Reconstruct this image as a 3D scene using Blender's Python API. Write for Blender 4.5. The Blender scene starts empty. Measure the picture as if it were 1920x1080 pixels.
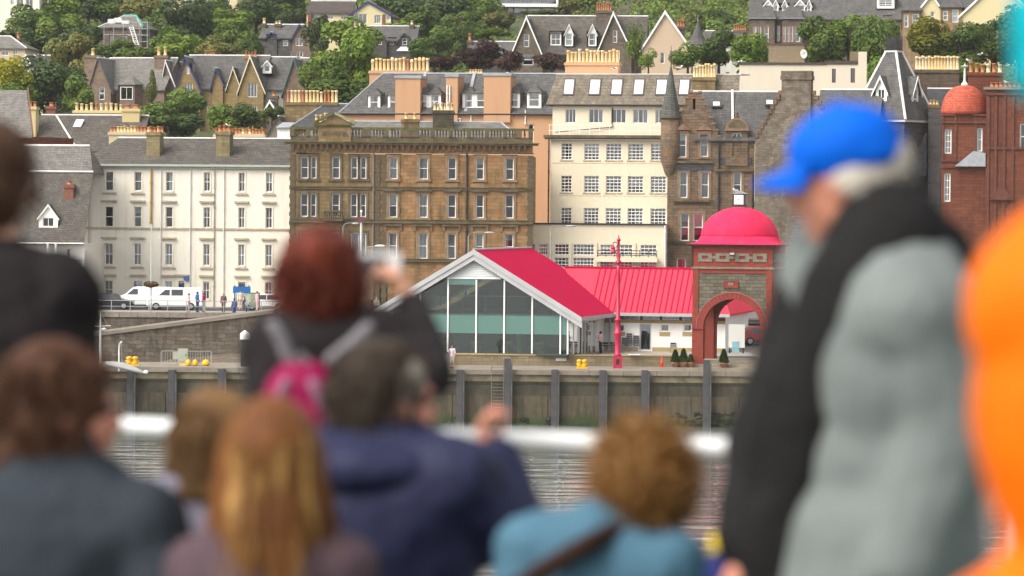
import bpy, bmesh, math, random
from mathutils import Vector, Matrix
from mathutils import noise as mnoise
R = math.radians
rng = random.Random(7)
sc = bpy.context.scene
col = sc.collection
# ---------------------------------------------------------------- camera
FPX = 7200.0                       # focal length in pixels of a 1920 wide frame (135 mm)
HOR, ROLL = 390.0, R(0.45)
CAM = Vector((0, 0, 16.4))
PITCH = math.atan((540 - HOR) / FPX)
cd = bpy.data.cameras.new('camera'); cam = bpy.data.objects.new('camera', cd); col.objects.link(cam)
cd.sensor_width = 36; cd.lens = 135; cd.clip_end = 4000; cd.clip_start = 0.2
cd.dof.use_dof = True; cd.dof.focus_distance = 315; cd.dof.aperture_fstop = 3.6; cd.dof.aperture_blades = 0
FW = Vector((0, math.cos(PITCH), -math.sin(PITCH))); UP0 = Vector((0, math.sin(PITCH), math.cos(PITCH))); RT0 = Vector((1, 0, 0))
RT = RT0 * math.cos(ROLL) + UP0 * math.sin(ROLL); UP = UP0 * math.cos(ROLL) - RT0 * math.sin(ROLL)
m = Matrix((RT, UP, -FW)).transposed().to_4x4(); m.translation = CAM
cam.matrix_world = m
sc.camera = cam
# ---------------------------------------------------------------- sky, sun, exposure
SUN_EL, SUN_AZ = R(48), R(236)     # azimuth from +Y clockwise: behind the camera, to the left
w = bpy.data.worlds.new('World'); sc.world = w; w.use_nodes = True
nt = w.node_tree; bg = nt.nodes['Background']
sky = nt.nodes.new('ShaderNodeTexSky'); sky.sky_type = 'NISHITA'; sky.sun_disc = False
sky.sun_elevation = SUN_EL; sky.sun_rotation = SUN_AZ; sky.air_density = 1.0; sky.dust_density = 4.0; sky.ozone_density = 1.0
hs = nt.nodes.new('ShaderNodeHueSaturation'); hs.inputs['Saturation'].default_value = 0.12
nt.links.new(sky.outputs[0], hs.inputs['Color']); nt.links.new(hs.outputs[0], bg.inputs[0]); bg.inputs[1].default_value = 0.15
sd = bpy.data.lights.new('sun', 'SUN'); sun = bpy.data.objects.new('sun', sd); col.objects.link(sun)
sd.energy = 1.1; sd.angle = R(24); sd.color = (1, 0.9, 0.77)
sun.rotation_euler = (math.pi / 2 - SUN_EL, 0, -SUN_AZ + math.pi)
sun.location = (0, -50, 200)
sc.view_settings.view_transform = 'Standard'; sc.view_settings.look = 'None'
sc.view_settings.exposure = 1.08; sc.view_settings.gamma = 1.0; sc.view_settings.use_curve_mapping = False
sc.render.engine = 'CYCLES'
sc.cycles.use_denoising = True
try: sc.cycles.denoiser = 'OPENIMAGEDENOISE'
except Exception: pass
sc.cycles.max_bounces = 6; sc.cycles.diffuse_bounces = 2; sc.cycles.glossy_bounces = 3; sc.cycles.transparent_max_bounces = 12; sc.cycles.transmission_bounces = 4
sc.cycles.sample_clamp_indirect = 6

# ---------------------------------------------------------------- pixel <-> world
def ray(px, py):
    return (RT * ((px - 960) / FPX) + UP * ((540 - py) / FPX) + FW)
def at(px, py, d):                 # point on the vertical plane y = d
    D = ray(px, py); t = (d - CAM.y) / D.y
    return CAM + D * t
def ground(px, d, z):              # point at depth d and height z in image column px
    a, b = at(px, 0, d), at(px, 1000, d)
    return a.lerp(b, (z - a.z) / (b.z - a.z))

# ---------------------------------------------------------------- objects
def tag(o, label=None, cat=None, group=None, kind=None):
    if label: o['label'] = label
    if cat: o['category'] = cat
    if group: o['group'] = group
    if kind: o['kind'] = kind
    return o
def empty(name, loc, rz=0):
    o = bpy.data.objects.new(name, None); col.objects.link(o); o.location = loc; o.rotation_euler = (0, 0, rz)
    o.empty_display_size = 0.3
    return o
def thing(name, label, cat, loc, rz=0, group=None):
    return tag(empty(name, loc, rz), label, cat, group)
def link(name, me, mat=None, parent=None, loc=None, rz=0):
    o = bpy.data.objects.new(name, me); col.objects.link(o)
    if mat is not None and not me.materials: me.materials.append(mat)
    if parent: o.parent = parent
    if loc is not None: o.location = loc
    if rz: o.rotation_euler = (0, 0, rz)
    return o
def copy_tree(o, parent=None):
    c = o.copy(); col.objects.link(c); c.parent = parent
    for ch in [k for k in o.children]: copy_tree(ch, c)
    return c
class MB:
    def __init__(s): s.v = []; s.f = []
    def add(s, vs, fs):
        n = len(s.v); s.v += [tuple(p) for p in vs]; s.f += [tuple(i + n for i in f) for f in fs]; return s
    def box(s, x0, x1, y0, y1, z0, z1):
        return s.add([(x0, y0, z0), (x1, y0, z0), (x1, y1, z0), (x0, y1, z0), (x0, y0, z1), (x1, y0, z1), (x1, y1, z1), (x0, y1, z1)],
                     [(0, 3, 2, 1), (4, 5, 6, 7), (0, 1, 5, 4), (1, 2, 6, 5), (2, 3, 7, 6), (3, 0, 4, 7)])
    def poly(s, pts): return s.add(pts, [tuple(range(len(pts)))])
    def prism(s, pts, off):            # closed prism: polygon pts extruded by vector off
        n = len(pts); q = [Vector(p) for p in pts]; o = Vector(off)
        fs = [tuple(range(n)), tuple(range(2 * n - 1, n - 1, -1))] + [(i, n + i, n + (i + 1) % n, (i + 1) % n) for i in range(n)]
        return s.add([tuple(p) for p in q] + [tuple(p + o) for p in q], fs)
    def lathe(s, prof, n=12, c=(0, 0, 0), cap=True):
        vs = []; fs = []
        for r, z in prof:
            for i in range(n):
                a = 2 * math.pi * i / n; vs.append((c[0] + r * math.cos(a), c[1] + r * math.sin(a), c[2] + z))
        for k in range(len(prof) - 1):
            for i in range(n):
                j = (i + 1) % n; fs.append((k * n + i, k * n + j, (k + 1) * n + j, (k + 1) * n + i))
        if cap: fs.append(tuple(range(n - 1, -1, -1))); fs.append(tuple((len(prof) - 1) * n + i for i in range(n)))
        return s.add(vs, fs)
    def tube(s, p0, p1, r0, r1=None, n=8):
        r1 = r0 if r1 is None else r1
        a = Vector(p0); b = Vector(p1); d = (b - a)
        if d.length < 1e-6: return s
        q = d.to_track_quat('Z', 'Y'); vs = []
        for P, r in ((a, r0), (b, r1)):
            for i in range(n):
                t = 2 * math.pi * i / n; vs.append(P + q @ Vector((r * math.cos(t), r * math.sin(t), 0)))
        fs = [(i, (i + 1) % n, n + (i + 1) % n, n + i) for i in range(n)] + [tuple(range(n - 1, -1, -1)), tuple(range(n, 2 * n))]
        return s.add(vs, fs)
    def path(s, pts, r, n=8):
        for a, b in zip(pts[:-1], pts[1:]): s.tube(a, b, r, r, n)
        return s
    def ell(s, c, r, nu=16, nv=10, rot=None):   # ellipsoid
        vs = []; fs = []; C = Vector(c)
        for j in range(1, nv):
            ph = math.pi * j / nv
            for i in range(nu):
                t = 2 * math.pi * i / nu
                p = Vector((r[0] * math.sin(ph) * math.cos(t), r[1] * math.sin(ph) * math.sin(t), r[2] * math.cos(ph)))
                if rot: p = rot @ p
                vs.append(C + p)
        for P in (Vector((0, 0, r[2])), Vector((0, 0, -r[2]))):
            vs.append(C + (rot @ P if rot else P))
        T, B = len(vs) - 2, len(vs) - 1
        for j in range(nv - 2):
            for i in range(nu):
                k = (i + 1) % nu; fs.append((j * nu + i, (j + 1) * nu + i, (j + 1) * nu + k, j * nu + k))
        for i in range(nu):
            k = (i + 1) % nu; fs.append((T, i, k)); fs.append((B, (nv - 2) * nu + k, (nv - 2) * nu + i))
        return s.add(vs, fs)
    def cap(s, p0, p1, r0, r1, n=12):           # tapered capsule
        a = Vector(p0); b = Vector(p1); d = b - a; L = max(d.length, 1e-5)
        q = d.to_track_quat('Z', 'Y') if d.length > 1e-5 else Matrix.Identity(3).to_quaternion()
        prof = [(r0 * math.sin(t), -r0 * math.cos(t)) for t in (R(12), R(40), R(68), R(90))] + [(r1 * math.sin(t), L - r1 * math.cos(t)) for t in (R(90), R(112), R(140), R(168))]
        vs = []; fs = []
        for r, z in prof:
            for i in range(n):
                t = 2 * math.pi * i / n; vs.append(a + q @ Vector((r * math.cos(t), r * math.sin(t), z)))
        for k in range(len(prof) - 1):
            for i in range(n):
                j = (i + 1) % n; fs.append((k * n + i, k * n + j, (k + 1) * n + j, (k + 1) * n + i))
        fs.append(tuple(range(n - 1, -1, -1))); fs.append(tuple((len(prof) - 1) * n + i for i in range(n)))
        return s.add(vs, fs)
    def mesh(s, name, smooth=False, fix=True):
        me = bpy.data.meshes.new(name); me.from_pydata([tuple(v) for v in s.v], [], s.f)
        if fix:
            b = bmesh.new(); b.from_mesh(me); bmesh.ops.recalc_face_normals(b, faces=b.faces); b.to_mesh(me); b.free()
        if smooth:
            for p in me.polygons: p.use_smooth = True
        me.update(); return me
    def build(s, name, mat, parent=None, smooth=False, loc=None, fix=True):
        return link(name, s.mesh(name, smooth, fix), mat, parent, loc)
_cache = {}
def shared(key, make, mat=None, smooth=False):
    if key not in _cache:
        me = make().mesh(str(key[0]), smooth)
        if mat is not None: me.materials.append(mat)
        _cache[key] = me
    return _cache[key]

# ---------------------------------------------------------------- materials
MATS = {}
def _new(name):
    M = bpy.data.materials.new(name); M.use_nodes = True
    n = M.node_tree.nodes; b = n['Principled BSDF']; return M, M.node_tree, b
def N(t, typ, **kw):
    o = t.nodes.new(typ)
    for k, v in kw.items():
        if hasattr(o, k): setattr(o, k, v)
        else: o.inputs[k].default_value = v
    return o
def rgb(c): return (c[0], c[1], c[2], 1)
def mixc(t, fac, a, b, mode='MIX'):
    x = N(t, 'ShaderNodeMix', data_type='RGBA', blend_type=mode)
    for i, v in ((0, fac), (6, a), (7, b)):
        if isinstance(v, (int, float)): x.inputs[i].default_value = v
        elif isinstance(v, tuple): x.inputs[i].default_value = rgb(v)
        else: t.links.new(v, x.inputs[i])
    return x.outputs[2]
def ramp(t, src, p0, p1):
    r = N(t, 'ShaderNodeMapRange'); r.inputs[1].default_value = p0; r.inputs[2].default_value = p1
    t.links.new(src, r.inputs[0]); return r.outputs[0]
def coords(t, scale=(1, 1, 1), kind='Object'):
    c = N(t, 'ShaderNodeTexCoord'); mp = N(t, 'ShaderNodeMapping'); mp.inputs['Scale'].default_value = scale
    t.links.new(c.outputs[kind], mp.inputs[0]); return mp.outputs[0]
def noise(t, vec, s, detail=4, rough=.6):
    n = N(t, 'ShaderNodeTexNoise'); n.inputs['Scale'].default_value = s; n.inputs['Detail'].default_value = detail; n.inputs['Roughness'].default_value = rough
    t.links.new(vec, n.inputs['Vector']); return n.outputs['Fac']
def bump(t, b, h, strength=.4, dist=.03):
    k = N(t, 'ShaderNodeBump'); k.inputs['Strength'].default_value = strength; k.inputs['Distance'].default_value = dist
    t.links.new(h, k.inputs['Height']); t.links.new(k.outputs[0], b.inputs['Normal'])
def plain(name, c, rough=.6, var=.12, scale=2.0, metal=0, spec=.4, emit=None):
    if name in MATS: return MATS[name]
    if max(c) < .6: c = tuple(x * .68 for x in c)
    M, t, b = _new(name)
    n = noise(t, coords(t), scale)
    t.links.new(mixc(t, ramp(t, n, .3, .7), tuple(x * (1 - var) for x in c), tuple(min(1, x * (1 + var)) for x in c)), b.inputs['Base Color'])
    b.inputs['Roughness'].default_value = rough; b.inputs['Metallic'].default_value = metal; b.inputs['Specular IOR Level'].default_value = spec
    MATS[name] = M; return M
def plaster(name, c, dirt, amt=.5, streak=1.0, lo=.5, hi=.8):
    if name in MATS: return MATS[name]
    M, t, b = _new(name)
    base = mixc(t, noise(t, coords(t), .6), tuple(x * .93 for x in c), c)
    s1 = noise(t, coords(t, (2.2, 2.2, .16)), 1.0, 6, .65)          # vertical weather streaks
    s2 = noise(t, coords(t), .35, 5, .6)
    mm = N(t, 'ShaderNodeMath', operation='MULTIPLY'); t.links.new(ramp(t, s1, lo, hi), mm.inputs[0]); t.links.new(ramp(t, s2, .35, .7), mm.inputs[1])
    m2 = N(t, 'ShaderNodeMath', operation='MULTIPLY'); t.links.new(mm.outputs[0], m2.inputs[0]); m2.inputs[1].default_value = amt * streak
    t.links.new(mixc(t, m2.outputs[0], base, dirt), b.inputs['Base Color'])
    b.inputs['Roughness'].default_value = .85; b.inputs['Specular IOR Level'].default_value = .2
    bump(t, b, noise(t, coords(t), 9, 5), .25, .02)
    MATS[name] = M; return M
def masonry(name, c1, c2, mortar, bw=.9, bh=.34, stain=None, amt=.5, offs=.5, mw=.012, wob=.0, hue=None, bs=.6, sscale=.25, tops=None):
    """stone or brick courses laid on (x+y, z)"""
    if name in MATS: return MATS[name]
    sc_ = lambda c_: tuple(x * .64 for x in c_)
    c1, c2, mortar = sc_(c1), sc_(c2), sc_(mortar); stain = stain and sc_(stain); hue = hue and sc_(hue)
    M, t, b = _new(name)
    c = N(t, 'ShaderNodeTexCoord'); sp = N(t, 'ShaderNodeSeparateXYZ'); t.links.new(c.outputs['Object'], sp.inputs[0])
    ad = N(t, 'ShaderNodeMath', operation='ADD'); t.links.new(sp.outputs[0], ad.inputs[0]); t.links.new(sp.outputs[1], ad.inputs[1])
    cb = N(t, 'ShaderNodeCombineXYZ'); t.links.new(ad.outputs[0], cb.inputs[0]); t.links.new(sp.outputs[2], cb.inputs[1])
    vec = cb.outputs[0]
    if wob:
        nz = N(t, 'ShaderNodeTexNoise'); nz.inputs['Scale'].default_value = 2.2; t.links.new(vec, nz.inputs['Vector'])
        vm = N(t, 'ShaderNodeVectorMath', operation='MULTIPLY_ADD'); t.links.new(nz.outputs['Color'], vm.inputs[0]); vm.inputs[1].default_value = (wob, wob, 0); t.links.new(vec, vm.inputs[2]); vec = vm.outputs[0]
    br = N(t, 'ShaderNodeTexBrick'); br.offset = offs; br.inputs['Scale'].default_value = 1; br.inputs['Brick Width'].default_value = bw; br.inputs['Row Height'].default_value = bh
    br.inputs['Mortar Size'].default_value = mw; br.inputs['Mortar Smooth'].default_value = .3; br.inputs['Color1'].default_value = rgb(c1); br.inputs['Color2'].default_value = rgb(c2); br.inputs['Mortar'].default_value = rgb(mortar)
    t.links.new(vec, br.inputs['Vector'])
    colr = br.outputs['Color']
    if hue:                                                          # a third stone colour in patches
        colr = mixc(t, ramp(t, noise(t, coords(t), 1.1, 3), .5, .66), colr, hue)
    colr = mixc(t, .55, colr, mixc(t, noise(t, coords(t), 5, 5), (.55, .55, .55), (1.35, 1.35, 1.35)), 'MULTIPLY')
    if stain:
        s1 = noise(t, coords(t, (1.2, 1.2, .22)), sscale * 4, 6, .65); s2 = noise(t, coords(t), sscale, 4)
        mm = N(t, 'ShaderNodeMath', operation='MULTIPLY'); t.links.new(ramp(t, s1, .42, .72), mm.inputs[0]); t.links.new(ramp(t, s2, .4, .6), mm.inputs[1])
        m2 = N(t, 'ShaderNodeMath', operation='MULTIPLY'); t.links.new(mm.outputs[0], m2.inputs[0]); m2.inputs[1].default_value = amt
        colr = mixc(t, m2.outputs[0], colr, stain)
    t.links.new(colr, b.inputs['Base Color'])
    b.inputs['Roughness'].default_value = .9; b.inputs['Specular IOR Level'].default_value = .2
    h = mixc(t, .35, br.outputs['Fac'], noise(t, coords(t), 7, 5))
    inv = N(t, 'ShaderNodeMath', operation='SUBTRACT'); inv.inputs[0].default_value = 1; t.links.new(h, inv.inputs[1])
    bump(t, b, inv.outputs[0], bs, .05)
    MATS[name] = M; return M
def slate(name, c1, c2, moss=None, bw=.32, bh=.16, amt=.4):
    if name in MATS: return MATS[name]
    sk = .52 if max(c2) < .5 else .8
    c1, c2 = tuple(x * sk for x in c1), tuple(x * sk for x in c2); moss = moss and tuple(x * sk for x in moss)
    M, t, b = _new(name)
    c = N(t, 'ShaderNodeTexCoord'); sp = N(t, 'ShaderNodeSeparateXYZ'); t.links.new(c.outputs['Object'], sp.inputs[0])
    ad = N(t, 'ShaderNodeMath', operation='MULTIPLY_ADD'); t.links.new(sp.outputs[1], ad.inputs[0]); ad.inputs[1].default_value = .73; t.links.new(sp.outputs[0], ad.inputs[2])
    cb = N(t, 'ShaderNodeCombineXYZ'); t.links.new(ad.outputs[0], cb.inputs[0]); t.links.new(sp.outputs[2], cb.inputs[1])
    br = N(t, 'ShaderNodeTexBrick'); br.inputs['Scale'].default_value = 1; br.inputs['Brick Width'].default_value = bw; br.inputs['Row Height'].default_value = bh
    br.inputs['Mortar Size'].default_value = .016; br.inputs['Mortar Smooth'].default_value = .2; br.inputs['Color1'].default_value = rgb(c1); br.inputs['Color2'].default_value = rgb(c2); br.inputs['Mortar'].default_value = rgb(tuple(x * .45 for x in c1))
    t.links.new(cb.outputs[0], br.inputs['Vector'])
    colr = mixc(t, .75, br.outputs['Color'], mixc(t, ramp(t, noise(t, coords(t, (1, 1, 4)), 2.2, 7, .75), .25, .75), (.42, .41, .4), (1.55, 1.52, 1.46)), 'MULTIPLY')
    colr = mixc(t, .6, colr, mixc(t, ramp(t, noise(t, coords(t, (2.5, 2.5, .2)), .8, 4), .3, .7), (.7, .69, .66), (1.25, 1.25, 1.25)), 'MULTIPLY')
    if moss:
        colr = mixc(t, ramp(t, noise(t, coords(t), .7, 5, .7), .52, .78), colr, moss)
    t.links.new(colr, b.inputs['Base Color']); b.inputs['Roughness'].default_value = .72; b.inputs['Specular IOR Level'].default_value = .3
    inv = N(t, 'ShaderNodeMath', operation='SUBTRACT'); inv.inputs[0].default_value = 1; t.links.new(br.outputs['Fac'], inv.inputs[1])
    bump(t, b, inv.outputs[0], .5, .02)
    MATS[name] = M; return M
def glassm(name, tint=(.6, .64, .64), refl=.17, rough=.03, base=0.0, solid=(.2, .4, .38)):
    if name in MATS: return MATS[name]
    M, t, b = _new(name); t.nodes.remove(b); out = t.nodes['Material Output']
    tr = N(t, 'ShaderNodeBsdfTransparent'); tr.inputs[0].default_value = rgb(tint)
    gl = N(t, 'ShaderNodeBsdfGlossy'); gl.inputs['Roughness'].default_value = rough; gl.inputs[0].default_value = (.95, .97, 1, 1)
    fr = N(t, 'ShaderNodeFresnel'); fr.inputs[0].default_value = 1.5
    ad = N(t, 'ShaderNodeMath', operation='ADD'); ad.inputs[1].default_value = refl; t.links.new(fr.outputs[0], ad.inputs[0])
    src = tr.outputs[0]
    if base:
        df = N(t, 'ShaderNodeBsdfDiffuse'); df.inputs[0].default_value = rgb(solid)
        m0 = N(t, 'ShaderNodeMixShader'); m0.inputs[0].default_value = base; t.links.new(tr.outputs[0], m0.inputs[1]); t.links.new(df.outputs[0], m0.inputs[2]); src = m0.outputs[0]
    # old panes are never quite flat
    bp = N(t, 'ShaderNodeBump'); bp.inputs['Strength'].default_value = .12; bp.inputs['Distance'].default_value = .02
    t.links.new(noise(t, coords(t), 1.2, 2), bp.inputs['Height']); t.links.new(bp.outputs[0], gl.inputs['Normal'])
    mx = N(t, 'ShaderNodeMixShader'); t.links.new(ad.outputs[0], mx.inputs[0]); t.links.new(src, mx.inputs[1]); t.links.new(gl.outputs[0], mx.inputs[2])
    t.links.new(mx.outputs[0], out.inputs[0]); MATS[name] = M; return M
def leafm(name, c1, c2, c3, transl=.25):
    if name in MATS: return MATS[name]
    c1, c2, c3 = (tuple(x * .95 for x in (c_[0], c_[1], c_[2] * .75)) for c_ in (c1, c2, c3))
    M, t, b = _new(name); out = t.nodes['Material Output']
    g = N(t, 'ShaderNodeNewGeometry'); oi = N(t, 'ShaderNodeObjectInfo')
    a = mixc(t, g.outputs['Random Per Island'], c1, c2)
    a = mixc(t, ramp(t, noise(t, coords(t), .35, 3), .38, .66), a, c3)
    hv = N(t, 'ShaderNodeHueSaturation'); hv.inputs['Saturation'].default_value = 1.0
    t.links.new(ramp(t, oi.outputs['Random'], -1.2, 2.2), hv.inputs['Value'])
    mr = N(t, 'ShaderNodeMapRange'); mr.inputs[3].default_value = .7; mr.inputs[4].default_value = 1.35; t.links.new(oi.outputs['Random'], mr.inputs[0]); t.links.new(mr.outputs[0], hv.inputs['Value'])
    t.links.new(a, hv.inputs['Color']); t.links.new(hv.outputs[0], b.inputs['Base Color']); b.inputs['Roughness'].default_value = .6; b.inputs['Specular IOR Level'].default_value = .25
    tl = N(t, 'ShaderNodeBsdfTranslucent'); t.links.new(hv.outputs[0], tl.inputs[0])
    mx = N(t, 'ShaderNodeMixShader'); mx.inputs[0].default_value = transl; t.links.new(b.outputs[0], mx.inputs[1]); t.links.new(tl.outputs[0], mx.inputs[2]); t.links.new(mx.outputs[0], out.inputs[0])
    MATS[name] = M; return M

WHITE = plain('white_paint', (.78, .77, .73), .5, .06)
GLASS = glassm('window_glass')
CURT = plain('net_curtain', (.72, .72, .69), .9, .1, 8)
CURT2 = plain('lined_curtain', (.55, .5, .42), .9, .15, 6)
BLIND = plain('roller_blind', (.7, .7, .64), .8, .05)
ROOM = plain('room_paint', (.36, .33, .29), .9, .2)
LEAD = plain('lead_flashing', (.42, .44, .46), .5, .18, 1.5)
LEADW = plain('pale_ridge', (.62, .6, .57), .7, .15, 1.5)
IRON = plain('dark_cast_iron', (.035, .033, .032), .5, .3)
POT = plain('buff_clay', (.62, .44, .2), .8, .25, 3)
POTR = plain('orange_clay', (.55, .22, .09), .8, .25, 3)
POTY = plain('pale_clay', (.62, .5, .29), .8, .2, 3)
SLATE = slate('grey_slate', (.145, .142, .142), (.21, .205, .2), (.26, .24, .19))
SLATEB = slate('brown_grey_slate', (.135, .118, .104), (.205, .182, .158), (.27, .24, .17))
SLATEL = slate('pale_slate', (.25, .24, .225), (.36, .34, .31), (.3, .29, .24))
SLATED = slate('dark_slate', (.09, .095, .105), (.14, .14, .15), (.14, .14, .13))
# ================================================================ building kit
class Bld:
    """a thing with a local frame: u along the front (to the right), v into the depth, z up from its base"""
    def __init__(s, name, label, cat, px, d, yaw, zb, group=None):
        s.px0 = px; s.O = ground(px, d, zb); s.a = R(yaw); s.ux = Vector((math.cos(s.a), math.sin(s.a), 0)); s.uy = Vector((-math.sin(s.a), math.cos(s.a), 0))
        s.e = thing(name, label, cat, s.O, s.a, group)
    def uz(s, px, py, v=0):
        D = ray(px, py); t = ((s.O - CAM).dot(s.uy) + v) / D.dot(s.uy); P = CAM + D * t - s.O
        return P.dot(s.ux), P.z
    def u(s, px, py=400, v=0): return s.uz(px, py, v)[0]
    def z(s, py, px=None, v=0):
        if px is None: px = s.px0
        return s.uz(px, py, v)[1]
    def rect(s, x0, y0, x1, y1, v=0):
        ua, za = s.uz((x0 + x1) / 2 , y0, v); ub, zb_ = s.uz((x0 + x1) / 2, y1, v)
        return (s.u(x0, (y0 + y1) / 2, v), s.u(x1, (y0 + y1) / 2, v), zb_, za)
    def grid(s, cols, rows, v=0, refx=None, refy=None):
        refx = refx or cols[len(cols) // 2][0]; refy = refy or rows[len(rows) // 2][0]
        return [[(s.u(c[0], refy, v), s.u(c[1], refy, v), s.uz(refx, r[1], v)[1], s.uz(refx, r[0], v)[1]) for c in cols] for r in rows]
    def local(s, P): d = Vector(P) - s.O; return (d.dot(s.ux), d.dot(s.uy), d.z)

def wall_into(mb, prof, z0, ops, v=0, reveal=.2, flip=None):
    """front wall in the plane v; prof = top outline [(u,z)..]; ops = openings; flip(u,v,z) may turn it to another side"""
    T = flip or (lambda u, v, z: (u, v, z))
    def top(u):
        for (a, za), (b, zb) in zip(prof[:-1], prof[1:]):
            if a - 1e-9 <= u <= b + 1e-9 and b > a: return za + (zb - za) * (u - a) / (b - a)
        return prof[-1][1]
    us = sorted(set([round(p[0], 5) for p in prof] + [round(x, 5) for o in ops for x in o[:2] if prof[0][0] < x < prof[-1][0]]))
    eps = 1e-4
    for a, b in zip(us[:-1], us[1:]):
        if b - a < 1e-4: continue
        ta, tb = top(a + eps), top(b - eps); mid = (a + b) / 2
        cuts = sorted([(o[2], o[3]) for o in ops if o[0] < mid < o[1]])
        z = z0
        for c0, c1 in cuts:
            if c0 > z: mb.poly([T(a, v, z), T(b, v, z), T(b, v, c0), T(a, v, c0)])
            z = max(z, c1)
        if min(ta, tb) > z - 1e-6 or max(ta, tb) > z: mb.poly([T(a, v, z), T(b, v, z), T(b, v, max(tb, z)), T(a, v, max(ta, z))])
    for o in ops:
        a, b, c, d = o[:4]; w = v + reveal
        mb.poly([T(a, v, c), T(a, w, c), T(a, w, d), T(a, v, d)]); mb.poly([T(b, v, c), T(b, v, d), T(b, w, d), T(b, w, c)])
        mb.poly([T(a, v, d), T(a, w, d), T(b, w, d), T(b, v, d)]); mb.poly([T(a, v, c), T(b, v, c), T(b, w, c), T(a, w, c)])
def walls(B, mat, prof, ops=(), depth=8, z0=-1.5, v=0, reveal=.2, back=None, name='wall', sides=True):
    mb = MB(); wall_into(mb, prof, z0, list(ops), v, reveal)
    if depth:
        u0, u1 = prof[0][0], prof[-1][0]; zl, zr = prof[0][1], prof[-1][1]
        if sides:
            mb.poly([(u0, v, z0), (u0, v + depth, z0), (u0, v + depth, zl), (u0, v, zl)]); mb.poly([(u1, v, z0), (u1, v, zr), (u1, v + depth, zr), (u1, v + depth, z0)])
        mb.poly([(u0, v + depth, z0)] + [(u1, v + depth, z0)] + [(p[0], v + depth, p[1]) for p in reversed(prof)])
    return mb.build(name, mat, B.e, fix=False)

def frame_mb(w, h, bars_u, bars_z, t=.07, bt=.035, dp=.06, tz=None):
    mb = MB(); tz = tz or t
    mb.box(0, w, 0, dp, 0, tz); mb.box(0, w, 0, dp, h - tz, h); mb.box(0, t, .004, dp - .004, tz, h - tz); mb.box(w - t, w, .004, dp - .004, tz, h - tz)
    for x in bars_u: mb.box(x * w - bt / 2, x * w + bt / 2, .008, dp - .008, tz, h - tz)
    for i, z in enumerate(bars_z): mb.box(t, w - t, .012, dp - .012, z * h - bt * .7, z * h + bt * .7)
    return mb
def curtain_mb(w, h, side, frac):
    mb = MB(); n = 8
    for sx in ((0,) if side == 1 else (1,) if side == 2 else (0, 1)):
        pts = []
        for i in range(n + 1):
            x = i / n * w * frac; pts.append((x if sx == 0 else w - x, .03 * math.sin(i * 2.4)))
        for a, b in zip(pts[:-1], pts[1:]): mb.poly([(a[0], a[1], 0), (b[0], b[1], 0), (b[0], b[1], h), (a[0], a[1], h)])
    return mb
def q(x): return round(x * 20) / 20
def win(B, o, style='sash', v=0, inset=.12, mat=None, glass=None, cur=None, sill=None, parent=None, name='window', t=.07, sillmat=None):
    mat = mat or WHITE; glass = glass or GLASS; w, h = o[1] - o[0], o[3] - o[2]
    bu, bz = [], []
    if style == 'sash': bz = [.5]
    elif style == 'sash2': bz = [.5]; bu = [.5]
    elif style == 'sash4': bz = [.25, .5, .75]; bu = [.5]
    elif style == 'cross': bz = [.62]; bu = [.5]
    elif style == 'two': bu = [.5]
    elif style == 'three': bu = [.34, .67]
    elif style == 'top': bz = [.68]
    elif isinstance(style, tuple): bu = [i / style[0] for i in range(1, style[0])]; bz = [i / style[1] for i in range(1, style[1])]
    W, H = q(w), q(h)
    me = shared(('window', W, H, str(style), mat.name, t), lambda: frame_mb(W, H, bu, bz, t, .045), mat)
    f = link(name, me, None, parent or B.e, (o[0], v + inset, o[2])); f.scale = (w / W, 1, h / H)
    pm = shared(('pane', W, H, glass.name), lambda: MB().poly([(.03, .035, .03), (W - .03, .035, .03), (W - .03, .035, H - .03), (.03, .035, H - .03)]), glass)
    link('pane', pm, None, f)
    c = rng.random() if cur is None else cur
    if c < .38:
        k = rng.choice((0, 0, 1, 2)); fr = rng.choice((.22, .3, .42)) if k == 0 else rng.choice((.4, .6))
        cm = rng.choice((CURT, CURT, CURT2))
        link('curtain', shared(('curtain', W, H, k, fr, cm.name), lambda: curtain_mb(W - .1, H - .1, k, fr), cm), None, f, (.05, .12, .05))
    elif c < .62:
        fr = rng.choice((.3, .45, .55)); link('blind', shared(('blind', W, H, fr), lambda: MB().box(.05, W - .05, .1, .105, H * (1 - fr), H - .05), BLIND), None, f)
    elif c < .74:
        link('curtain', shared(('net', W, H), lambda: curtain_mb(W - .1, H - .1, 1, 1.0), CURT), None, f, (.05, .12, .05))
    # the dark room behind
    link('interior', shared(('interior', W, H), lambda: MB().add([(-.3, .1, -.3), (W + .3, .1, -.3), (W + .3, 2.2, -.3), (-.3, 2.2, -.3), (-.3, .1, H + .3), (W + .3, .1, H + .3), (W + .3, 2.2, H + .3), (-.3, 2.2, H + .3)], [(2, 3, 7, 6), (0, 3, 2, 1), (4, 5, 6, 7), (1, 2, 6, 5), (3, 0, 4, 7)]), ROOM), None, f)
    if sill:
        link('sill', shared(('sill', W, sill), lambda: MB().box(-.12, W + .12, -inset - sill, .02, -.13, -.005), sillmat or mat), None, f)
    return f
def slab(mb, pts, t=.14): return mb.prism(pts, (0, 0, -t))
def ridge_bar(B, a, b, r=.09, mat=None, name='ridge'):
    mb = MB(); mb.tube(a, b, r, r, 6); return mb.build(name, mat or LEADW, B.e)
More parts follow.
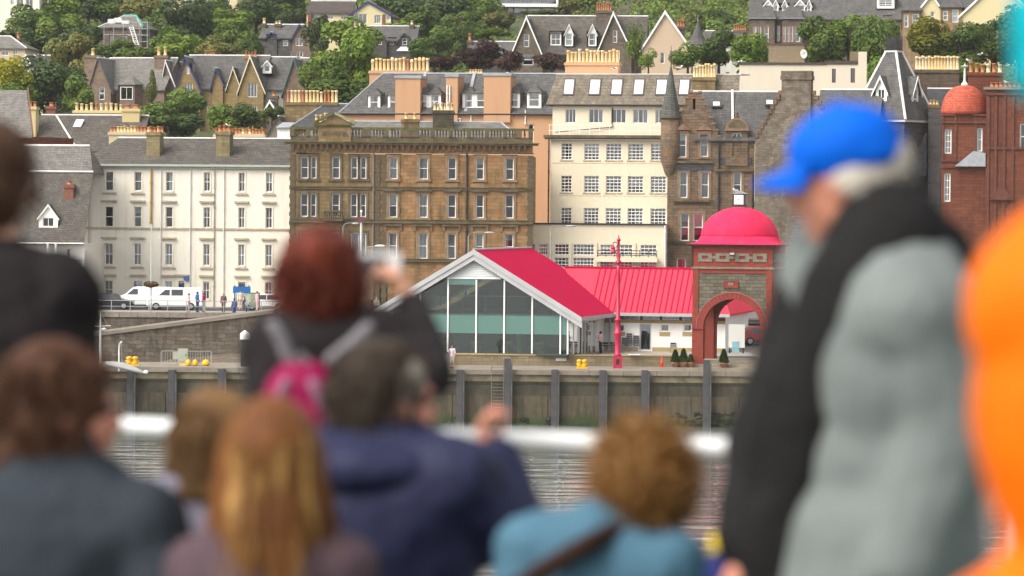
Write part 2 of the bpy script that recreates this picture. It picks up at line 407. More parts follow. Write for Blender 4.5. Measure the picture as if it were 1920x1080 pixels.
def roof_u(B, mat, u0, u1, v0, v1, ze, zr, hl=0, hr=0, over=.3, vr=None, zeb=None, t=.14, name='roof', ridge=LEADW, hips=True):
    """ridge along u; hl/hr > 0 give hipped ends"""
    vr = (v0 + v1) / 2 if vr is None else vr; zeb = ze if zeb is None else zeb
    a0, a1 = u0 - (over if hl or over < .2 else .12), u1 + (over if hr or over < .2 else .12)
    mb = MB(); A = (a0, v0 - over, ze); Bq = (a1, v0 - over, ze); C = (a1, v1 + over, zeb); D = (a0, v1 + over, zeb); E = (a0 + hl if hl else a0, vr, zr); F_ = (a1 - hr if hr else a1, vr, zr)
    slab(mb, [A, Bq, F_, E], t); slab(mb, [D, E, F_, C], t)
    if hl: slab(mb, [A, E, D], t)
    if hr: slab(mb, [Bq, C, F_], t)
    o = mb.build(name, mat, B.e)
    if ridge:
        ridge_bar(B, E, F_, .11, ridge)
        if hips:
            if hl: ridge_bar(B, A, E, .08, ridge, 'hip_cap')
            if hr: ridge_bar(B, Bq, F_, .08, ridge, 'hip_cap')
    return o
def roof_v(B, mat, u0, u1, v0, v1, ze, zr, over=.25, front=.2, ur=None, zel=None, zer=None, t=.14, barge=None, bw=.28, name='roof', hb=0):
    """ridge along v: a gable looks at us; barge = bargeboard material; hb > 0 leans the back end"""
    ur = (u0 + u1) / 2 if ur is None else ur; zl = ze if zel is None else zel; zq = ze if zer is None else zer
    sl = (zr - zl) / (ur - u0); sr = (zr - zq) / (u1 - ur)
    A = (u0 - over, v0 - front, zl - sl * over); E = (ur, v0 - front, zr); Bq = (u1 + over, v0 - front, zq - sr * over)
    D = (u0 - over, v1, zl - sl * over); G = (ur, v1 - hb, zr); C = (u1 + over, v1, zq - sr * over)
    mb = MB(); slab(mb, [A, E, G, D], t); slab(mb, [E, Bq, C, G], t)
    o = mb.build(name, mat, B.e); ridge_bar(B, E, G, .09)
    if barge:
        for p in (A, Bq):
            mb = MB(); y = v0 - front - .06; q_ = (p[0], y, p[2] + .03); e_ = (E[0], y, E[2] + .05)
            mb.prism([q_, e_, (e_[0], y, e_[2] - bw * 1.25), (q_[0], y, q_[2] - bw)], (0, .055, 0)); mb.build('bargeboard', barge, B.e)
    return o
def pot_mb(h, r, kind=0):
    mb = MB()
    if kind == 0: mb.lathe([(r * 1.15, 0), (r * 1.15, h * .08), (r * .9, h * .1), (r * .82, h * .85), (r * 1.02, h * .87), (r * 1.02, h), (r * .7, h), (r * .7, h * .8)], 9)
    else: mb.lathe([(r * 1.1, 0), (r, h * .12), (r * .8, h * .2), (r * .85, h * .7), (r * 1.15, h * .74), (r * 1.15, h * .86), (r * .8, h * .9), (r * .8, h)], 8)
    return mb
def chimney(B, u0, u1, v0, v1, z0, z1, mat, n=4, ph=.9, pm=None, pr=None, capmat=None, name='chimney', jit=.12, kinds=(0,)):
    mb = MB(); c = .1
    mb.box(u0, u1, v0, v1, z0, z1 - .3); mb.box(u0 - c, u1 + c, v0 - c, v1 + c, z1 - .3, z1 - .12); mb.box(u0 - c * .4, u1 + c * .4, v0 - c * .4, v1 + c * .4, z1 - .12, z1)
    st = mb.build(name, mat, B.e)
    if n:
        step = (u1 - u0) / n; r = pr or min(.19, step * .42)
        for i in range(n):
            h = round(ph * (1 + jit * rng.choice((-1, 0, 0, 1))), 2); k = rng.choice(kinds); mm = pm[rng.randrange(len(pm))] if isinstance(pm, (list, tuple)) else (pm or POT)
            p = link('chimney_pot', shared(('pot', h, round(r, 2), k, mm.name), lambda: pot_mb(h, round(r, 2), k), mm, True), None, st, (u0 + step * (i + .5), (v0 + v1) / 2, z1))
    return st
def band(B, mat, u0, u1, z0, z1, pr, v=0, name='string_course'):
    return MB().box(u0, u1, v - pr, v - .003, z0, z1).build(name, mat, B.e)
def pipe(B, u, z0, z1, mat=None, r=.06, v=-.1, name='drainpipe'):
    mb = MB(); mb.tube((u, v, z0), (u, v, z1), r, r, 7)
    z = z0
    while z < z1: mb.box(u - r * 1.4, u + r * 1.4, v - r * 1.3, v + .1, z, z + .08); z += 1.8
    return mb.build(name, mat or IRON, B.e)
def dormer(B, o, vf, vb, zr, wallm, roofm, style='sash', barge=WHITE, mat=None, name='dormer', pad=.12, cur=None, hip=False):
    """small gabled dormer: o = window rect, vf front plane, vb where it dies into the roof"""
    u0, u1, z0, z1 = o[0] - pad, o[1] + pad, o[2] - pad, o[3] + .08
    mb = MB(); um = (u0 + u1) / 2
    wall_into(mb, [(u0, z1), (um, zr - .05), (u1, z1)] if not hip else [(u0, z1), (u1, z1)], z0, [o], vf, .08)
    mb.poly([(u0, vf, z0), (u0, vf, z1), (u0, vb, z1), (u0, vb, z0)]); mb.poly([(u1, vf, z0), (u1, vb, z0), (u1, vb, z1), (u1, vf, z1)])
    D = mb.build(name, wallm, B.e, fix=False)
    mb = MB(); ov = .14
    if hip:
        A, Bq, C, E = (u0 - ov, vf - ov, z1), (u1 + ov, vf - ov, z1), (um, vf + (u1 - u0) * .45, zr), (um, vb, zr)
        slab(mb, [A, Bq, C], .07); slab(mb, [A, C, E, (u0 - ov, vb, z1)], .07); slab(mb, [Bq, (u1 + ov, vb, z1), E, C], .07)
    else:
        k = (zr - z1) / (um - u0) * ov
        slab(mb, [(u0 - ov, vf - ov, z1 - k), (um, vf - ov, zr), (um, vb, zr), (u0 - ov, vb, z1 - k)], .08); slab(mb, [(um, vf - ov, zr), (u1 + ov, vf - ov, z1 - k), (u1 + ov, vb, z1 - k), (um, vb, zr)], .08)
    link('dormer_roof', mb.mesh('dormer_roof'), roofm, D)
    if barge and not hip:
        mb = MB(); y = vf - ov - .03
        mb.prism([(u0 - ov, y, z1 - k), (um, y, zr + .03), (um, y, zr - .2), (u0 - ov, y, z1 - k - .16)], (0, .028, 0)); mb.prism([(um, y, zr + .03), (u1 + ov, y, z1 - k), (u1 + ov, y, z1 - k - .16), (um, y, zr - .2)], (0, .028, 0))
        link('bargeboard', mb.mesh('bargeboard'), barge, D)
    win(B, o, style, vf, .05, mat or WHITE, t=.06, cur=cur)
    return D
def gutter(B, u0, u1, v, z, mat=None): return MB().tube((u0, v, z), (u1, v, z), .07, .07, 6).build('gutter', mat or IRON, B.e)
# ================================================================ setting
ZW, ZQ, ZT, ZP = 0.0, 4.2, 5.0, 7.2            # water, quay, terrace, promenade
PROF = [(300, 7.15), (364, 7.15), (376, 10), (400, 17.5), (440, 25.5), (480, 31), (550, 38.5), (600, 46), (700, 63), (900, 100), (1100, 132)]
def hz(x, d):
    for (a, za), (b, zb) in zip(PROF[:-1], PROF[1:]):
        if d <= b: z = za + (zb - za) * (d - a) / (b - a); break
    else: z = PROF[-1][1]
    k = max(0, min(1, (d - 372) / 60))
    z += k * (3.2 * math.sin(x * .05 + d * .013) * .35 + max(0, x - 8) * .10 * min(1, (d - 372) / 80) + 1.2 * math.sin(x * .11 + 2 + d * .05) * .5)
    return z
HILLM, t, b = _new('hillside_ground')
g1 = mixc(t, ramp(t, noise(t, coords(t), .12, 6, .7), .35, .65), (.035, .055, .014), (.075, .085, .025))
g1 = mixc(t, ramp(t, noise(t, coords(t), .045, 4), .55, .68), g1, (.085, .055, .03))
t.links.new(g1, b.inputs['Base Color']); b.inputs['Roughness'].default_value = .95; bump(t, b, noise(t, coords(t), 1.2, 6, .7), .8, .6)
xs = [-190 + 5 * i for i in range(77)]; ds = [362 + 6 * i for i in range(60)] + [722 + 20 * i for i in range(20)]
mb = MB(); mb.v = [(x * (d / 450), d, hz(x * (d / 450), d)) for d in ds for x in xs]
nx = len(xs); mb.f = [(j * nx + i, j * nx + i + 1, (j + 1) * nx + i + 1, (j + 1) * nx + i) for j in range(len(ds) - 1) for i in range(nx - 1)]
tag(mb.build('hillside', HILLM, smooth=True), 'green hillside rising behind the town', kind='structure')

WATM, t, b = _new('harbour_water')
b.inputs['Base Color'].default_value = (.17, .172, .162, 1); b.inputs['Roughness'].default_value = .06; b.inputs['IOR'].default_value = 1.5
v1 = coords(t, (.45, 1, 1)); n1 = noise(t, v1, .42, 2.5, .45); n2 = noise(t, coords(t, (.5, 1, 1)), 2.0, 3, .5)
n3 = noise(t, coords(t, (.35, .2, 1)), .16, 3)
h = N(t, 'ShaderNodeMath', operation='MULTIPLY_ADD'); t.links.new(n2, h.inputs[0]); h.inputs[1].default_value = .07; t.links.new(n1, h.inputs[2])
st = N(t, 'ShaderNodeMapRange'); st.inputs[1].default_value = .3; st.inputs[2].default_value = .7; st.inputs[3].default_value = .3; st.inputs[4].default_value = 1.0; t.links.new(n3, st.inputs[0])
bp = N(t, 'ShaderNodeBump'); bp.inputs['Distance'].default_value = .32; t.links.new(st.outputs[0], bp.inputs['Strength']); t.links.new(h.outputs[0], bp.inputs['Height']); t.links.new(bp.outputs[0], b.inputs['Normal'])
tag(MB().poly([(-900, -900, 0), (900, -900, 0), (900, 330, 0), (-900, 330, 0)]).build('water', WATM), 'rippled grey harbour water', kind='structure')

CONC = plain('pier_concrete', (.3, .255, .2), .85, .2, .8)
PAVE = plain('promenade_paving', (.4, .37, .33), .85, .15, .8)
ASPH = plain('asphalt', (.075, .075, .078), .9, .2, 2)
XL = -19.6
mb = MB(); mb.box(-120, 120, 289.3, 298.6, -3, ZQ); mb.box(XL, 120, 298.6, 345, -3, ZQ - .004)
tag(mb.build('pier_deck', CONC), 'pale concrete deck of the pier', kind='structure')
tag(MB().box(-14.5, 19.0, 298.7, 330, 3, ZT).build('terrace', PAVE), 'raised paved terrace under the glass hall', kind='structure')
mb = MB(); mb.prism([(XL, 322, ZQ - .1), (XL, 334, ZP - .02), (XL, 334, 2), (XL, 322, 2)], (140, 0, 0)); mb.box(-200, 200, 334, 363, 2, ZP - .02)
mb.box(-200, XL, 327.5, 334, 2, ZP - .02)
tag(mb.build('promenade', PAVE), 'promenade ground between the sea wall and the houses', kind='structure')
tag(MB().box(-200, 200, 336.5, 345.5, ZP - .3, ZP - .014).build('road', ASPH), 'grey road along the promenade', kind='structure')
mb = MB(); mb.box(-200, 200, 345.5, 345.75, ZP - .3, ZP + .1)
tag(mb.build('pavement_kerb', PAVE), 'kerb of the pavement in front of the houses', kind='structure')
FORE = plain('foreshore_gravel', (.17, .135, .1), .95, .45, 1.6)
mb = MB(); n = 24
mb.v = [(-90 + 71 * i / n, 298 + 30 * j / 8, .6 + 3.2 * (j / 8) + 3.0 * max(0, (-90 + 71 * i / n + 34) / 14.5) * (j / 8) + .2 * math.sin(i * 1.9 + j)) for j in range(9) for i in range(n + 1)]
mb.f = [(j * (n + 1) + i, j * (n + 1) + i + 1, (j + 1) * (n + 1) + i + 1, (j + 1) * (n + 1) + i) for j in range(8) for i in range(n)]
tag(mb.build('foreshore', FORE), 'dark brown gravel foreshore between pier and sea wall', kind='structure')

# quay wall: coping, dark recess, lower wall with weed at the foot
QUAYM, t, b = _new('quay_concrete')
sp = N(t, 'ShaderNodeSeparateXYZ'); cc = N(t, 'ShaderNodeTexCoord'); t.links.new(cc.outputs['Object'], sp.inputs[0])
base = mixc(t, noise(t, coords(t), 1.4, 6, .7), (.045, .036, .021), (.125, .1, .06))
base = mixc(t, ramp(t, noise(t, coords(t, (3, 3, .25)), 1.2, 5), .45, .75), base, (.026, .022, .012))
dz = N(t, 'ShaderNodeMath', operation='MULTIPLY_ADD'); t.links.new(noise(t, coords(t, (1, 1, .6)), .9, 5, .7), dz.inputs[0]); dz.inputs[1].default_value = 1.6; t.links.new(sp.outputs[2], dz.inputs[2])
base = mixc(t, ramp(t, dz.outputs[0], 1.75, 1.2), base, (.03, .05, .01))                       # weed line by the water
base = mixc(t, ramp(t, dz.outputs[0], 1.0, .7), base, (.016, .017, .01))
t.links.new(base, b.inputs['Base Color']); b.inputs['Roughness'].default_value = .9; bump(t, b, noise(t, coords(t), 3, 6, .7), .7, .06)
QUAYD, t, b = _new('shaded_weedy_concrete')  # shade under the beam is worked into this dark weedy tone
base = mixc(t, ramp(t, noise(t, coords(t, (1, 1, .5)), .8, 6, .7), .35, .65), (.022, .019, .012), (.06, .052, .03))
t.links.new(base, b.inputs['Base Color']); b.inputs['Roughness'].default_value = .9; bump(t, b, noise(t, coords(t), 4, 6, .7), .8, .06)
Q = thing('quay_wall', 'long weed-stained concrete quay wall rising out of the water', 'wall', (0, 289, 0))
x0 = -62
while x0 < 62:
    wd = 2.45 + .35 * rng.random(); MB().box(x0, x0 + wd - .03, -.22 + .03 * rng.random(), .5, 3.86, ZQ + .02).build('coping_stone', CONC, Q); x0 += wd
MB().box(-62, 62, -.05, .3, 3.35, 3.857).build('upper_beam', plain('buff_concrete', (.24, .2, .125), .9, .45, 1.2), Q)
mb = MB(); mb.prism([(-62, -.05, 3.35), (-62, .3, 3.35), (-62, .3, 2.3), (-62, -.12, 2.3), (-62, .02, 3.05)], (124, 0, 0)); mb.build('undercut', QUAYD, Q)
x0 = -62
while x0 < 62:
    MB().box(x0, x0 + 7.15, -.14, .3, -1, 2.3).build('wall_panel', QUAYM, Q); x0 += 7.2
mb = MB()
for i in range(90):
    x = rng.uniform(-40, 30); mb.ell((x, -.16, rng.uniform(.15, .8)), (rng.uniform(.12, .45), .07, rng.uniform(.08, .25)), 8, 6)
for i in range(110):
    x = rng.gauss(14.5, 1.3); mb.ell((x, -.15, .2 + .9 * rng.random() ** 1.8), (rng.uniform(.08, .3), .05, rng.uniform(.04, .14)), 8, 6)
o = mb.build('seaweed', plain('seaweed', (.025, .026, .012), .8, .5, 3), Q, smooth=True); o['kind'] = 'stuff'
PILE = plain('tarred_timber', (.09, .087, .092), .85, .3, 1.4); PILES = plain('pale_side_timber', (.33, .31, .25), .9, .25, 2)
pl = [(322, 693, 'square grey timber pile left of the barrier fence'), (415, 691, 'square grey timber pile under the row of yellow floats'), (862, 693, 'short grey timber pile left of the quay ladder'),
      (952, 672, 'tall grey timber pile just right of the quay ladder'), (1040, 693, 'short grey pile below the white wall plate'), (1130, 694, 'short grey pile between yellow bollard and red lamp post'),
      (1209, 694, 'short grey pile below the orange cone'), (1325, 675, 'tall grey timber pile in front of the arch'), (505, 690, 'grey pile behind the person with the backpack'), (245, 694, 'grey timber pile below the hanging dinghy')]
for px, py, lb in pl:
    p = at(px, py, 288.6); P = thing('timber_pile', lb, 'pile', (p.x, 288.55, -1.5), 0, 'fender piles along the quay')
    MB().box(-.25, .25, -.22, .22, 0, p.z + 1.5).build('post', PILE, P); MB().box(.253, .36, -.1, .2, 0, p.z + 1.2).build('packing_strip', PILES, P)
    MB().box(-.25, .25, -.22, .22, p.z + 1.503, p.z + 1.54).build('cap', PILES, P)
    for z in (2.2, 4.2): MB().tube((0, -.26, z), (0, -.2, z), .05, .05, 8).build('bolt', IRON, P)

# sea wall and slipway on the left
RUB = masonry('sea_wall_rubble', (.15, .12, .09), (.27, .225, .175), (.13, .105, .08), .7, .32, (.04, .035, .022), 1.0, wob=.5, bs=1.0, hue=(.2, .17, .12), sscale=.5)
S = thing('sea_wall', 'dark rubble sea wall below the parked vans', 'wall', (-60, 327, 0))
MB().box(-60, 40.4, -.4, .49, 1, 6.85).build('face', RUB, S)
x0 = -60
while x0 < 40:
    wd = rng.uniform(1.1, 1.7); MB().box(x0, min(x0 + wd - .03, 40.4), -.5, .6, 6.86, 7.3).build('coping_stone', plain('worn_coping', (.34, .29, .24), .9, .25), S); x0 += wd
SL = thing('slipway', 'sloping concrete slipway running down to the left', 'slipway', (0, 318, 0))
pa, pb = at(150, 634, 318), at(512, 588, 318)
mb = MB(); mb.prism([(pa.x, 0, 1), (pb.x, 0, 1), (pb.x, 0, pb.z), (pa.x, 0, pa.z)], (0, 7.2, 0)); mb.build('ramp', RUB, SL)
mb = MB(); mb.prism([(pa.x, -.12, pa.z + .004), (pb.x, -.12, pb.z + .004), (pb.x, -.12, pb.z + .3), (pa.x, -.12, pa.z + .3)], (0, 7.3, 0)); mb.build('ramp_surface', CONC, SL)
# promenade railing
RAILM = plain('galvanised_rail', (.5, .5, .48), .45, .1, 3)
RL = thing('promenade_railing', 'thin grey railing along the promenade edge by the vans', 'railing', (-60, 327.9, 7.2))
mb = MB(); mb.tube((0, 0, 1.05), (40.2, 0, 1.05), .035, .035, 6); mb.tube((0, 0, .55), (40.2, 0, .55), .03, .03, 6); mb.build('rail', RAILM, RL)
for i in range(26): link('post', shared(('post', 'prom'), lambda: MB().tube((0, 0, 0), (0, 0, 1.05), .035, .035, 6), RAILM), None, RL, (.2 + i * 1.6, 0, 0))
# ================================================================ the front row
# ---- white four-storey terrace
WHITEW = plaster('white_harling', (.74, .7, .6), (.42, .33, .19), .75)
B = Bld('white_terrace', 'white four-storey terrace with grey slate roof and pale green cornice', 'building', 158, 352, -6, ZP)
W_ = B.u(543, 440); cols = [(197, 212), (251.5, 265), (310.5, 323.5), (381.5, 393.5), (447, 458.5), (498, 510)]
rows = [(322.5, 358), (388, 426), (457, 497), (527, 560)]
G = B.grid(cols, rows, refx=300, refy=430)
zt = B.uz(300, 312)[1]; ops = []
doors = {(3, 1), (3, 4)}
for r in range(4):
    for c in range(6):
        o = G[r][c]
        if (r, c) in doors: o = (o[0] + .02, o[1] + .12, 0.15, o[3])
        ops.append((r, c, o))
d3 = (B.u(335.5), B.u(346.5), .15, G[3][0][3] + .05); ops.append((3, 9, d3)); doors.add((3, 9))
walls(B, WHITEW, [(0, zt), (W_, zt)], [o for _, _, o in ops], 11.5)
DOORB = plain('blue_door', (.03, .05, .22), .45, .1)
TRIM = plain('stained_stucco_trim', (.55, .47, .33), .85, .25, 3); TRIMW = plain('stucco_margin', (.72, .66, .53), .85, .12, 3)
for r, c, o in ops:
    w = o[1] - o[0]
    if (r, c) in doors:
        D = MB().box(o[0], o[1], .12, .18, o[2], o[3] - .45).build('door', DOORB, B.e); link('fanlight', MB().box(o[0], o[1], .13, .16, o[3] - .44, o[3]).mesh('fanlight'), GLASS, D)
        link('handle', MB().ell((o[1] - .12, .1, 1.1), (.04, .04, .04), 8, 6).mesh('handle'), POT, D)
    else: win(B, o, 'sash2' if c > 2 or r > 1 else 'sash', sill=.05, sillmat=TRIMW, t=.06)
    mb = MB(); mg = .11                                         # raised margin round the opening
    mb.box(o[0] - mg, o[0] - .004, -.05, -.002, o[2] - .1, o[3] + mg); mb.box(o[1] + .004, o[1] + mg, -.05, -.002, o[2] - .1, o[3] + mg); mb.box(o[0], o[1], -.05, -.002, o[3] + .004, o[3] + mg)
    mb.build('window_margin', TRIMW, B.e)
    if r > 0: MB().box(o[0] - .36, o[1] + .36, -.22, -.002, o[3] + .42, o[3] + .58).build('hood_mould', TRIM, B.e)
    if r in (0, 2): MB().box(o[0] - .3, o[1] + .3, -.12, -.002, o[2] - .32, o[2] - .2).build('sill_band', TRIM, B.e)
CORN = plain('pale_green_cornice', (.5, .56, .47), .6, .08)
band(B, CORN, -.15, W_ + .05, zt - .25, zt, .14, name='cornice'); band(B, CORN, -.3, W_ + .05, zt + .003, zt + .2, .42, name='cornice')
for i in range(34): link('modillion', shared(('modillion', 'w'), lambda: MB().box(0, .14, -.3, -.003, 0, .17), CORN), None, B.e, (W_ * .62 + i * .21, -.003, zt - .18)) if W_ * .62 + i * .21 < W_ else None
band(B, TRIM, 0, W_, B.uz(300, 430)[1], B.uz(300, 430)[1] + .16, .1)
for px, mt in ((167, TRIM), (302, LEADW), (357, LEADW), (402, TRIM), (420, LEADW)): pipe(B, B.u(px), 0, zt - .2, mt, .05)
pipe(B, B.u(283.5), 7.6, zt - .2, plain('rust_stained_pipe', (.55, .36, .1), .8, .2), .1)
MB().box(B.u(346), B.u(356), -.2, -.03, 2.35, 2.85).build('blue_sign', plain('sign_blue', (.02, .18, .45), .5, .05), B.e)
zr = B.uz(300, 259, 6)[1]
roof_u(B, SLATEB, -.1, W_, 0, 11.5, zt + .2, zr, hl=2.3, over=.35, vr=6, hips=False)
MOSSY = masonry('mossy_stack', (.32, .26, .13), (.42, .36, .2), (.25, .2, .1), .5, .3, (.1, .08, .04), .9, wob=.1)
for x0, x1, yt in ((277, 302, 248), (407, 433, 246)):
    chimney(B, B.u(x0, 280, 2.2), B.u(x1, 280, 2.2), 1.6, 3.4, zt + .5, B.uz(290, yt, 2.2)[1], MOSSY, 3, .55, POTR, kinds=(0,))
HARL = plaster('cream_stack_harl', (.5, .42, .27), (.22, .17, .1), .8)
chimney(B, B.u(205, 250, 6.5), B.u(306, 250, 6.5), 6.3, 7.2, zr - 1, B.uz(250, 247, 6.5)[1], HARL, 16, .5, [POTR, POT], pr=.16)
chimney(B, B.u(402, 250, 6.5), B.u(496, 250, 6.5), 6.3, 7.2, zr - 1, B.uz(450, 251, 6.5)[1], HARL, 15, .5, [POTR, POT], pr=.16)

# ---- brown sandstone hotel
SAND = masonry('buff_sandstone', (.33, .2, .09), (.52, .31, .15), (.24, .16, .085), .75, .33, (.085, .075, .03), 1.0, hue=(.5, .24, .11), sscale=.3)
SANDD = masonry('weathered_sandstone', (.3, .205, .1), (.43, .29, .145), (.17, .125, .06), .7, .33, (.085, .078, .03), .95, sscale=.3, hue=(.27, .215, .1))
DRESS = plain('dressed_sandstone', (.33, .22, .12), .9, .35, 1.6); DRESSD = plain('sooty_sandstone', (.15, .115, .065), .9, .45, 1.2); MOSSC = plain('mossy_ledge', (.13, .13, .045), .95, .5, 2)
B = Bld('sandstone_hotel', 'brown sandstone hotel with balustraded parapet and small pediment', 'building', 543, 344, -1.5, ZP - .2)
W_ = B.u(998, 400); zt = B.uz(770, 290)[1]
cols = [(563, 578), (582, 593), (622, 637), (657, 670), (675, 686.5), (729, 745), (785, 802), (839, 855), (892, 907), (947, 963)]
G = B.grid(cols, [(295, 336), (364, 408), (437, 485)], refx=770, refy=380); ops = []
for r in range(3):
    for c in range(10):
        if r == 2 and c in (3, 4): continue
        ops.append((r, c, G[r][c]))
ops.append((2, 3, (B.u(658), B.u(687), G[2][0][2], G[2][0][3])))
gz = (B.uz(770, 574)[1], B.uz(770, 530)[1])
ops += [(3, 0, (B.u(691), B.u(704)) + gz), (3, 1, (B.u(602), B.u(630)) + gz)]
door = (B.u(713), B.u(727), .2, gz[1]); ops.append((3, 9, door))
xs_ = B.u(697)                                                   # darker, greener left part
walls(B, SANDD, [(0, zt), (xs_, zt)], [o for r, c, o in ops if o[1] < xs_], 0, sides=False, name='left_wall')
walls(B, SAND, [(xs_, zt), (W_, zt)], [o for r, c, o in ops if o[0] > xs_], 0, sides=False)
mb = MB(); mb.poly([(0, 0, -1), (0, 14, -1), (0, 14, zt), (0, 0, zt)]); mb.poly([(W_, 0, -1), (W_, 14, -1), (W_, 14, zt), (W_, 0, zt)]); mb.poly([(0, 14, -1), (W_, 14, -1), (W_, 14, zt), (0, 14, zt)]); mb.poly([(0, 0, zt - .1), (W_, 0, zt - .1), (W_, 14, zt - .1), (0, 14, zt - .1)])
mb.build('rear_wall', SAND, B.e, fix=False)
DOORD = plain('dark_door', (.05, .04, .03), .5, .2)
for r, c, o in ops:
    if c == 9 and r == 3: MB().box(o[0], o[1], .15, .2, o[2], o[3]).build('door', DOORD, B.e); continue
    win(B, o, 'two' if (r == 2 and c == 3) else 'sash', inset=.16, t=.09)
    if r < 3:
        mb = MB(); mg = .2; fr = DRESSD if c < 5 else DRESS
        mb.box(o[0] - mg, o[0] - .004, -.09, -.002, o[2] - .2, o[3] + mg); mb.box(o[1] + .004, o[1] + mg, -.09, -.002, o[2] - .2, o[3] + mg); mb.box(o[0], o[1], -.09, -.002, o[3] + .004, o[3] + mg); mb.box(o[0] - mg - .1, o[1] + mg + .1, -.16, -.002, o[2] - .2, o[2] - .004)
        mb.build('window_surround', fr, B.e)
        if c >= 5:
            if r == 0: MB().box(o[0] - .15, o[1] + .15, -.05, -.002, o[2] - .95, o[2] - .3).build('apron_panel', DRESS, B.e)
            if r == 1: MB().box(o[0] - .4, o[1] + .4, -.26, -.002, o[3] + .24, o[3] + .4).build('hood_mould', DRESSD, B.e)
            if r == 2:
                MB().box(o[0] - .45, o[1] + .45, -.24, -.002, o[3] + .62, o[3] + .78).build('hood_mould', DRESSD, B.e)
                for s in (o[0] - .42, o[1] + .2): MB().prism([(s, -.2, o[3] + .6), (s, -.02, o[3] + .6), (s, -.02, o[3] + .1), (s, -.08, o[3] + .15)], (.22, 0, 0)).build('bracket', DRESS, B.e)
for py, pr, h, mt in ((356, .14, .2, DRESSD), (419, .22, .3, DRESSD), (491, .2, .24, DRESSD)):
    z = B.uz(770, py)[1]; band(B, mt, -.05, W_ + .05, z, z + h, pr); band(B, MOSSC, -.08, W_ + .08, z + h + .003, z + h + .06, pr + .05, name='string_cap')
zc = B.uz(770, 272)[1]
band(B, DRESSD, -.1, W_ + .1, zc - .75, zc - .62, .12, name='frieze_mould')
band(B, DRESS, 0, W_, zc - .615, zc - .003, .06, name='frieze')
band(B, DRESSD, -.5, W_ + .5, zc, zc + .16, .62, name='cornice'); band(B, MOSSC, -.6, W_ + .6, zc + .163, zc + .25, .72, name='cornice')
i = 0; u = .1
while u < W_ - .3:
    link('corbel', shared(('corbel', 1), lambda: MB().prism([(0, -.5, 0), (0, 0, 0), (0, 0, -.58), (0, -.12, -.52), (0, -.3, -.2)], (.2, 0, 0)), DRESS), None, B.e, (u, -.065, zc - .004)); u += .52
zb1 = zc + .25; zb2 = B.uz(770, 243)[1] - .05; zrail = zb2 + .22
band(B, DRESSD, 0, W_, zb1 + .003, zb1 + .48, .05, v=.12, name='parapet_base')
band(B, MOSSC, -.1, W_ + .1, zb2, zrail, .2, v=.2, name='parapet_rail')
piers = [543, 551, 575, 583, 663, 671, 690, 716, 726, 742, 750, 782, 806, 815, 828, 838, 846, 870, 879, 903, 912, 937, 946, 964, 975, 997]
pr_ = [(B.u(a), B.u(b)) for a, b in ((543, 551), (573, 580), (676, 694), (719, 727), (750, 784), (806, 814), (840, 848), (874, 882), (908, 916), (942, 950), (962, 977), (990, 998))]
for a, b in pr_: MB().box(a, b, -.02, .45, zb1 + .48, zb2 - .003).build('parapet_pier', DRESSD, B.e)
pa, pb = B.u(596), B.u(657)
MB().box(pa, pb, -.06, .6, zb1 + .01, zb2 + .5).build('name_panel', SANDD, B.e)
BAL = lambda: MB().lathe([(.09, 0), (.09, .06), (.05, .1), (.1, .26), (.05, .5), (.085, .56), (.085, .63)], 8)
u = .15; hb = zb2 - zb1 - .48
while u < W_ - .1:
    if not any(a - .1 < u < b + .1 for a, b in pr_) and not (pa - .1 < u < pb + .1):
        o = link('baluster', shared(('baluster', 1), BAL, DRESSD, True), None, B.e, (u, .2, zb1 + .48)); o.scale = (1, 1, hb / .63)
    u += .27
zp = zb2 + .5; um = (pa + pb) / 2; zk = B.uz(627, 212)[1]
MB().prism([(pa - .25, -.1, zp + .003), (pb + .25, -.1, zp + .003), (um, -.1, zk - .2)], (0, .8, 0)).build('pediment', SANDD, B.e)
for s in (-1, 1):
    e_ = um + s * (pb - pa + .8) / 2; MB().prism([(e_, -.3, zp + .05), (um, -.3, zk - .12), (um, -.3, zk + .1), (e_, -.3, zp + .26)], (0, 1.15, 0)).build('raking_cornice', plain('lichen_stone', (.36, .34, .16), .95, .4, 2) if s > 0 else MOSSC, B.e)
band(B, MOSSC, pa - .35, pb + .35, zp - .12, zp, .2, v=-.06, name='pediment_base')
mb = MB(); u = pa + .35; lr = random.Random(3)                    # worn carved lettering, no longer readable
while u < pb - .4:
    hh = .42; x = u
    mb.box(x, x + .05, -.1, -.062, zb1 + .5, zb1 + .5 + hh)
    if lr.random() < .7: mb.box(x + .05, x + .2, -.1, -.062, zb1 + .5 + (hh - .05) * lr.choice((0, .5, 1)), zb1 + .55 + (hh - .05) * lr.choice((0, .5, 1)) * .98 + .001)
    if lr.random() < .6: mb.box(x + .2, x + .25, -.1, -.062, zb1 + .5, zb1 + .5 + hh)
    u += .36
o = mb.build('carved_lettering', DRESSD, B.e); o['kind'] = 'stuff'
# quoins
for u0, wd in ((-.03, .42), (B.u(703), .4), (B.u(716), .42), (W_ - .4, .43)):
    z = .1; k = 0
    while z < zc - .9:
        ex = .14 if k % 2 else 0
        link('quoin', shared(('quoin', wd, ex), lambda: MB().box(-ex / 2, wd + ex / 2, -.09, .02, .015, .385), DRESSD), None, B.e, (u0, 0, z)); z += .4; k += 1
pipe(B, B.u(875), 0, zc - .7, IRON, .09); pipe(B, B.u(700), 0, zc - .7, plain('lead_pipe', (.22, .21, .18), .7, .2), .08)
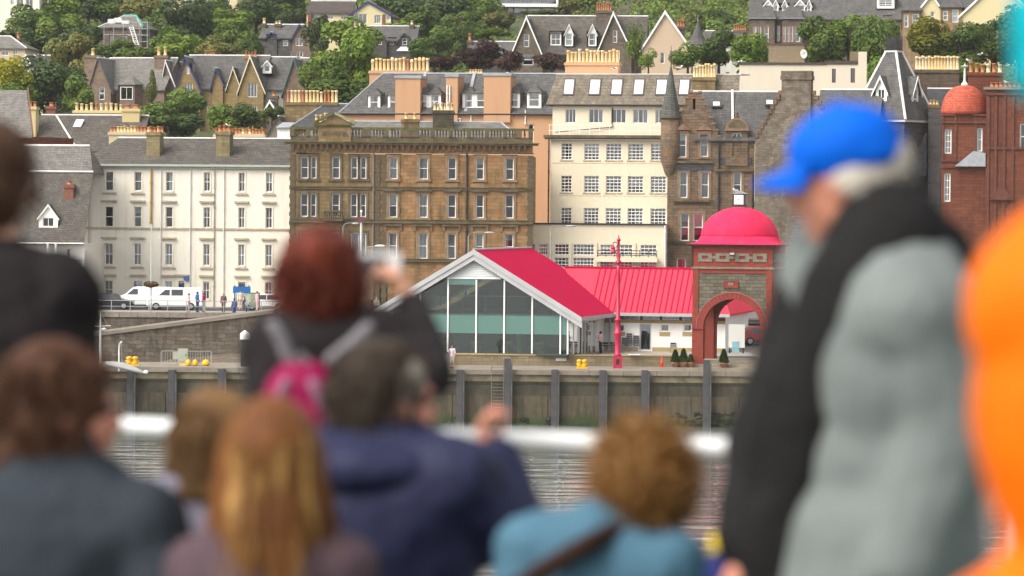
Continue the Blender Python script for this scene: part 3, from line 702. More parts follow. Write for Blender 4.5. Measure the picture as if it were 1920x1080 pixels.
# little balcony on the left
a, b_ = B.u(607), B.u(645); zz = G[1][2][2]
MB().box(a, b_, -.9, -.1, zz - .35, zz - .15).build('balcony_slab', DRESSD, B.e); MB().box(a, b_, -.95, -.75, zz + .45, zz + .6).build('balcony_rail', DRESSD, B.e)
for i in range(9): o = link('baluster', shared(('baluster', 1), BAL, DRESSD, True), None, B.e, (a + .12 + i * (b_ - a - .24) / 8, -.85, zz - .15)); o.scale = (1, 1, .6 / .63)
# shallow slate roof with lead ridge behind the parapet
roof_u(B, SLATEL, .6, W_ - 1.2, 1.2, 13, zb1 + .3, B.uz(770, 229, 7)[1], hl=3, hr=2, over=.2, vr=6, ridge=LEAD)
chimney(B, B.u(806), B.u(845), 4.2, 5.3, zb1, B.uz(825, 207, 4.7)[1], masonry('dark_stack', (.11, .09, .06), (.17, .14, .1), (.08, .07, .05), .5, .28, (.05, .05, .02), .9), 6, .72, [POT, POT, POTY], pr=.13)
chimney(B, B.u(751), B.u(783), .7, 1.6, zb1 + .5, B.uz(767, 223, 1)[1], SANDD, 2, .55, POT, pr=.15)
chimney(B, B.u(584), B.u(609), 2.5, 3.2, zb1, B.uz(597, 229, 2.7)[1], SANDD, 3, .75, POT, pr=.17)

# ---- peach hotel block behind
PEACH = plaster('peach_harling', (.5, .29, .165), (.36, .2, .11), .6)
B = Bld('peach_hotel', 'peach rendered hotel with grey roof dormers behind the sandstone hotel', 'building', 640, 374, -9, 9)
W_ = B.u(1042, 260); zt = B.uz(640, 213)[1]; zr = B.uz(860, 138, 5)[1]
wr = B.rect(990, 233, 1000.5, 266); wr2 = B.rect(989, 300, 999, 346)
walls(B, PEACH, [(0, zt), (W_, zt)], [wr, wr2], 12, z0=-4); win(B, wr, 'sash'); win(B, wr2, 'sash')
roof_u(B, SLATE, -.1, W_, 0, 12, zt + .05, zr, hl=3.4, over=.25, vr=5, ridge=LEAD)
DRK = plain('slate_hung_cheek', (.06, .065, .08), .7, .2)
for x0, x1 in ((741, 788), (836, 858), (907, 957)):
    yt = 147 - (x0 - 741) * .03
    z1 = B.uz((x0 + x1) / 2, yt, -.3)[1]; a, b_ = B.u(x0, 180, -.3), B.u(x1, 180, -.3)
    MB().box(a, b_, -.3, 3.2, zt - .8, z1).build('wall_stack', PEACH, B.e); MB().box(a - .1, b_ + .1, -.4, 3.3, z1 + .003, z1 + .28).build('stack_cap', LEAD, B.e)
for x0, x1 in ((694, 709), (731, 745), (786, 800), (808, 823), (871, 886), (894, 908), (957, 971), (992, 1011)):
    o = B.rect(x0, 179 - (x0 - 694) * .015, x1, 204 - (x0 - 694) * .015, .5); dormer(B, o, .5, 3.4, o[3] + .75, WHITE, SLATE, 'sash', None, hip=True, pad=.2, cur=rng.random() * .74)
for px in (775, 868, 930): MB().prism([(B.u(px), .05, zt + .25), (B.u(px) + .3, .05, zt + .25), (B.u(px + 1) + .3, 5, zr + .12), (B.u(px + 1), 5, zr + .12)], (0, 0, .05)).build('lead_roll', LEAD, B.e)
gutter(B, 0, W_, -.3, zt)
a, b_ = B.u(696, 150, 7), B.u(806, 150, 7); z1 = B.uz(750, 133, 7)[1]
chimney(B, a, b_, 6, 7.6, zt + .3, z1, PEACH, 15, 1.25, [POT, POT, POTY, POT, POTR], pr=.17, kinds=(0, 0, 1), jit=.08)
chimney(B, B.u(880, 140, 6), B.u(905, 140, 6), 5.5, 6.4, zr - 1, B.uz(892, 137, 6)[1], PEACH, 5, .35, POT, pr=.12)
for px, y0, y1 in ((838, 160, 212), (843, 160, 212), (984, 207, 233)): pipe(B, B.u(px), B.uz(px, y1)[1], B.uz(px, y0)[1], WHITE, .06, -.42 if px < 900 else -.1)
MB().path([(B.u(842), -.12, zt - .45), (B.u(862), -.12, zt - .45), (B.u(862), -.12, zt - .75), (B.u(882), -.12, zt - .75), (B.u(882), -.12, zt - .1)], .06, 6).build('soil_pipe', WHITE, B.e)

# ---- brown chimney and dark slate roof left of the peach hotel
B = Bld('slate_roofed_house', 'dark slate roofed house with a wide brown chimney of yellow pots', 'building', 555, 378, -8, 10)
zt = B.uz(600, 240)[1]; W_ = B.u(680, 240)
walls(B, SANDD, [(0, zt), (W_, zt)], [], 10, z0=-4); roof_u(B, SLATED, -.6, W_, 0, 10, zt, B.uz(620, 195, 4)[1], hl=2.8, over=.2, vr=4, ridge=LEAD)
chimney(B, B.u(537, 200, 4.2), B.u(634, 200, 4.2), 3.6, 4.9, zt - 3, B.uz(585, 192, 4)[1], SANDD, 14, 1.2, [POT, POT, POTR, POTY], pr=.16)

# ---- cream hotel
CREAM = plaster('cream_render', (.7, .62, .46), (.5, .41, .26), .5)
B = Bld('cream_hotel', 'cream rendered hotel with tan mansard roof and roof windows', 'building', 1030, 357, -10, ZP)
W_ = B.u(1262, 340); zt = B.uz(1130, 262)[1]
cols = [(1052, 1072), (1095, 1123), (1136, 1165), (1177, 1206), (1220, 1249)]
G = B.grid(cols, [(269, 300), (330, 361), (390, 421)], refx=1136, refy=345); ops = [(r, c, G[r][c]) for r in range(3) for c in range(5)]
walls(B, CREAM, [(0, zt), (W_, zt)], [o for _, _, o in ops], 13)
for r, c, o in ops: win(B, o, (3, 5) if c == 0 else (4, 5), inset=.12, t=.06, sill=.05, sillmat=TRIM, cur=rng.random() * .8)
for r in range(3): band(B, plain('cream_band', (.68, .58, .38), .8, .1), 0, W_, G[r][0][2] - .3, G[r][0][2] - .22, .03)
band(B, IRON, -.5, W_, zt + .02, zt + .16, .5, name='fascia'); band(B, DRESSD, -.6, W_, zt + .163, zt + .42, .55, name='flat_roof_edge')
pipe(B, -.15, 0, zt, IRON, .07, -.1)
U0 = .25; V1 = 1.6                                              # set-back attic storey
za = zt + .3; zm = B.uz(1130, 196, V1)[1]
g0 = B.grid([(1060, 1080), (1104, 1131), (1146, 1174), (1187, 1215), (1229, 1247)], [(204, 231)], V1, 1146, 215)[0]
U1 = B.u(1345, 180, V1)
mbw = walls(B, CREAM, [(B.u(1036, 220, V1), zm), (U1, zm)], g0, 9, z0=zt, v=V1, name='attic_wall')
for o in g0: win(B, o, 'three', v=V1, inset=.08, cur=.2 if rng.random() < .7 else .9)
TILE = slate('tan_mansard_tile', (.27, .225, .165), (.38, .325, .245), (.16, .12, .08), .5, .3)
zk = B.uz(1130, 138, V1 + 1.6)[1]; ua, ub = B.u(1025, 197, V1), B.u(1384, 150, V1)
mb = MB(); slab(mb, [(ua, V1 - .35, zm), (ub, V1 - .35, zm), (ub, V1 + 1.5, zk), (ua + .7, V1 + 1.5, zk)], .14); slab(mb, [(ua, V1 - .35, zm), (ua + .7, V1 + 1.5, zk), (ua + .7, V1 + 8, zk), (ua, V1 + 9.3, zm)], .14)
mb.build('mansard_roof', TILE, B.e)
mb = MB(); slab(mb, [(ua + .6, V1 + 1.45, zk), (ub + .1, V1 + 1.45, zk), (ub + .1, V1 + 9, zk + .2), (ua + .6, V1 + 9, zk + .2)], .1); mb.build('flat_roof', LEADW, B.e)
gutter(B, ua, U1, V1 - .4, zm - .05)
FRM = plain('roof_window_frame', (.1, .075, .07), .6, .2)
for x0, x1 in ((1056, 1077), (1104, 1126), (1145, 1167), (1187, 1208), (1229, 1251), (1272, 1293)):
    f0 = .28; f1 = .83; xa, xb = B.u(x0, 160, V1 + .5), B.u(x1, 160, V1 + .5)
    P = lambda x, f, k: (x, V1 - .35 + 1.85 * f - k * .6, zm + (zk - zm) * f + k * .45)
    mb = MB(); mb.prism([P(xa, f0, .1), P(xb, f0, .1), P(xb, f1, .1), P(xa, f1, .1)], (0, .1, -.1)); o = mb.build('roof_window', FRM, B.e)
    t_ = .11; f2, f3 = f0 + .05, f1 - .05
    link('pane', MB().poly([P(xa + t_, f2, .12), P(xb - t_, f2, .12), P(xb - t_, f3, .12), P(xa + t_, f3, .12)]).mesh('pane'), plain('blind_behind_glass', (.6, .62, .62), .15, .08, 1, spec=.6), o)
# attic walkway rail
mb = MB()
for z in (.45, .95): mb.tube((-.2, -.1, zt + .4 + z), (W_, -.1, zt + .4 + z), .025, .025, 5)
mb.build('guard_rail', WHITE, B.e)
for i in range(13): link('guard_post', shared(('guard_post', 1), lambda: MB().tube((0, 0, 0), (0, 0, .97), .025, .025, 5), WHITE), None, B.e, (-.1 + i * W_ / 12.2, -.1, zt + .4))
MB().path([(B.u(1142), V1 - .1, zm - .3), (B.u(1142), V1 - .1, zm - 2.1), (B.u(1036), V1 - .4, zm - 2.6)], .045, 6).build('drainpipe', IRON, B.e)
chimney(B, B.u(1300, 150, V1 + 1), B.u(1343, 150, V1 + 1), V1 + .2, V1 + 1.4, zm - .5, B.uz(1320, 145, V1 + .5)[1], SANDD, 8, 1.15, [POTY, POTY, POT], pr=.14)
chimney(B, B.u(1061, 120, V1 + 6), B.u(1161, 120, V1 + 6), V1 + 5.5, V1 + 7, zk - .5, B.uz(1110, 117, V1 + 6)[1], PEACH, 14, 1.15, [POTY, POT, POT], pr=.17)

# ---- low cream wing of the hotel
B = Bld('hotel_wing', 'low flat-roofed cream wing with long rows of small-paned windows', 'building', 898, 347, -4, ZP - .1)
W_ = B.u(1249, 460); zt = B.uz(1070, 421)[1]
gA = B.grid([(911, 939), (950, 970), (976, 1003), (1010, 1027), (1040, 1067), (1075, 1114), (1126, 1150), (1155, 1186), (1201, 1231)], [(458, 478), (483, 502), (515, 545)], refx=1070, refy=470)
ops = [o for row in gA for o in row]
walls(B, CREAM, [(0, zt), (W_, zt)], ops, 10)
for o in ops: win(B, o, (4, 3) if o[1] - o[0] < 1.6 else (6, 3), inset=.1, t=.06)
band(B, IRON, -.1, W_, zt, zt + .14, .15, name='coping'); MB().box(-.1, W_, .003, 10, zt + .02, zt + .1).build('flat_roof', LEADW, B.e)
for px in (944, 1033, 1070, 1118, 1190): MB().box(B.u(px) - .12, B.u(px) + .12, -.12, -.002, 0, zt - 1.6).build('pilaster', CREAM, B.e)
a, b_ = B.u(1121), B.u(1234); z0 = B.uz(1070, 490)[1]; z1 = B.uz(1070, 481)[1]
MB().box(a, b_, -1.2, -.13, z0, z1).build('balcony_slab', CREAM, B.e)
mb = MB()
for z in (z1 + .12, z1 + .28, z1 + .55): mb.box(a, b_, -1.2, -1.13, z, z + .07)
mb.build('balcony_rail', IRON, B.e)
for i in range(8): link('balcony_post', shared(('balcony_post', 1), lambda: MB().box(-.03, .03, -.04, .04, 0, .62), IRON), None, B.e, (a + .06 + i * (b_ - a - .12) / 7, -1.16, z1))
pipe(B, W_ - .1, 0, zt, WHITE, .07)

# ---- baronial tenement with turret
BAR = masonry('brown_whinstone', (.19, .135, .09), (.3, .22, .145), (.13, .1, .075), .55, .26, (.07, .06, .035), .7, wob=.12, hue=(.33, .19, .11), bs=.9)
RUBL = masonry('pale_rubble', (.22, .18, .135), (.35, .3, .235), (.235, .2, .16), .5, .23, (.1, .08, .05), .8, wob=.42, bs=.9, hue=(.2, .15, .105))
DR2 = plain('red_brown_dressing', (.31, .19, .115), .9, .3, 2)
B = Bld('baronial_tenement', 'brown stone tenement with crow-stepped gable and pointed corner turret', 'building', 1250, 349, -2, ZP)
W_ = B.u(1414, 400); zt = B.uz(1380, 262)[1]
gu0, gu1, gum = B.u(1252, 260), B.u(1351, 260), B.u(1303, 200); zp = B.uz(1303, 168)[1]
zg = B.uz(1303, 268)[1]
prof = [(0, zg)]; n = 8                                          # crow steps
for i in range(n):
    a = gu0 + (gum - .35 - gu0) * i / n; zz = zg + (zp - zg) * (i + 1) / (n + .5); prof += [(a + .001 if i == 0 else a, prof[-1][1]), (a + .002, zz)]
prof += [(gum + .35, prof[-1][1])]
for i in range(n):
    a = gum + .35 + (gu1 - gum - .35) * (i + 1) / n; zz = zg + (zp - zg) * (n - i - 1) / (n + .5); prof += [(a - .002, prof[-1][1]), (a, zz)]
prof += [(gu1 + .002, zt), (W_, zt)]
G = [B.rect(*r) for r in ((1272, 250, 1287, 295), (1313, 250, 1328, 294), (1274, 322, 1289, 371), (1314, 322, 1329, 371), (1375, 322, 1390, 371), (1276, 400, 1292, 452), (1300, 400, 1318, 452), (1269, 484, 1286, 520), (1374, 420, 1390, 465), (1299, 185, 1304, 205))]
walls(B, BAR, prof, G, 9, reveal=.25)
for o in G[:-1]: win(B, o, 'sash', inset=.2, t=.09, cur=.7 if o in (G[1], G[2], G[3]) else None)
for o in G[:-1]:
    mb = MB(); mg = .22; mb.box(o[0] - mg, o[0] - .004, -.05, -.002, o[2] - .2, o[3] + mg); mb.box(o[1] + .004, o[1] + mg, -.05, -.002, o[2] - .2, o[3] + mg); mb.box(o[0], o[1], -.05, -.002, o[3] + .004, o[3] + mg); mb.box(o[0] - .05, o[1] + .05, -.12, -.002, o[2] - .16, o[2] - .004); mb.build('window_surround', DR2, B.e)
for o in G[:2]:
    um = (o[0] + o[1]) / 2; z = o[3] + .3; MB().prism([(um - .75, -.18, z), (um + .75, -.18, z), (um, -.18, z + .55)], (0, .17, 0)).build('window_pediment', DR2, B.e)
k = 1                                                            # capstone on every step
for i in range(n):
    a = gu0 + (gum - .35 - gu0) * i / n; zz = zg + (zp - zg) * (i + 1) / (n + .5); MB().box(a - .06, a + (gum - .35 - gu0) / n + .06, -.08, .5, zz + .003, zz + .16).build('crow_step', DR2, B.e)
    a = gum + .35 + (gu1 - gum - .35) * (i + 1) / n; zz = zg + (zp - zg) * (n - i) / (n + .5); MB().box(a - (gu1 - gum - .35) / n - .06, a + .06, -.08, .5, zz + .003, zz + .16).build('crow_step', DR2, B.e)
MB().box(B.u(1264), B.u(1336), -.06, -.002, B.uz(1300, 320)[1], B.uz(1300, 308)[1]).build('slate_panel', SLATED, B.e)
MB().box(B.u(1347), B.u(1408), -.06, -.002, B.uz(1378, 308)[1], B.uz(1378, 296)[1]).build('slate_panel', SLATED, B.e)
for py, x0, x1 in ((306, 1250, 1336), (378, 1262, 1330), (456, 1250, 1412), (321, 1340, 1412)):
    z = B.uz(1300, py)[1]; band(B, DRESSD, B.u(x0), B.u(x1), z, z + .2, .18)
for i in range(14): link('corbel', shared(('corbel', 2), lambda: MB().prism([(0, -.22, 0), (0, 0, 0), (0, 0, -.3)], (.15, 0, 0)), DRESSD), None, B.e, (B.u(1264) + i * .235, -.003, B.uz(1300, 378)[1] - .004))
pipe(B, B.u(1347), 3, zt, IRON, .08); pipe(B, B.u(1411), 3, B.uz(1411, 325)[1], IRON, .08)
zr = B.uz(1390, 172, 5)[1]
roof_u(B, SLATE, gum, B.u(1470, 200, 4), 0, 10, zt, zr, over=.25, vr=5)
roof_v(B, SLATE, gu0 + .1, gu1 - .1, .3, 6, zg + .1, zp - .5, over=.05, front=0)
MB().prism([(B.u(1371, 200, 3), .3, zt + .6), (B.u(1375, 200, 3), .3, zt + .6), (B.u(1375, 175, 5), 5, zr + .15), (B.u(1371, 175, 5), 5, zr + .15)], (0, 0, .06)).build('pale_flashing', LEADW, B.e)
for px, py in ((1343, 197), (1443, 194)):                       # skylights
    u_, z_ = B.uz(px, py, 3.4); mb = MB(); mb.prism([(u_ - .45, 3.0, z_ - .3), (u_ + .45, 3.0, z_ - .3), (u_ + .45, 3.45, z_ + .25), (u_ - .45, 3.45, z_ + .25)], (0, -.12, .12)); o = mb.build('skylight', FRM, B.e)
    link('pane', MB().poly([(u_ - .3, 2.9, z_ - .06), (u_ + .3, 2.9, z_ - .06), (u_ + .3, 3.25, z_ + .32), (u_ - .3, 3.25, z_ + .32)]).mesh('pane'), plain('blind_behind_glass', (.6, .62, .62), .15, .08), o)
# round-headed dormer
o = B.rect(1373, 249, 1390, 292); um = (o[0] + o[1]) / 2; a, b_ = um - 1.0, um + 1.0
zd = B.uz(1380, 242)[1]
mb = MB(); wall_into(mb, [(a, zd), (b_, zd)], zt - 2.4, [o], -.12, .25); mb.poly([(a, -.12, zt - 2.4), (a, 3, zt - 2.4), (a, 3, zd), (a, -.12, zd)]); mb.poly([(b_, -.12, zt - 2.4), (b_, 3, zt - 2.4), (b_, 3, zd), (b_, -.12, zd)]); mb.build('stone_dormer', BAR, B.e, fix=False)
arc = [(um + 1.05 * math.cos(t_), -.2, zd + 1.02 * math.sin(t_)) for t_ in [math.pi * i / 14 for i in range(15)]]
MB().prism(arc, (0, 1.6, 0)).build('round_pediment', DR2, B.e); arc2 = [(um + .8 * math.cos(t_), -.235, zd + .12 + .72 * math.sin(t_)) for t_ in [math.pi * i / 14 for i in range(15)]]
MB().prism(arc2, (0, .03, 0)).build('pediment_panel', DRESSD, B.e); MB().box(a - .12, b_ + .12, -.3, .3, zd - .16, zd).build('pediment_base', DR2, B.e); win(B, o, 'sash4', -.12, .2, t=.08)
MB().lathe([(.12, 0), (.16, .15), (.1, .3), (.14, .42), (.02, .6)], 8, (um, .2, zd + 1.02)).build('finial', DRESSD, B.e)
# corner turret
tu = B.u(1257, 260); tr_ = (B.u(1275, 260) - B.u(1239, 260)) / 2; z2 = B.uz(1257, 218)[1]; z1 = B.uz(1257, 302)[1]; z0 = B.uz(1257, 335)[1]; za = B.uz(1259, 120)[1]
T = MB().lathe([(.2, z0), (.5, z0 + .5), (tr_ * .75, z0 + 1.0), (tr_, z1), (tr_, z2)], 16, (tu, .35, 0)).build('turret', BAR, B.e, smooth=True)
link('turret_cornice', MB().lathe([(tr_ + .003, z2 - .25), (tr_ + .18, z2 - .15), (tr_ + .18, z2), (tr_ + .01, z2 + .003)], 16, (tu, .35, 0)).mesh('turret_cornice'), DRESSD, T)
link('spire', MB().lathe([(tr_ + .12, z2 + .006), (tr_ * .72, z2 + (za - z2) * .3), (.03, za)], 12, (tu, .35, 0)).mesh('spire'), slate('green_grey_slate', (.13, .14, .12), (.2, .21, .18), (.2, .2, .14)), T)
link('finial', MB().tube((tu, .35, za - .1), (tu, .35, za + 1.7), .05, .02, 6).box(tu - .25, tu + .25, .32, .38, za + .7, za + .78).box(tu - .14, tu + .14, .32, .38, za + 1.1, za + 1.16).mesh('finial'), IRON, T)
# gable wing with the great wall-head chimney
B = Bld('rubble_gable_house', 'tall pale rubble gable with crow steps and a massive chimney stack', 'building', 1413, 348, -12, ZP)
W_ = B.u(1576, 330); um = B.u(1493, 250); zg = B.uz(1420, 262)[1]; zp = B.uz(1493, 172)[1]
prof = [(0, zg)]; n = 10; cw = um - 1.35
for i in range(n): a = cw * i / n; prof += [(a + .001, prof[-1][1]), (a + .002, zg + (zp - zg) * (i + 1) / n)]
cr = um + 1.35; prof += [(cr, prof[-1][1])]
for i in range(n): a = cr + (W_ - cr) * (i + 1) / n; prof += [(a - .002, prof[-1][1]), (a, zg + (zp - zg) * (n - i - 1) / n)]
gw = [B.rect(1511, 421, 1527, 470), B.rect(1533, 421, 1545, 470)]
walls(B, RUBL, prof, gw, 12)
for o in gw: win(B, o, 'sash')
for i in range(n):
    zz = zg + (zp - zg) * (i + 1) / n; a = cw * i / n; MB().box(a - .08, a + cw / n + .05, -.1, .5, zz - .28, zz + .1).build('crow_step', BAR, B.e)
    a = cr + (W_ - cr) * (i + 1) / n; zz = zg + (zp - zg) * (n - i) / n; MB().box(a - (W_ - cr) / n - .05, a + .08, -.1, .5, zz - .28, zz + .1).build('crow_step', BAR, B.e)
roof_v(B, SLATE, .2, W_ - .2, .45, 12, zg, zp, over=0, front=0)
z1 = B.uz(1493, 133)[1]; a, b_ = B.u(1466, 170), B.u(1521, 170)
mb = MB(); mb.box(a, b_, -.25, 1.3, -1, z1 - .8); mb.box(a - .1, b_ + .1, -.35, 1.4, z1 - .8, z1 - .45); mb.box(a - .05, b_ + .05, -.3, 1.35, z1 - .45, z1); mb.build('gable_chimney', RUBL, B.e)
roof_u(B, SLATE, cr, B.u(1650, 200, 5), 3, 12, B.uz(1600, 240, 3)[1], B.uz(1600, 168, 7)[1], over=.1, vr=7)
for k in range(26):                                              # grey squared stones of the lower right corner
    pass
GREYB = masonry('grey_squared_stone', (.11, .105, .105), (.24, .215, .205), (.36, .33, .3), .6, .3, (.2, .12, .1), .5, wob=.12, mw=.02, hue=(.2, .15, .13))
walls(B, GREYB, [(B.u(1484, 420, -.4), B.uz(1500, 345, -.4)[1]), (B.u(1580, 420, -.4), B.uz(1500, 345, -.4)[1])], [], .38, v=-.4, name='grey_stone_face')

# ---- grey tower house with pyramid roof
DKST = masonry('dark_grey_stone', (.1, .1, .1), (.18, .17, .165), (.2, .19, .18), .6, .3, (.06, .055, .05), .6, wob=.12, mw=.014, hue=(.15, .13, .115))
B = Bld('grey_tower_house', 'dark grey stone tower with steep pyramid slate roof and two white dormers', 'building', 1692, 350, 55, ZP)
s_ = 3.9; zt = B.uz(1690, 224)[1]; zk = B.uz(1690, 100, 3)[1]; tp = .55
walls(B, DKST, [(0, zt), (s_ * 1.35, zt)], [], s_ * 1.35, sides=True)
mb = MB(); e = .3; S2 = s_ * 1.35; c_ = S2 / 2
cr4 = [(-e, -e, zt), (S2 + e, -e, zt), (S2 + e, S2 + e, zt), (-e, S2 + e, zt)]; tp4 = [(c_ - tp, c_ - tp, zk), (c_ + tp, c_ - tp, zk), (c_ + tp, c_ + tp, zk), (c_ - tp, c_ + tp, zk)]
for i in range(4): mb.poly([cr4[i], cr4[(i + 1) % 4], tp4[(i + 1) % 4], tp4[i]])
mb.poly(tp4); mb.poly(cr4[::-1]); mb.build('pyramid_roof', SLATE, B.e)
for i in range(4): ridge_bar(B, cr4[i], tp4[i], .13, LEADW, 'hip_cap')
MB().box(c_ - tp - .1, c_ + tp + .1, c_ - tp - .1, c_ + tp + .1, zk + .003, zk + .15).build('lead_cap', LEADW, B.e)
mb = MB()
for k in range(9):
    x = c_ - tp + 2 * tp * k / 8
    for y in (c_ - tp, c_ + tp): mb.box(x - .025, x + .025, y - .02, y + .02, zk + .15, zk + (1.25 if k % 2 else 1.5)); mb.box(y - .02, y + .02, x - .025, x + .025, zk + .15, zk + (1.25 if k % 2 else 1.5))
for z in (.35, .9): mb.box(c_ - tp, c_ + tp, c_ - tp - .02, c_ - tp + .02, zk + z, zk + z + .06); mb.box(c_ - tp - .02, c_ - tp + .02, c_ - tp, c_ + tp, zk + z, zk + z + .06)
mb.build('iron_cresting', IRON, B.e)
MB().box(-.25, S2 + .2, -.25, -.003, zt - .2, zt).build('eaves_board', LEADW, B.e); MB().box(-.25, -.003, 0, S2 + .2, zt - .2, zt).build('eaves_board', LEADW, B.e)
def pyr_dormer(side):
    # a white gothic dormer on the right-hand (front) or left-hand slope
    z0 = zt + 1.15; o = (c_ - .38, c_ + .38, z0, z0 + 1.7); fl = (lambda u, v, z: (u, v, z)) if side == 0 else (lambda u, v, z: (v, S2 - u, z))
    vf = .35; mb = MB(); u0, u1 = o[0] - .2, o[1] + .2; zr_ = o[3] + 1.1
    wall_into(mb, [(u0, o[3] + .05), (c_, zr_), (u1, o[3] + .05)], z0 - .2, [o], vf, .1, fl)
    for uu in (u0, u1): mb.poly([fl(uu, vf, z0 - .2), fl(uu, vf + 1.6, z0 - .2), fl(uu, vf + 1.6, o[3] + .05), fl(uu, vf, o[3] + .05)])
    D = mb.build('dormer', WHITE, B.e, fix=False)
    mb = MB(); A, E_, C_ = (u0 - .3, vf - .25, o[3] - .5), (c_, vf - .25, zr_ + .1), (u1 + .3, vf - .25, o[3] - .5)
    for p in (A, C_): mb.prism([fl(*p), fl(*E_), fl(E_[0], vf + 1.9, E_[2]), fl(p[0], vf + 1.2, p[2])], (0, 0, -.08))
    link('dormer_roof', mb.mesh('dormer_roof'), SLATE, D)
    mb = MB()
    for p in (A, C_): mb.prism([fl(p[0], vf - .3, p[2]), fl(c_, vf - .3, E_[2] + .02), fl(c_, vf - .3, E_[2] - .3), fl(p[0], vf - .3, p[2] - .25)], tuple(Vector(fl(0, .045, 0)) - Vector(fl(0, 0, 0))))
    link('bargeboard', mb.mesh('bargeboard'), WHITE, D)
    mb = MB(); mb.box(-.05, .05, 0, .05, 0, 1.7) if False else None
    P0 = [fl(o[0], vf + .06, o[2]), fl(o[1], vf + .06, o[2]), fl(o[1], vf + .06, o[3]), fl(o[0], vf + .06, o[3])]
    link('pane', MB().poly(P0).mesh('pane'), plain('dark_pane', (.05, .06, .07), .1, .1, spec=.7), D)
    mb = MB(); off = tuple(Vector(fl(0, .04, 0)) - Vector(fl(0, 0, 0)))
    for a, b__, c0, c1 in ((c_ - .03, c_ + .03, o[2], o[3]), (o[0], o[0] + .09, o[2], o[3]), (o[1] - .09, o[1], o[2], o[3]), (o[0], o[1], o[2] + .75, o[2] + .85), (o[0], o[1], o[2], o[2] + .1), (o[0], o[1], o[3] - .1, o[3])):
        mb.prism([fl(a, vf + .01, c0), fl(b__, vf + .01, c0), fl(b__, vf + .01, c1), fl(a, vf + .01, c1)], off)
    link('frame', mb.mesh('frame'), WHITE, D)
pyr_dormer(0); pyr_dormer(1)
# grey pier and big chimney between tower and red turret
B = Bld('grey_gable_house', 'dark grey stone house with broad brown chimney between tower and red turret', 'building', 1738, 353, -6, ZP)
zt = B.uz(1750, 212)[1]
walls(B, DKST, [(0, zt), (B.u(1785, 300), zt)], [], 10); roof_u(B, SLATED, 0, B.u(1785, 300), 0, 10, zt, zt + 2.4, over=.15)
MB().box(-.05, B.u(1764), -.5, -.01, 0, B.uz(1750, 205)[1]).build('stone_pier', DKST, B.e)
chimney(B, 0, .9, -.4, .4, zt - .5, B.uz(1750, 196)[1] , SANDD, 3, .4, POT, pr=.13)
chimney(B, B.u(1716, 150, 6), B.u(1798, 150, 6), 5.2, 7, zt - 1, B.uz(1757, 131, 6)[1], masonry('brown_stack', (.16, .115, .08), (.24, .175, .12), (.12, .09, .07), .6, .3, (.05, .045, .03), .8), 14, 1.25, [POTY, POT, POTY], pr=.17, jit=.05)
MB().prism([(B.u(1700, 400, -1), -1, B.uz(1715, 320, -1)[1]), (B.u(1737, 300, -1), -1, B.uz(1735, 245, -1)[1]), (B.u(1737, 300, -1), -1, B.uz(1735, 330, -1)[1]), (B.u(1700, 400, -1), -1, B.uz(1715, 330, -1)[1])], (0, .3, 0)).build('lean_to_roof', SLATED, B.e)

# ---- red sandstone building with red domed turret
REDS = masonry('red_sandstone', (.2, .065, .035), (.28, .095, .05), (.13, .05, .03), .7, .3, (.06, .03, .02), .7, bs=.5)
REDD = plain('dark_red_moulding', (.16, .055, .035), .85, .3, 2)
B = Bld('red_sandstone_building', 'dark red sandstone building with orange-red tiled dome and tall ribbed stack', 'building', 1762, 345, -8, ZP)
ru0, ru1 = 0, B.u(1848, 300); zt = B.uz(1800, 214)[1]
gw = [B.rect(1771, 242, 1784, 288), B.rect(1770, 325, 1782, 378), B.rect(1832, 240, 1842, 284)]
walls(B, REDS, [(0, zt), (ru1, zt)], gw, 6)
for i, o in enumerate(gw): win(B, o, 'sash4' if i < 2 else 'sash', inset=.15, t=.1, cur=.7)
for py in (214, 228, 300, 312):
    z = B.uz(1800, py)[1]; band(B, REDD, -.12, ru1 + .02, z - .14, z, .16)
for px in (1766, 1790, 1828): MB().box(B.u(px) - .1, B.u(px) + .1, -.1, -.002, B.uz(px, 300)[1], zt - .2).build('pilaster', REDD, B.e)
dc = (ru0 + ru1) / 2; rd = (ru1 - ru0) / 2 + .15; hd = B.uz(1803, 160, 2)[1] - zt
DOMER = slate('red_clay_tile', (.5, .085, .045), (.62, .14, .075), (.42, .1, .06), .3, .15)
dm = MB().lathe([(rd * math.cos(t_) ** .8 if t_ < 1.5 else .25, hd * math.sin(t_)) for t_ in [1.52 * i / 12 for i in range(13)]], 24, (dc, rd * .8, zt + .003)).build('dome', DOMER, B.e, smooth=True)
link('finial', MB().lathe([(.35, -.1), (.3, .12), (.12, .35), (.08, 1.6), (.3, 1.7), (.3, 1.76), (.06, 1.8), (.05, 2.0)], 10, (dc, rd * .8, zt + hd)).mesh('finial'), LEADW, dm)
mb = MB(); za, zb_ = B.uz(1820, 312, -.5)[1], B.uz(1820, 283, -.5)[1]; mb.prism([(B.u(1790, 312, -.5), -.6, za), (ru1, -.6, za), (ru1, -.6, za + 1.2), (B.u(1825, 290, -.5), -.6, zb_)], (0, .55, 0)); mb.build('lead_roof', LEAD, B.e)
wu0, wu1 = ru1 + .01, B.u(1965, 300); zs = B.uz(1880, 168, -.4)[1]
walls(B, REDS, [(wu0, zs), (wu1, zs)], [B.rect(1912, 232, 1926, 280, -.4)], 5, v=-.4, name='stack_wall'); win(B, B.rect(1912, 232, 1926, 280, -.4), 'sash', v=-.4, inset=.15, t=.1)
for px in (1850, 1864, 1880, 1896): MB().box(B.u(px, 300, -.4), B.u(px + 5, 300, -.4), -.52, -.403, 0, zs - .6).build('rib', REDD, B.e)
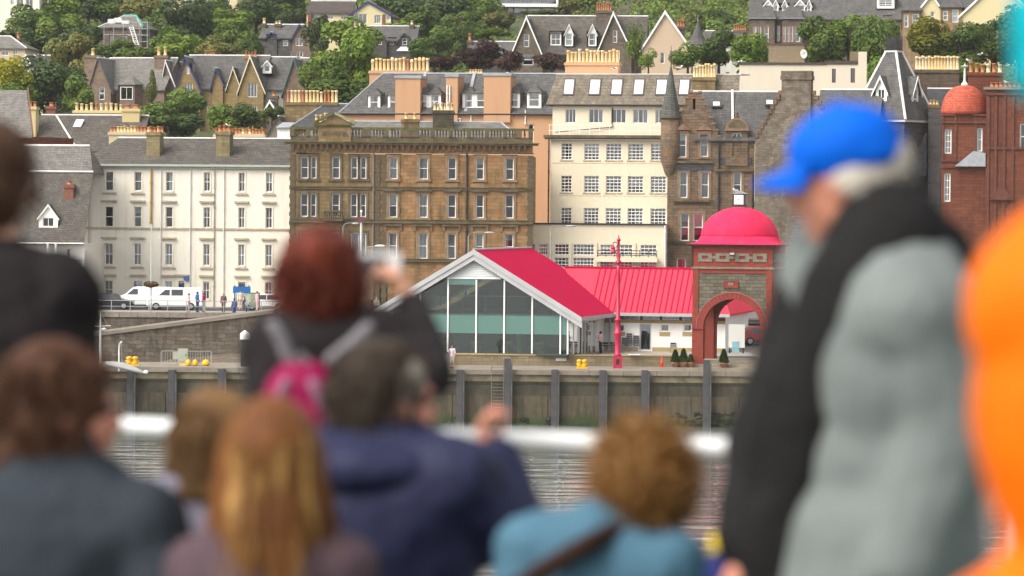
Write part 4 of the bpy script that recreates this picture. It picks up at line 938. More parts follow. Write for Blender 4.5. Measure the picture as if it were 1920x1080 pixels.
band(B, plain('weathered_coping', (.33, .28, .22), .9, .2), wu0 - .25, wu1, zs + .003, zs + .22, .3, v=-.4, name='coping'); band(B, REDD, wu0, wu1, zs - .5, zs - .3, .16, v=-.4)
band(B, REDD, wu0, wu1, B.uz(1880, 280)[1], B.uz(1880, 276)[1], .16, v=-.4)
MB().prism([(B.u(1855, 370, -.5), -.7, B.uz(1860, 375)[1]), (B.u(1900, 370, -.5), -.7, B.uz(1860, 375)[1]), (B.u(1877, 370, -.5), -.7, B.uz(1877, 345)[1])], (0, .29, 0)).build('door_gable', REDD, B.e)
chimney(B, B.u(1815, 140, 4), B.u(1880, 140, 4), 3.6, 5, zt - .5, B.uz(1845, 136, 4)[1], REDS, 6, .85, [POTR, POTR, POTY], pr=.2)
chimney(B, B.u(1856, 160, 1), B.u(1915, 160, 1), .6, 1.8, zs - .5, B.uz(1885, 163, 1)[1], REDS, 7, .4, POTR, pr=.2)

# ---- flat-roofed pale block behind the tenement
PALE = plaster('off_white_render', (.66, .58, .46), (.4, .32, .22), .5)
B = Bld('flat_roofed_block', 'pale flat-roofed rendered block with dark parapet behind the tenement', 'building', 1384, 396, -5, 16)
W_ = B.u(1556, 140); zt = B.uz(1460, 121)[1]; walls(B, PALE, [(0, zt), (W_, zt)], [], 8, z0=-8)
BR2 = plain('dark_felt_edge', (.1, .075, .065), .9, .3); band(B, BR2, -.1, W_, zt + .003, zt + .22, .12, name='coping'); MB().box(0, W_, .002, 8, zt + .01, zt + .05).build('flat_roof', LEADW, B.e)
a, b_ = B.u(1551, 140, -.6), B.u(1613, 140, -.6); z2 = B.uz(1580, 114, -.6)[1]; sl = [B.rect(1560, 129, 1567, 155, -.6), B.rect(1595, 128, 1603, 155, -.6)]
walls(B, PALE, [(a, z2), (b_, z2)], sl, 7, z0=-8, v=-.6, name='end_wall')
for o in sl: win(B, o, 'plain', -.6, .15, mat=BR2, cur=.9)
band(B, BR2, a - .1, b_, z2 - .35, z2, .1, v=-.6, name='coping')
MB().box(B.u(1609, 140, -.6), B.u(1625, 140, -.6), -.75, 1.2, -8, B.uz(1617, 97, -.6)[1]).build('end_stack', PALE, B.e); MB().box(B.u(1593, 110), B.u(1608.6, 110), -.5, .9, z2 - .2, B.uz(1600, 97)[1]).build('brick_stack', masonry('tan_brick', (.32, .24, .14), (.4, .3, .18), (.3, .25, .18), .22, .075), B.e)
MB().box(B.u(1441, 100, 3), B.u(1508, 100, 3), 3, 6, zt - .2, B.uz(1475, 84, 3)[1]).build('lift_house', masonry('tan_brick', (.32, .24, .14), (.4, .3, .18), (.3, .25, .18), .22, .075), B.e)
MB().box(B.u(1440, 100, 3), B.u(1509, 100, 3), 2.9, 6.1, B.uz(1475, 84, 3)[1] + .003, B.uz(1475, 81, 3)[1]).build('lift_house_roof', BR2, B.e)
u_, z_ = B.uz(1507, 101, 2.6)
D = MB().lathe([(.02, -.12), (.3, -.1), (.5, 0), (.48, .01), (.28, -.07), (.02, -.09)], 16).build('satellite_dish', plain('dish_grey', (.6, .6, .58), .5, .05), B.e, True, (u_, 2.6, z_)); D.rotation_euler = (R(75), 0, R(20)); D.scale = (.75, 1, 1)
link('dish_arm', MB().tube((0, 0, -.1), (0, 0, .35), .03, .02, 6).ell((0, 0, .36), (.07, .07, .07), 8, 6).mesh('dish_arm'), IRON, D)
chimney(B, B.u(1485, 130, 1), B.u(1548, 130, 1), .5, 1.5, zt - 3, B.uz(1515, 141, 1)[1], SANDD, 8, 1.1, [POTY, POT], pr=.17)

# ---- left-hand buildings
HAR2 = plaster('white_cottage_wall', (.7, .68, .62), (.4, .36, .3), .4)
B = Bld('corner_house', 'dark slate roofed house with white dormer at the left of the terrace', 'building', -10, 341, -3, ZP)
W_ = B.u(159, 400); zt = B.uz(100, 456)[1]; o = B.rect(124, 466, 132, 500)
walls(B, HAR2, [(0, zt), (W_, zt)], [o], 12); win(B, o, 'sash')
zm = B.uz(100, 324, 4.5)[1]; zk = B.uz(80, 274, 8)[1]
mb = MB(); slab(mb, [(-.3, -.5, zt), (W_, -.5, zt), (W_, 4.5, zm), (-.3, 4.5, zm)]); mb.build('lower_roof', SLATEB, B.e)
mb = MB(); slab(mb, [(-.3, 4.5, zm + .1), (W_ - .05, 4.5, zm + .1), (W_ - .9, 8, zk), (-.3, 8, zk)]); slab(mb, [(-.3, 8, zk), (W_ - .9, 8, zk), (W_ - .05, 12, zm), (-.3, 12, zm)]); slab(mb, [(W_ - .05, 4.5, zm + .1), (W_ - .05, 12, zm), (W_ - .9, 8, zk)]); mb.build('upper_roof', SLATEL, B.e)
ridge_bar(B, (-.3, 8, zk + .05), (W_ - .9, 8, zk + .05), .14); ridge_bar(B, (-.3, 4.5, zm + .12), (W_, 4.5, zm + .12), .1)
o = B.rect(80, 408, 101, 425, .6); dormer(B, o, .6, 3.6, B.uz(90, 383, .6)[1], WHITE, SLATEB, 'two', WHITE, pad=.35, cur=.9)
o = B.rect(-3, 408, 12, 425, .6); dormer(B, o, .6, 3.6, B.uz(4, 383, .6)[1], WHITE, SLATEB, 'two', WHITE, pad=.35, cur=.9)
chimney(B, B.u(121, 350, 3), B.u(139, 350, 3), 2.6, 3.5, zm - 2.5, B.uz(130, 346, 3)[1], masonry('red_brick', (.35, .1, .06), (.42, .15, .09), (.3, .2, .15), .22, .075), 1, .4, POTR, pr=.2)
gutter(B, -.3, W_, -.55, zt, WHITE)
mb = MB(); mb.box(B.u(95), W_, -1.6, -.1, B.uz(120, 513)[1], B.uz(120, 509)[1]); mb.build('balcony_slab', WHITE, B.e)
mb = MB(); z0 = B.uz(120, 509)[1]; mb.box(B.u(95), W_, -1.6, -1.54, z0 + 1, z0 + 1.06)
for i in range(22): mb.box(B.u(95) + i * .14, B.u(95) + i * .14 + .03, -1.59, -1.55, z0, z0 + 1)
o = mb.build('balcony_railing', IRON, B.e)
for px in (95, 110): MB().box(B.u(px) - .08, B.u(px) + .08, -1.5, -1.34, z0, zt).build('post', WHITE, B.e)
chimney(B, B.u(-40, 300, 8), B.u(-8, 300, 8), 7, 8.6, zm, zk + 2, HARL, 4, .6, POTR)

B = Bld('verge_gable_house', 'pale slate roof with brown verge at the left picture edge', 'building', -60, 366, -20, 9)
W_ = B.u(58, 240); zt = B.uz(50, 256)[1]; walls(B, REDS, [(0, zt), (W_, zt)], [], 9, z0=-4)
mb = MB(); zk = B.uz(0, 172, 0)[1]; slab(mb, [(-.3, -.4, zt), (W_ + .3, -.4, zt), (B.u(4, 172), 5, zk + .3), (-.3, 5, zk + .3)]); mb.build('roof', SLATEL, B.e)
MB().prism([(W_ + .35, -.45, zt - .1), (B.u(4, 172) + .05, 5, zk + .2), (B.u(4, 172) + .05, 5, zk + .6), (W_ + .35, -.45, zt + .3)], (.16, 0, 0)).build('verge_board', plain('brown_verge', (.16, .08, .055), .7, .2), B.e)
YEL = plaster('yellow_cream_harl', (.56, .45, .23), (.4, .32, .18), .6)
B = Bld('yellow_chimney_house', 'low slate roofed house with cream chimneys above the corner house', 'building', 60, 384, -4, 10)
W_ = B.u(262, 250); zt = B.uz(120, 283)[1]; walls(B, YEL, [(0, zt), (W_, zt)], [], 10, z0=-4)
zk = B.uz(150, 216, 5)[1]; roof_u(B, SLATEB, 0, W_, 0, 10, zt, zk, over=.3, vr=5)
MB().tube((B.u(106, 216, 5), 4.8, zk), (B.u(146, 277, 0), -.2, zt + .1), .1, .1, 6).build('valley_flashing', LEADW, B.e)
u_, z_ = B.uz(147, 233, 3.6); mb = MB(); mb.prism([(u_ - .45, 3.1, z_ - .35), (u_ + .35, 3.1, z_ - .35), (u_ + .55, 3.9, z_ + .4), (u_ - .25, 3.9, z_ + .4)], (0, -.1, .1)); o = mb.build('skylight', plain('blind_behind_glass', (.6, .62, .62), .15, .08), B.e)
chimney(B, B.u(20, 230, 2), B.u(69, 230, 2), 1.4, 3, -2, B.uz(45, 200, 2)[1], YEL, 6, .6, POTR, pr=.17); chimney(B, B.u(139, 200, 6), B.u(231, 200, 6), 5.6, 6.8, zk - .5, B.uz(185, 207, 6)[1], YEL, 10, .7, [POTR, POT, POTY], pr=.17); chimney(B, B.u(231, 220, 4.6), B.u(263, 220, 4.6), 4, 5.4, zt, B.uz(247, 204, 4.6)[1], YEL, 2, .45, POTR, pr=.35)
chimney(B, B.u(88, 200, 8), B.u(105, 200, 8), 7.6, 8.6, zk - 1, B.uz(97, 199, 8)[1], masonry('red_brick', (.35, .1, .06), (.42, .15, .09), (.3, .2, .15), .22, .075), 1, .4, POTR, pr=.25)
B = Bld('small_gable_cottage', 'small dark harled gable behind the terrace roof', 'building', 497, 380, -4, 9)
W_ = B.u(545, 240); um = B.u(522, 220); walls(B, plaster('dark_harl', (.2, .17, .13), (.12, .1, .08), .5), [(0, B.uz(500, 255)[1]), (um, B.uz(520, 217)[1]), (W_, B.uz(540, 255)[1])], [], 7, z0=-4, sides=False)
roof_v(B, SLATEB, 0, W_, 0, 7, B.uz(500, 255)[1], B.uz(520, 217)[1], over=.1)
MB().box(W_ * .62, W_ + .3, -3, -.5, -4, B.uz(535, 240, -3)[1]).build('white_porch', WHITE, B.e); mb = MB(); slab(mb, [(W_ * .58, -3.2, B.uz(535, 240, -3)[1] + .1), (W_ + .4, -3.2, B.uz(535, 240, -3)[1] + .1), (W_ + .4, -.3, B.uz(535, 228, -3)[1]), (W_ * .7, -.3, B.uz(535, 228, -3)[1])]); mb.build('porch_roof', LEAD, B.e)
# ================================================================ the pier: glass hall, wing, clock tower, street furniture
REDM = plaster('shaded_crimson_metal', (.43, .0, .05), (.33, .008, .04), .7)  # deep tone includes the shade of the slope turned from the light
GREYM = plain('grey_fascia_metal', (.56, .56, .56), .4, .08, 1)
TEAL = glassm('teal_band_glass', (.28, .5, .42), .08, .05, .7, (.065, .2, .155))
HGL = glassm('hall_glass', (.36, .5, .42), .04, .04, .15, (.05, .085, .065))
LIME = plain('lime_column', (.42, .55, .2), .5, .08)
SANDB = plain('buff_band', (.5, .36, .16), .85, .15, 2)
B = Bld('glass_hall', 'gabled glass-fronted hall with crimson metal roof on the pier', 'building', 716, 300.6, -14, ZT)
W_ = B.u(1066, 620); ua = B.u(893, 600); zA = B.uz(893, 487)[1]; zl = B.uz(716, 592)[1]; L = 18.0
zE = zl                                                          # both eaves alike
slp = (zA - zE) / (W_ / 2); ua = W_ / 2
MUL = [0.05] + [B.u(p, 620) for p in (735, 788, 840, 893, 945.5, 998, 1051)] + [W_ - .05]
ztop = lambda u: zA - abs(u - ua) * slp
zT1, zT2, zT3 = B.uz(893, 589)[1], B.uz(893, 625)[1], B.uz(893, 522)[1]
mb = MB(); mb.box(0, W_, -.06, .06, 0, .12); mb.box(0, W_, -.05, .05, zT1 - .04, zT1 + .04)
mb.build('sill_and_transom', plain('dark_transom', (.06, .09, .085), .4, .1), B.e)
for u in MUL:
    MB().box(u - .055, u + .055, -.1, .1, .12, min(ztop(u), zT3 if abs(u - ua) < .2 else 99) - .1).build('mullion', WHITE, B.e)
LOUV = plain('pale_louvre', (.75, .77, .75), .5, .05)
for a, b_ in zip(MUL[:-1], MUL[1:]):
    ta, tb = ztop(a) - .12, ztop(b_) - .12
    if max(ta, tb) > zT3: ta, tb = min(ta, zT3), min(tb, zT3)
    y = .0
    MB().poly([(a, y, .12), (b_, y, .12), (b_, y, zT2), (a, y, zT2)]).build('pane', HGL, B.e)
    MB().poly([(a, y, zT2), (b_, y, zT2), (b_, y, zT1), (a, y, zT1)]).build('pane', TEAL, B.e)
    mid = (ta + tb) / 2
    if ta > zT1 + .01 or tb > zT1 + .01:
        if min(ta, tb) >= zT3 - .01 and (abs((a + b_) / 2 - ua) < 2.6):
            MB().poly([(a, y, zT1), (b_, y, zT1), (b_, y, zT3 - .5), (a, y, zT3 - .5)]).build('pane', HGL, B.e); MB().poly([(a, y, zT3 - .5), (b_, y, zT3 - .5), (b_, y, zT3), (a, y, zT3)]).build('pane', TEAL, B.e)
        elif min(ta, tb) < zT1:
            xx = a + (b_ - a) * (zT1 - ta) / (tb - ta); MB().poly([(xx, y, zT1), (b_, y, zT1), (b_, y, tb)] if tb > ta else [(a, y, zT1), (xx, y, zT1), (a, y, ta)]).build('pane', HGL, B.e)
        else: MB().poly([(a, y, zT1), (b_, y, zT1), (b_, y, tb), (a, y, ta)]).build('pane', HGL, B.e)
z = zT3 + .05
while z < zA - .25:
    hw = (zA - .15 - z) / slp
    if hw > .1: MB().prism([(ua - hw, -.1, z), (ua + hw, -.1, z), (ua + hw, .02, z + .1), (ua - hw, .02, z + .1)], (0, .02, .03)).build('louvre_slat', LOUV, B.e)
    z += .14
MB().poly([(ua - (zA - zT3) / slp, .08, zT3), (ua + (zA - zT3) / slp, .08, zT3), (ua, .08, zA)]).build('louvre_backing', LOUV, B.e)
MB().box(ua - 2.1, ua + 2.1, -.08, .06, zT3 - .04, zT3 + .04).build('louvre_sill', WHITE, B.e)
# floor, balcony and glazed sides, back wall
INW = plain('hall_inner_wall', (.24, .21, .16), .85, .1); MB().box(.1, W_ - .1, .15, L - .3, -.2, .02).build('floor', plain('dark_floor', (.16, .13, .1), .6, .2), B.e)
MB().poly([(0, L, 0), (W_, L, 0), (W_, L, zE), (ua, L, zA), (0, L, zE)]).build('rear_wall', INW, B.e)
mb = MB(); wall_into(mb, [(0, zE), (L, zE)], 0, [(1 + 2.2 * i, 2.6 + 2.2 * i, .6, 3.0) for i in range(7)], 0, .1, lambda u, v, z: (v, u, z)); mb.build('left_wall', HAR2, B.e, fix=False)
MB().box(1.5, W_ - 1.5, 3.2, L - .5, zT1 - .18, zT1 + .02).build('upper_floor', INW, B.e)
mb = MB()
for i in range(7): x = 2.0 + i * (W_ - 4) / 6; mb.box(x - .04, x + .04, 3.2, 3.28, zT1 + .02, zT1 + 1.3)
mb.box(1.5, W_ - 1.5, 3.2, 3.28, zT1 + 1.3, zT1 + 1.38); mb.build('gallery_rail', plain('pale_timber', (.45, .42, .25), .6, .1), B.e)
for u in (.32, W_ - .35, W_ * .27, W_ * .73): MB().tube((u, .5, 0), (u, .5, zE if u < 1 or u > W_ - 1 else zT1), .2, .2, 10).build('column', LIME, B.e)
for i in range(6):
    a, b_ = .12 + 1.6 * i, .12 + 1.6 * (i + 1)
    MB().poly([(W_, a, .1), (W_, b_, .1), (W_, b_, zE - .15), (W_, a, zE - .15)]).build('pane', HGL, B.e); MB().box(W_ - .05, W_ + .05, b_ - .05, b_ + .05, 0, zE - .1).build('mullion', WHITE, B.e)
MB().box(W_ - .05, W_ + .05, .1, 9.9, 2.5, 2.6).build('side_transom', WHITE, B.e)
MB().box(W_ - .08, W_ + .08, 9.75, L, 0, zE).build('right_wall', HAR2, B.e)
for i, (v0, v1) in enumerate(((4.2, 5.2), (5.3, 6.3))):
    D = MB().box(W_ + .06, W_ + .11, v0, v1, .05, 2.45).build('door', WHITE, B.e); D.data.materials.clear(); D.data.materials.append(HGL)
    link('door_frame', MB().box(W_ + .05, W_ + .13, v0, v0 + .08, 0, 2.5).box(W_ + .05, W_ + .13, v1 - .08, v1, 0, 2.5).box(W_ + .05, W_ + .13, v0, v1, 2.42, 2.52).mesh('door_frame'), WHITE, D)
# roof: ribbed crimson sheets; each rib its own seam
ov = 1.0; E0 = (-ov, zE - slp * ov); E1 = (W_ + ov, zE - slp * ov); zR = zA + .75; dz = .75
def RP(s, f, v, k=0): # point on slope s (0 left, 1 right), f from ridge to eave
    u = ua + (-(ua + ov) * f if s == 0 else (W_ + ov - ua) * f); return (u, v, zR - slp * abs(u - ua) + k)
for s in (0, 1):
    mb = MB(); slab(mb, [RP(s, 0, -.45), RP(s, 1, -.45), RP(s, 1, L + .3), RP(s, 0, L + .3)], .22); o = mb.build('roof_slope', REDM, B.e)
    nn = 44
    for i in range(nn):
        v = -.4 + (L + .6) * i / (nn - 1); mb = MB(); p, q_ = RP(s, .01, v, .004), RP(s, .995, v, .004)
        link('seam', mb.prism([p, q_, (q_[0], q_[1] + .05, q_[2]), (p[0], p[1] + .05, p[2])], (0, 0, .045)).mesh('seam'), REDM, o)
    mb = MB()                                                    # broad grey verge in two steps
    for y, t0, t1 in ((-.56, .05, -.36), (-.48, -.3, -.78)):
        mb.prism([RP(s, 0, y, t0), RP(s, 1.02, y, t0), RP(s, 1.02, y, t1), RP(s, 0, y, t1)], (0, .1, 0))
    mb.build('verge_board', GREYM, B.e)
    e = RP(s, 1, 0); MB().box(e[0] - .08, e[0] + .1, -.5, L + .2, e[2] - .32, e[2] - .04).build('gutter', GREYM, B.e)
    mb = MB(); slab(mb, [RP(s, .02, -.44, -.3), RP(s, .98, -.44, -.3), RP(s, .98, L, -.3), RP(s, .02, L, -.3)], .05); mb.build('soffit', GREYM, B.e)
MB().tube((ua, -.55, zR + .04), (ua, L + .3, zR + .04), .09, .09, 8).build('ridge_cap', GREYM, B.e)
# dining tables seen through the glass
TBL = plain('table_wood', (.3, .2, .1), .5, .2)
for i in range(5):
    T = thing('dining_table', ['dining table behind the glass front, leftmost of five', 'dining table behind the glass front, second from the left', 'dining table in the middle behind the glass front', 'dining table behind the glass front, second from the right', 'dining table behind the glass front by the lime column'][i], 'table', B.O + B.ux * (2.2 + i * 2.5) + B.uy * 1.6 + Vector((0, 0, .02)), B.a, 'dining tables inside the glass hall')
    MB().box(-.6, .6, -.4, .4, .7, .75).build('table_top', TBL, T); MB().tube((0, 0, 0), (0, 0, .7), .05, .05, 8).build('leg', IRON, T)
    for k in (-1, 1):
        c = MB().box(-.22, .22, -.22, .22, .42, .47); c.box(-.22, .22, -.24 if k < 0 else .2, -.2 if k < 0 else .24, .5, .95)
        for x in (-.19, .19):
            for y in (-.19, .19): c.box(x - .02, x + .02, y - .02, y + .02, 0, .44)
        for x in (-.2, .2): c.box(x - .02, x + .02, (k * .22) - .02, (k * .22) + .02, .44, .52)
        ch = thing('dining_chair', f'pale chair {"in front of" if k < 0 else "behind"} the ' + ['leftmost', 'second-left', 'middle', 'second-right', 'rightmost'][i] + ' dining table in the glass hall', 'chair', T.location + B.uy * (.62 * k), B.a, 'chairs inside the glass hall'); c.build('chair_body', plain('pale_timber', (.45, .42, .25), .6, .1), ch)
# ---- wing with standing seam roof
Wg = Bld('white_wing', 'low white wing with pink-red standing seam roof right of the glass hall', 'building', 1134, 309, -14, ZT)
W2 = Wg.u(1360, 620); ze = Wg.uz(1220, 584)[1]; VR = 5.2; zr = Wg.uz(1180, 503, VR)[1]
WW = plaster('white_wing_wall', (.76, .74, .69), (.5, .45, .36), .3)
zg0, zg1, zb0 = Wg.uz(1220, 600)[1], Wg.uz(1220, 585)[1], Wg.uz(1220, 606)[1]
gw = [Wg.rect(1157, 608, 1171, 622), Wg.rect(1238, 607, 1255, 622), Wg.rect(1281, 607, 1297, 622)]; dr = (Wg.u(1201), Wg.u(1223), .05, Wg.uz(1212, 607)[1])
u0 = -.1
walls(Wg, WW, [(u0, zb0), (W2, zb0)], gw + [dr], 0, z0=-.3, sides=False)
mb = MB(); mb.poly([(W2, 0, -.3), (W2, 10, -.3), (W2, 10, ze), (W2, 0, ze)]); mb.poly([(u0, 10, -.3), (W2, 10, -.3), (W2, 10, ze), (u0, 10, ze)]); mb.build('rear_wall', WW, Wg.e, fix=False)
band(Wg, SANDB, u0, W2, zb0 + .003, zg0, .06, v=.05, name='stone_band'); band(Wg, SANDB, u0, dr[0] - .1, 0, .32, .06, name='plinth'); band(Wg, SANDB, dr[1] + .1, W2, 0, .32, .06, name='plinth')
for i, o in enumerate(gw):
    f = win(Wg, o, 'plain', inset=.06, t=.09, cur=.9); MB().box(o[0] - .05, o[1] + .05, -.05, -.002, o[2] - .32, o[2] - .02).build('apron', SANDB, Wg.e)
f = win(Wg, dr, 'plain', inset=.06, t=.1, cur=.9, name='glazed_door', mat=GREYM)
GB = glassm('glass_block', (.3, .34, .32), .15, .12, .35, (.28, .31, .29))
u = u0; k = 0                                                    # glass blocks, each its own piece
nzb = 4; hb = (zg1 - zg0) / nzb
while u < Wg.u(1302):
    if k % 8 != 7:
        for j in range(nzb): link('glass_block', shared(('glass_block', 1), lambda: MB().box(.015, .185, -.04, .06, .012, hb - .012), GB), None, Wg.e, (u, .03, zg0 + j * hb))
    u += .2; k += 1
band(Wg, INW, u0, W2, zg0 - .002, zg1, .02, v=.25, name='block_backing')
mb = MB(); PA, PB, PC, PD = (u0 - 1.2, -.7, ze - .1), (W2 + .5, -.7, ze - .1), (W2 - 2.0, VR, zr), (u0 - 4.5, VR, zr)
slab(mb, [PA, PB, PC, PD], .16); slab(mb, [PD, PC, (W2 + .5, 11, ze), (u0 - 1.2, 11, ze)], .16); slab(mb, [PB, (W2 + .5, 11, ze), PC], .16); rf = mb.build('roof', plaster('sheen_pink_red_metal', (.66, .04, .075), (.55, .1, .11), .6), Wg.e)  # sheen of the slope facing us is put into this paler red
n = 25
for i in range(n):
    f = (i + .5) / n; a = Vector(PA).lerp(Vector(PB), f); c = Vector((a.x - .55, VR, zr)); 
    if i > n - 5: continue
    mb = MB(); mb.prism([a + Vector((0, 0, .004)), a + Vector((.06, 0, .004)), c + Vector((.06, 0, .004)), c + Vector((0, 0, .004))], (0, 0, .09)); link('seam', mb.mesh('seam'), REDM, rf)
MB().box(u0 - 4.5, W2 - 2, VR - .15, VR + .15, zr, zr + .12).build('ridge_cap', REDM, Wg.e); MB().box(u0 - .8, W2 + .5, -.85, -.68, ze - .36, ze - .12).build('gutter', GREYM, Wg.e)
pipe(Wg, Wg.u(1146), 0, ze - .3, GREYM, .09, -.12)
# painted board on the end of the wing, seen through the arch
p = ground(1366, 304.5, ZT); P = thing('painted_board', 'white board with grey scribbles and a pale blue pattern, seen through the arch', 'board', p, R(8))
BRDM, t, b = _new('scribbled_board')
vv = coords(t, (6, 6, 3)); nz = noise(t, vv, 2.2, 6, .75)
t.links.new(mixc(t, ramp(t, nz, .62, .7), (.72, .71, .66), (.35, .36, .36)), b.inputs['Base Color'])
hh = 16.4 - (605 - HOR) * 304.5 / FPX - ZT
MB().box(0, 1.3, 0, .06, .45, hh).build('panel', BRDM, P)
for i in range(7): MB().box(.28 + i * .085, .33 + i * .085, -.03, -.003, .1, .95).build('blue_strip', plain('pale_blue_strip', (.3, .6, .68), .6, .1), P)
MB().box(.24, .88, -.025, -.004, .9, .95).build('blue_rail', plain('pale_blue_strip', (.3, .6, .68)), P)
for x in (.1, 1.2): MB().box(x - .05, x + .05, .065, .15, 0, hh).build('post', IRON, P)

# ---- clock tower
BRICK = masonry('tower_red_brick', (.33, .052, .034), (.42, .08, .046), (.28, .09, .065), .225, .075, (.16, .05, .04), .6, bs=.4, mw=.008)
TST = masonry('tower_grey_stone', (.15, .13, .095), (.25, .22, .16), (.11, .095, .07), .55, .27, (.1, .09, .05), .6, wob=.04, bs=.9)
TSP = plain('tower_trim_stone', (.25, .22, .165), .9, .3, 3)
BRD = plain('tower_trim_brick', (.31, .045, .03), .8, .2, 5)
DOMEM = plaster('crimson_dome', (.64, .018, .075), (.62, .2, .2), .35)
T = Bld('clock_tower', 'red brick clock tower with crimson dome and open archway', 'clock tower', 1297, 291.5, -13, ZT - .1)
S = T.u(1448, 560); zs = T.uz(1370, 616)[1]; zi = T.uz(1370, 561)[1]; zo = T.uz(1370, 549)[1]; zst = T.uz(1370, 502)[1]; zev = T.uz(1370, 458)[1]
cu = S / 2; ri = S / 2 - .86; ro = ri + .5
def arch_wall(name, flip, mat, thick=.75):
    pts = [(cu - ri * math.cos(math.pi * i / 20), zs + (zi - zs) * math.sin(math.pi * i / 20)) for i in range(21)]
    mb = MB()
    for v in (0, thick):
        mb.poly([flip(0, v, -.3), flip(cu - ri, v, -.3), flip(cu - ri, v, zst), flip(0, v, zst)]); mb.poly([flip(S, v, -.3), flip(cu + ri, v, -.3), flip(cu + ri, v, zst), flip(S, v, zst)])
        for (a, za), (b_, zb_) in zip(pts[:-1], pts[1:]): mb.poly([flip(a, v, za), flip(b_, v, zb_), flip(b_, v, zst), flip(a, v, zst)])
    for x in (cu - ri, cu + ri): mb.poly([flip(x, 0, -.3), flip(x, thick, -.3), flip(x, thick, zs), flip(x, 0, zs)])
    for (a, za), (b_, zb_) in zip(pts[:-1], pts[1:]): mb.poly([flip(a, 0, za), flip(b_, 0, zb_), flip(b_, thick, zb_), flip(a, thick, za)])
    return mb.build(name, mat, T.e, fix=False)
F0 = lambda u, v, z: (u, v, z); F1 = lambda u, v, z: (S - v, u, z); F2 = lambda u, v, z: (u, S - v, z); F3 = lambda u, v, z: (v, S - u, z)
for k, fl in enumerate((F0, F1, F2, F3)):
    arch_wall('arch_wall', fl, BRICK)
    # stone spandrel panel framed in brick, brick arch ring, frieze of stone frames
    off = Vector(fl(0, -.06, 0)) - Vector(fl(0, 0, 0)); y = -.004
    zt_ = zst - .42; mb = MB(); pu0, pu1 = .5, S - .5; n = 20
    pts = [(cu - (ro - .02) * math.cos(math.pi * i / n), zs + (zo - zs) * math.sin(math.pi * i / n)) for i in range(n + 1)]
    for (a, za), (b_, zb_) in zip(pts[:-1], pts[1:]): mb.poly([fl(max(a, pu0), y, za), fl(min(b_, pu1), y, zb_), fl(min(b_, pu1), y, zt_), fl(max(a, pu0), y, zt_)])
    mb.build('spandrel', TST, T.e, fix=False)
    if k in (0, 1):
        for i in range(24):                                      # arch ring of separate brick voussoirs
            t0, t1 = math.pi * (i + .04) / 24, math.pi * (i + .96) / 24
            P4 = [(cu - r * math.cos(t_), zs + h_ * math.sin(t_)) for r, h_, t_ in ((ri, zi - zs, t0), (ri, zi - zs, t1), (ro, zo - zs, t1), (ro, zo - zs, t0))]
            MB().prism([fl(p[0], y, p[1]) for p in P4], tuple(off)).build('voussoir', BRD, T.e)
        mb = MB(); n = 30; pr_ = [(cu - (ro + .03) * math.cos(math.pi * i / n), zs + (zo - zs + .03) * math.sin(math.pi * i / n)) for i in range(n + 1)]
        mb.path([fl(a, -.07, z_) for a, z_ in pr_], .028, 5); mb.build('arch_moulding', plain('pale_red_moulding', (.5, .2, .15), .7, .1), T.e)
        for a, b_ in ((.03, .47), (S - .47, S - .03)): MB().prism([fl(a, y, zs + .05), fl(b_, y, zs + .05), fl(b_, y, zst - .1), fl(a, y, zst - .1)], tuple(off)).build('corner_strip', BRICK, T.e)
        MB().prism([fl(.5, y - .003, zt_ + .002), fl(S - .5, y - .003, zt_ + .002), fl(S - .5, y - .003, zt_ + .1), fl(.5, y - .003, zt_ + .1)], tuple(off)).build('panel_head', BRD, T.e)
        for a, b_ in ((-.05, cu - ri + .02), (cu + ri - .02, S + .05)): MB().prism([fl(a, y, zs - .07), fl(b_, y, zs - .07), fl(b_, y, zs + .03), fl(a, y, zs + .03)], tuple(off * 1.5)).build('impost', BRD, T.e)
        cols4 = [(.42, 1.5), (1.78, 2.86), (S - 2.86, S - 1.78), (S - 1.5, S - .42)]
        f0, f1 = T.uz(1370, 491)[1], T.uz(1370, 475)[1]
        for a, b_ in cols4:
            for r4 in ((a, b_, f0, f0 + .2), (a, b_, f1 - .2, f1), (a, a + .3, f0 + .2, f1 - .2), (b_ - .3, b_, f0 + .2, f1 - .2)):
                MB().prism([fl(r4[0], y, r4[2]), fl(r4[1], y, r4[2]), fl(r4[1], y, r4[3]), fl(r4[0], y, r4[3])], tuple(off)).build('frieze_stone', TSP, T.e)
        for (a, b_), (c_, d_) in zip(cols4[:-1], cols4[1:]): MB().prism([fl(b_ + .01, y, (f0 + f1) / 2 - .1), fl(c_ - .01, y, (f0 + f1) / 2 - .1), fl(c_ - .01, y, (f0 + f1) / 2 + .1), fl(b_ + .01, y, (f0 + f1) / 2 + .1)], tuple(off * .8)).build('frieze_link', TSP, T.e)
mb = MB(); mb.box(0, S, 0, S, zst + .003, zev - .1); mb.build('upper_stage', BRICK, T.e)
mb = MB(); mb.box(-.1, S + .1, -.1, S + .1, zst - .1, zst + .06); mb.build('string_course', TSP, T.e)
pz0, pz1 = T.uz(1371, 540)[1], T.uz(1371, 527)[1]; a, b_ = T.u(1357, 530), T.u(1385, 530)
PQ = MB().box(a, b_, -.09, -.006, pz0, pz1).build('plaque', BRD, T.e); link('plaque_frame', MB().box(a, b_, -.12, -.092, pz0, pz0 + .05).box(a, b_, -.12, -.092, pz1 - .05, pz1).box(a, a + .05, -.12, -.092, pz0 + .05, pz1 - .05).box(b_ - .05, b_, -.12, -.092, pz0 + .05, pz1 - .05).mesh('plaque_frame'), BRICK, PQ)
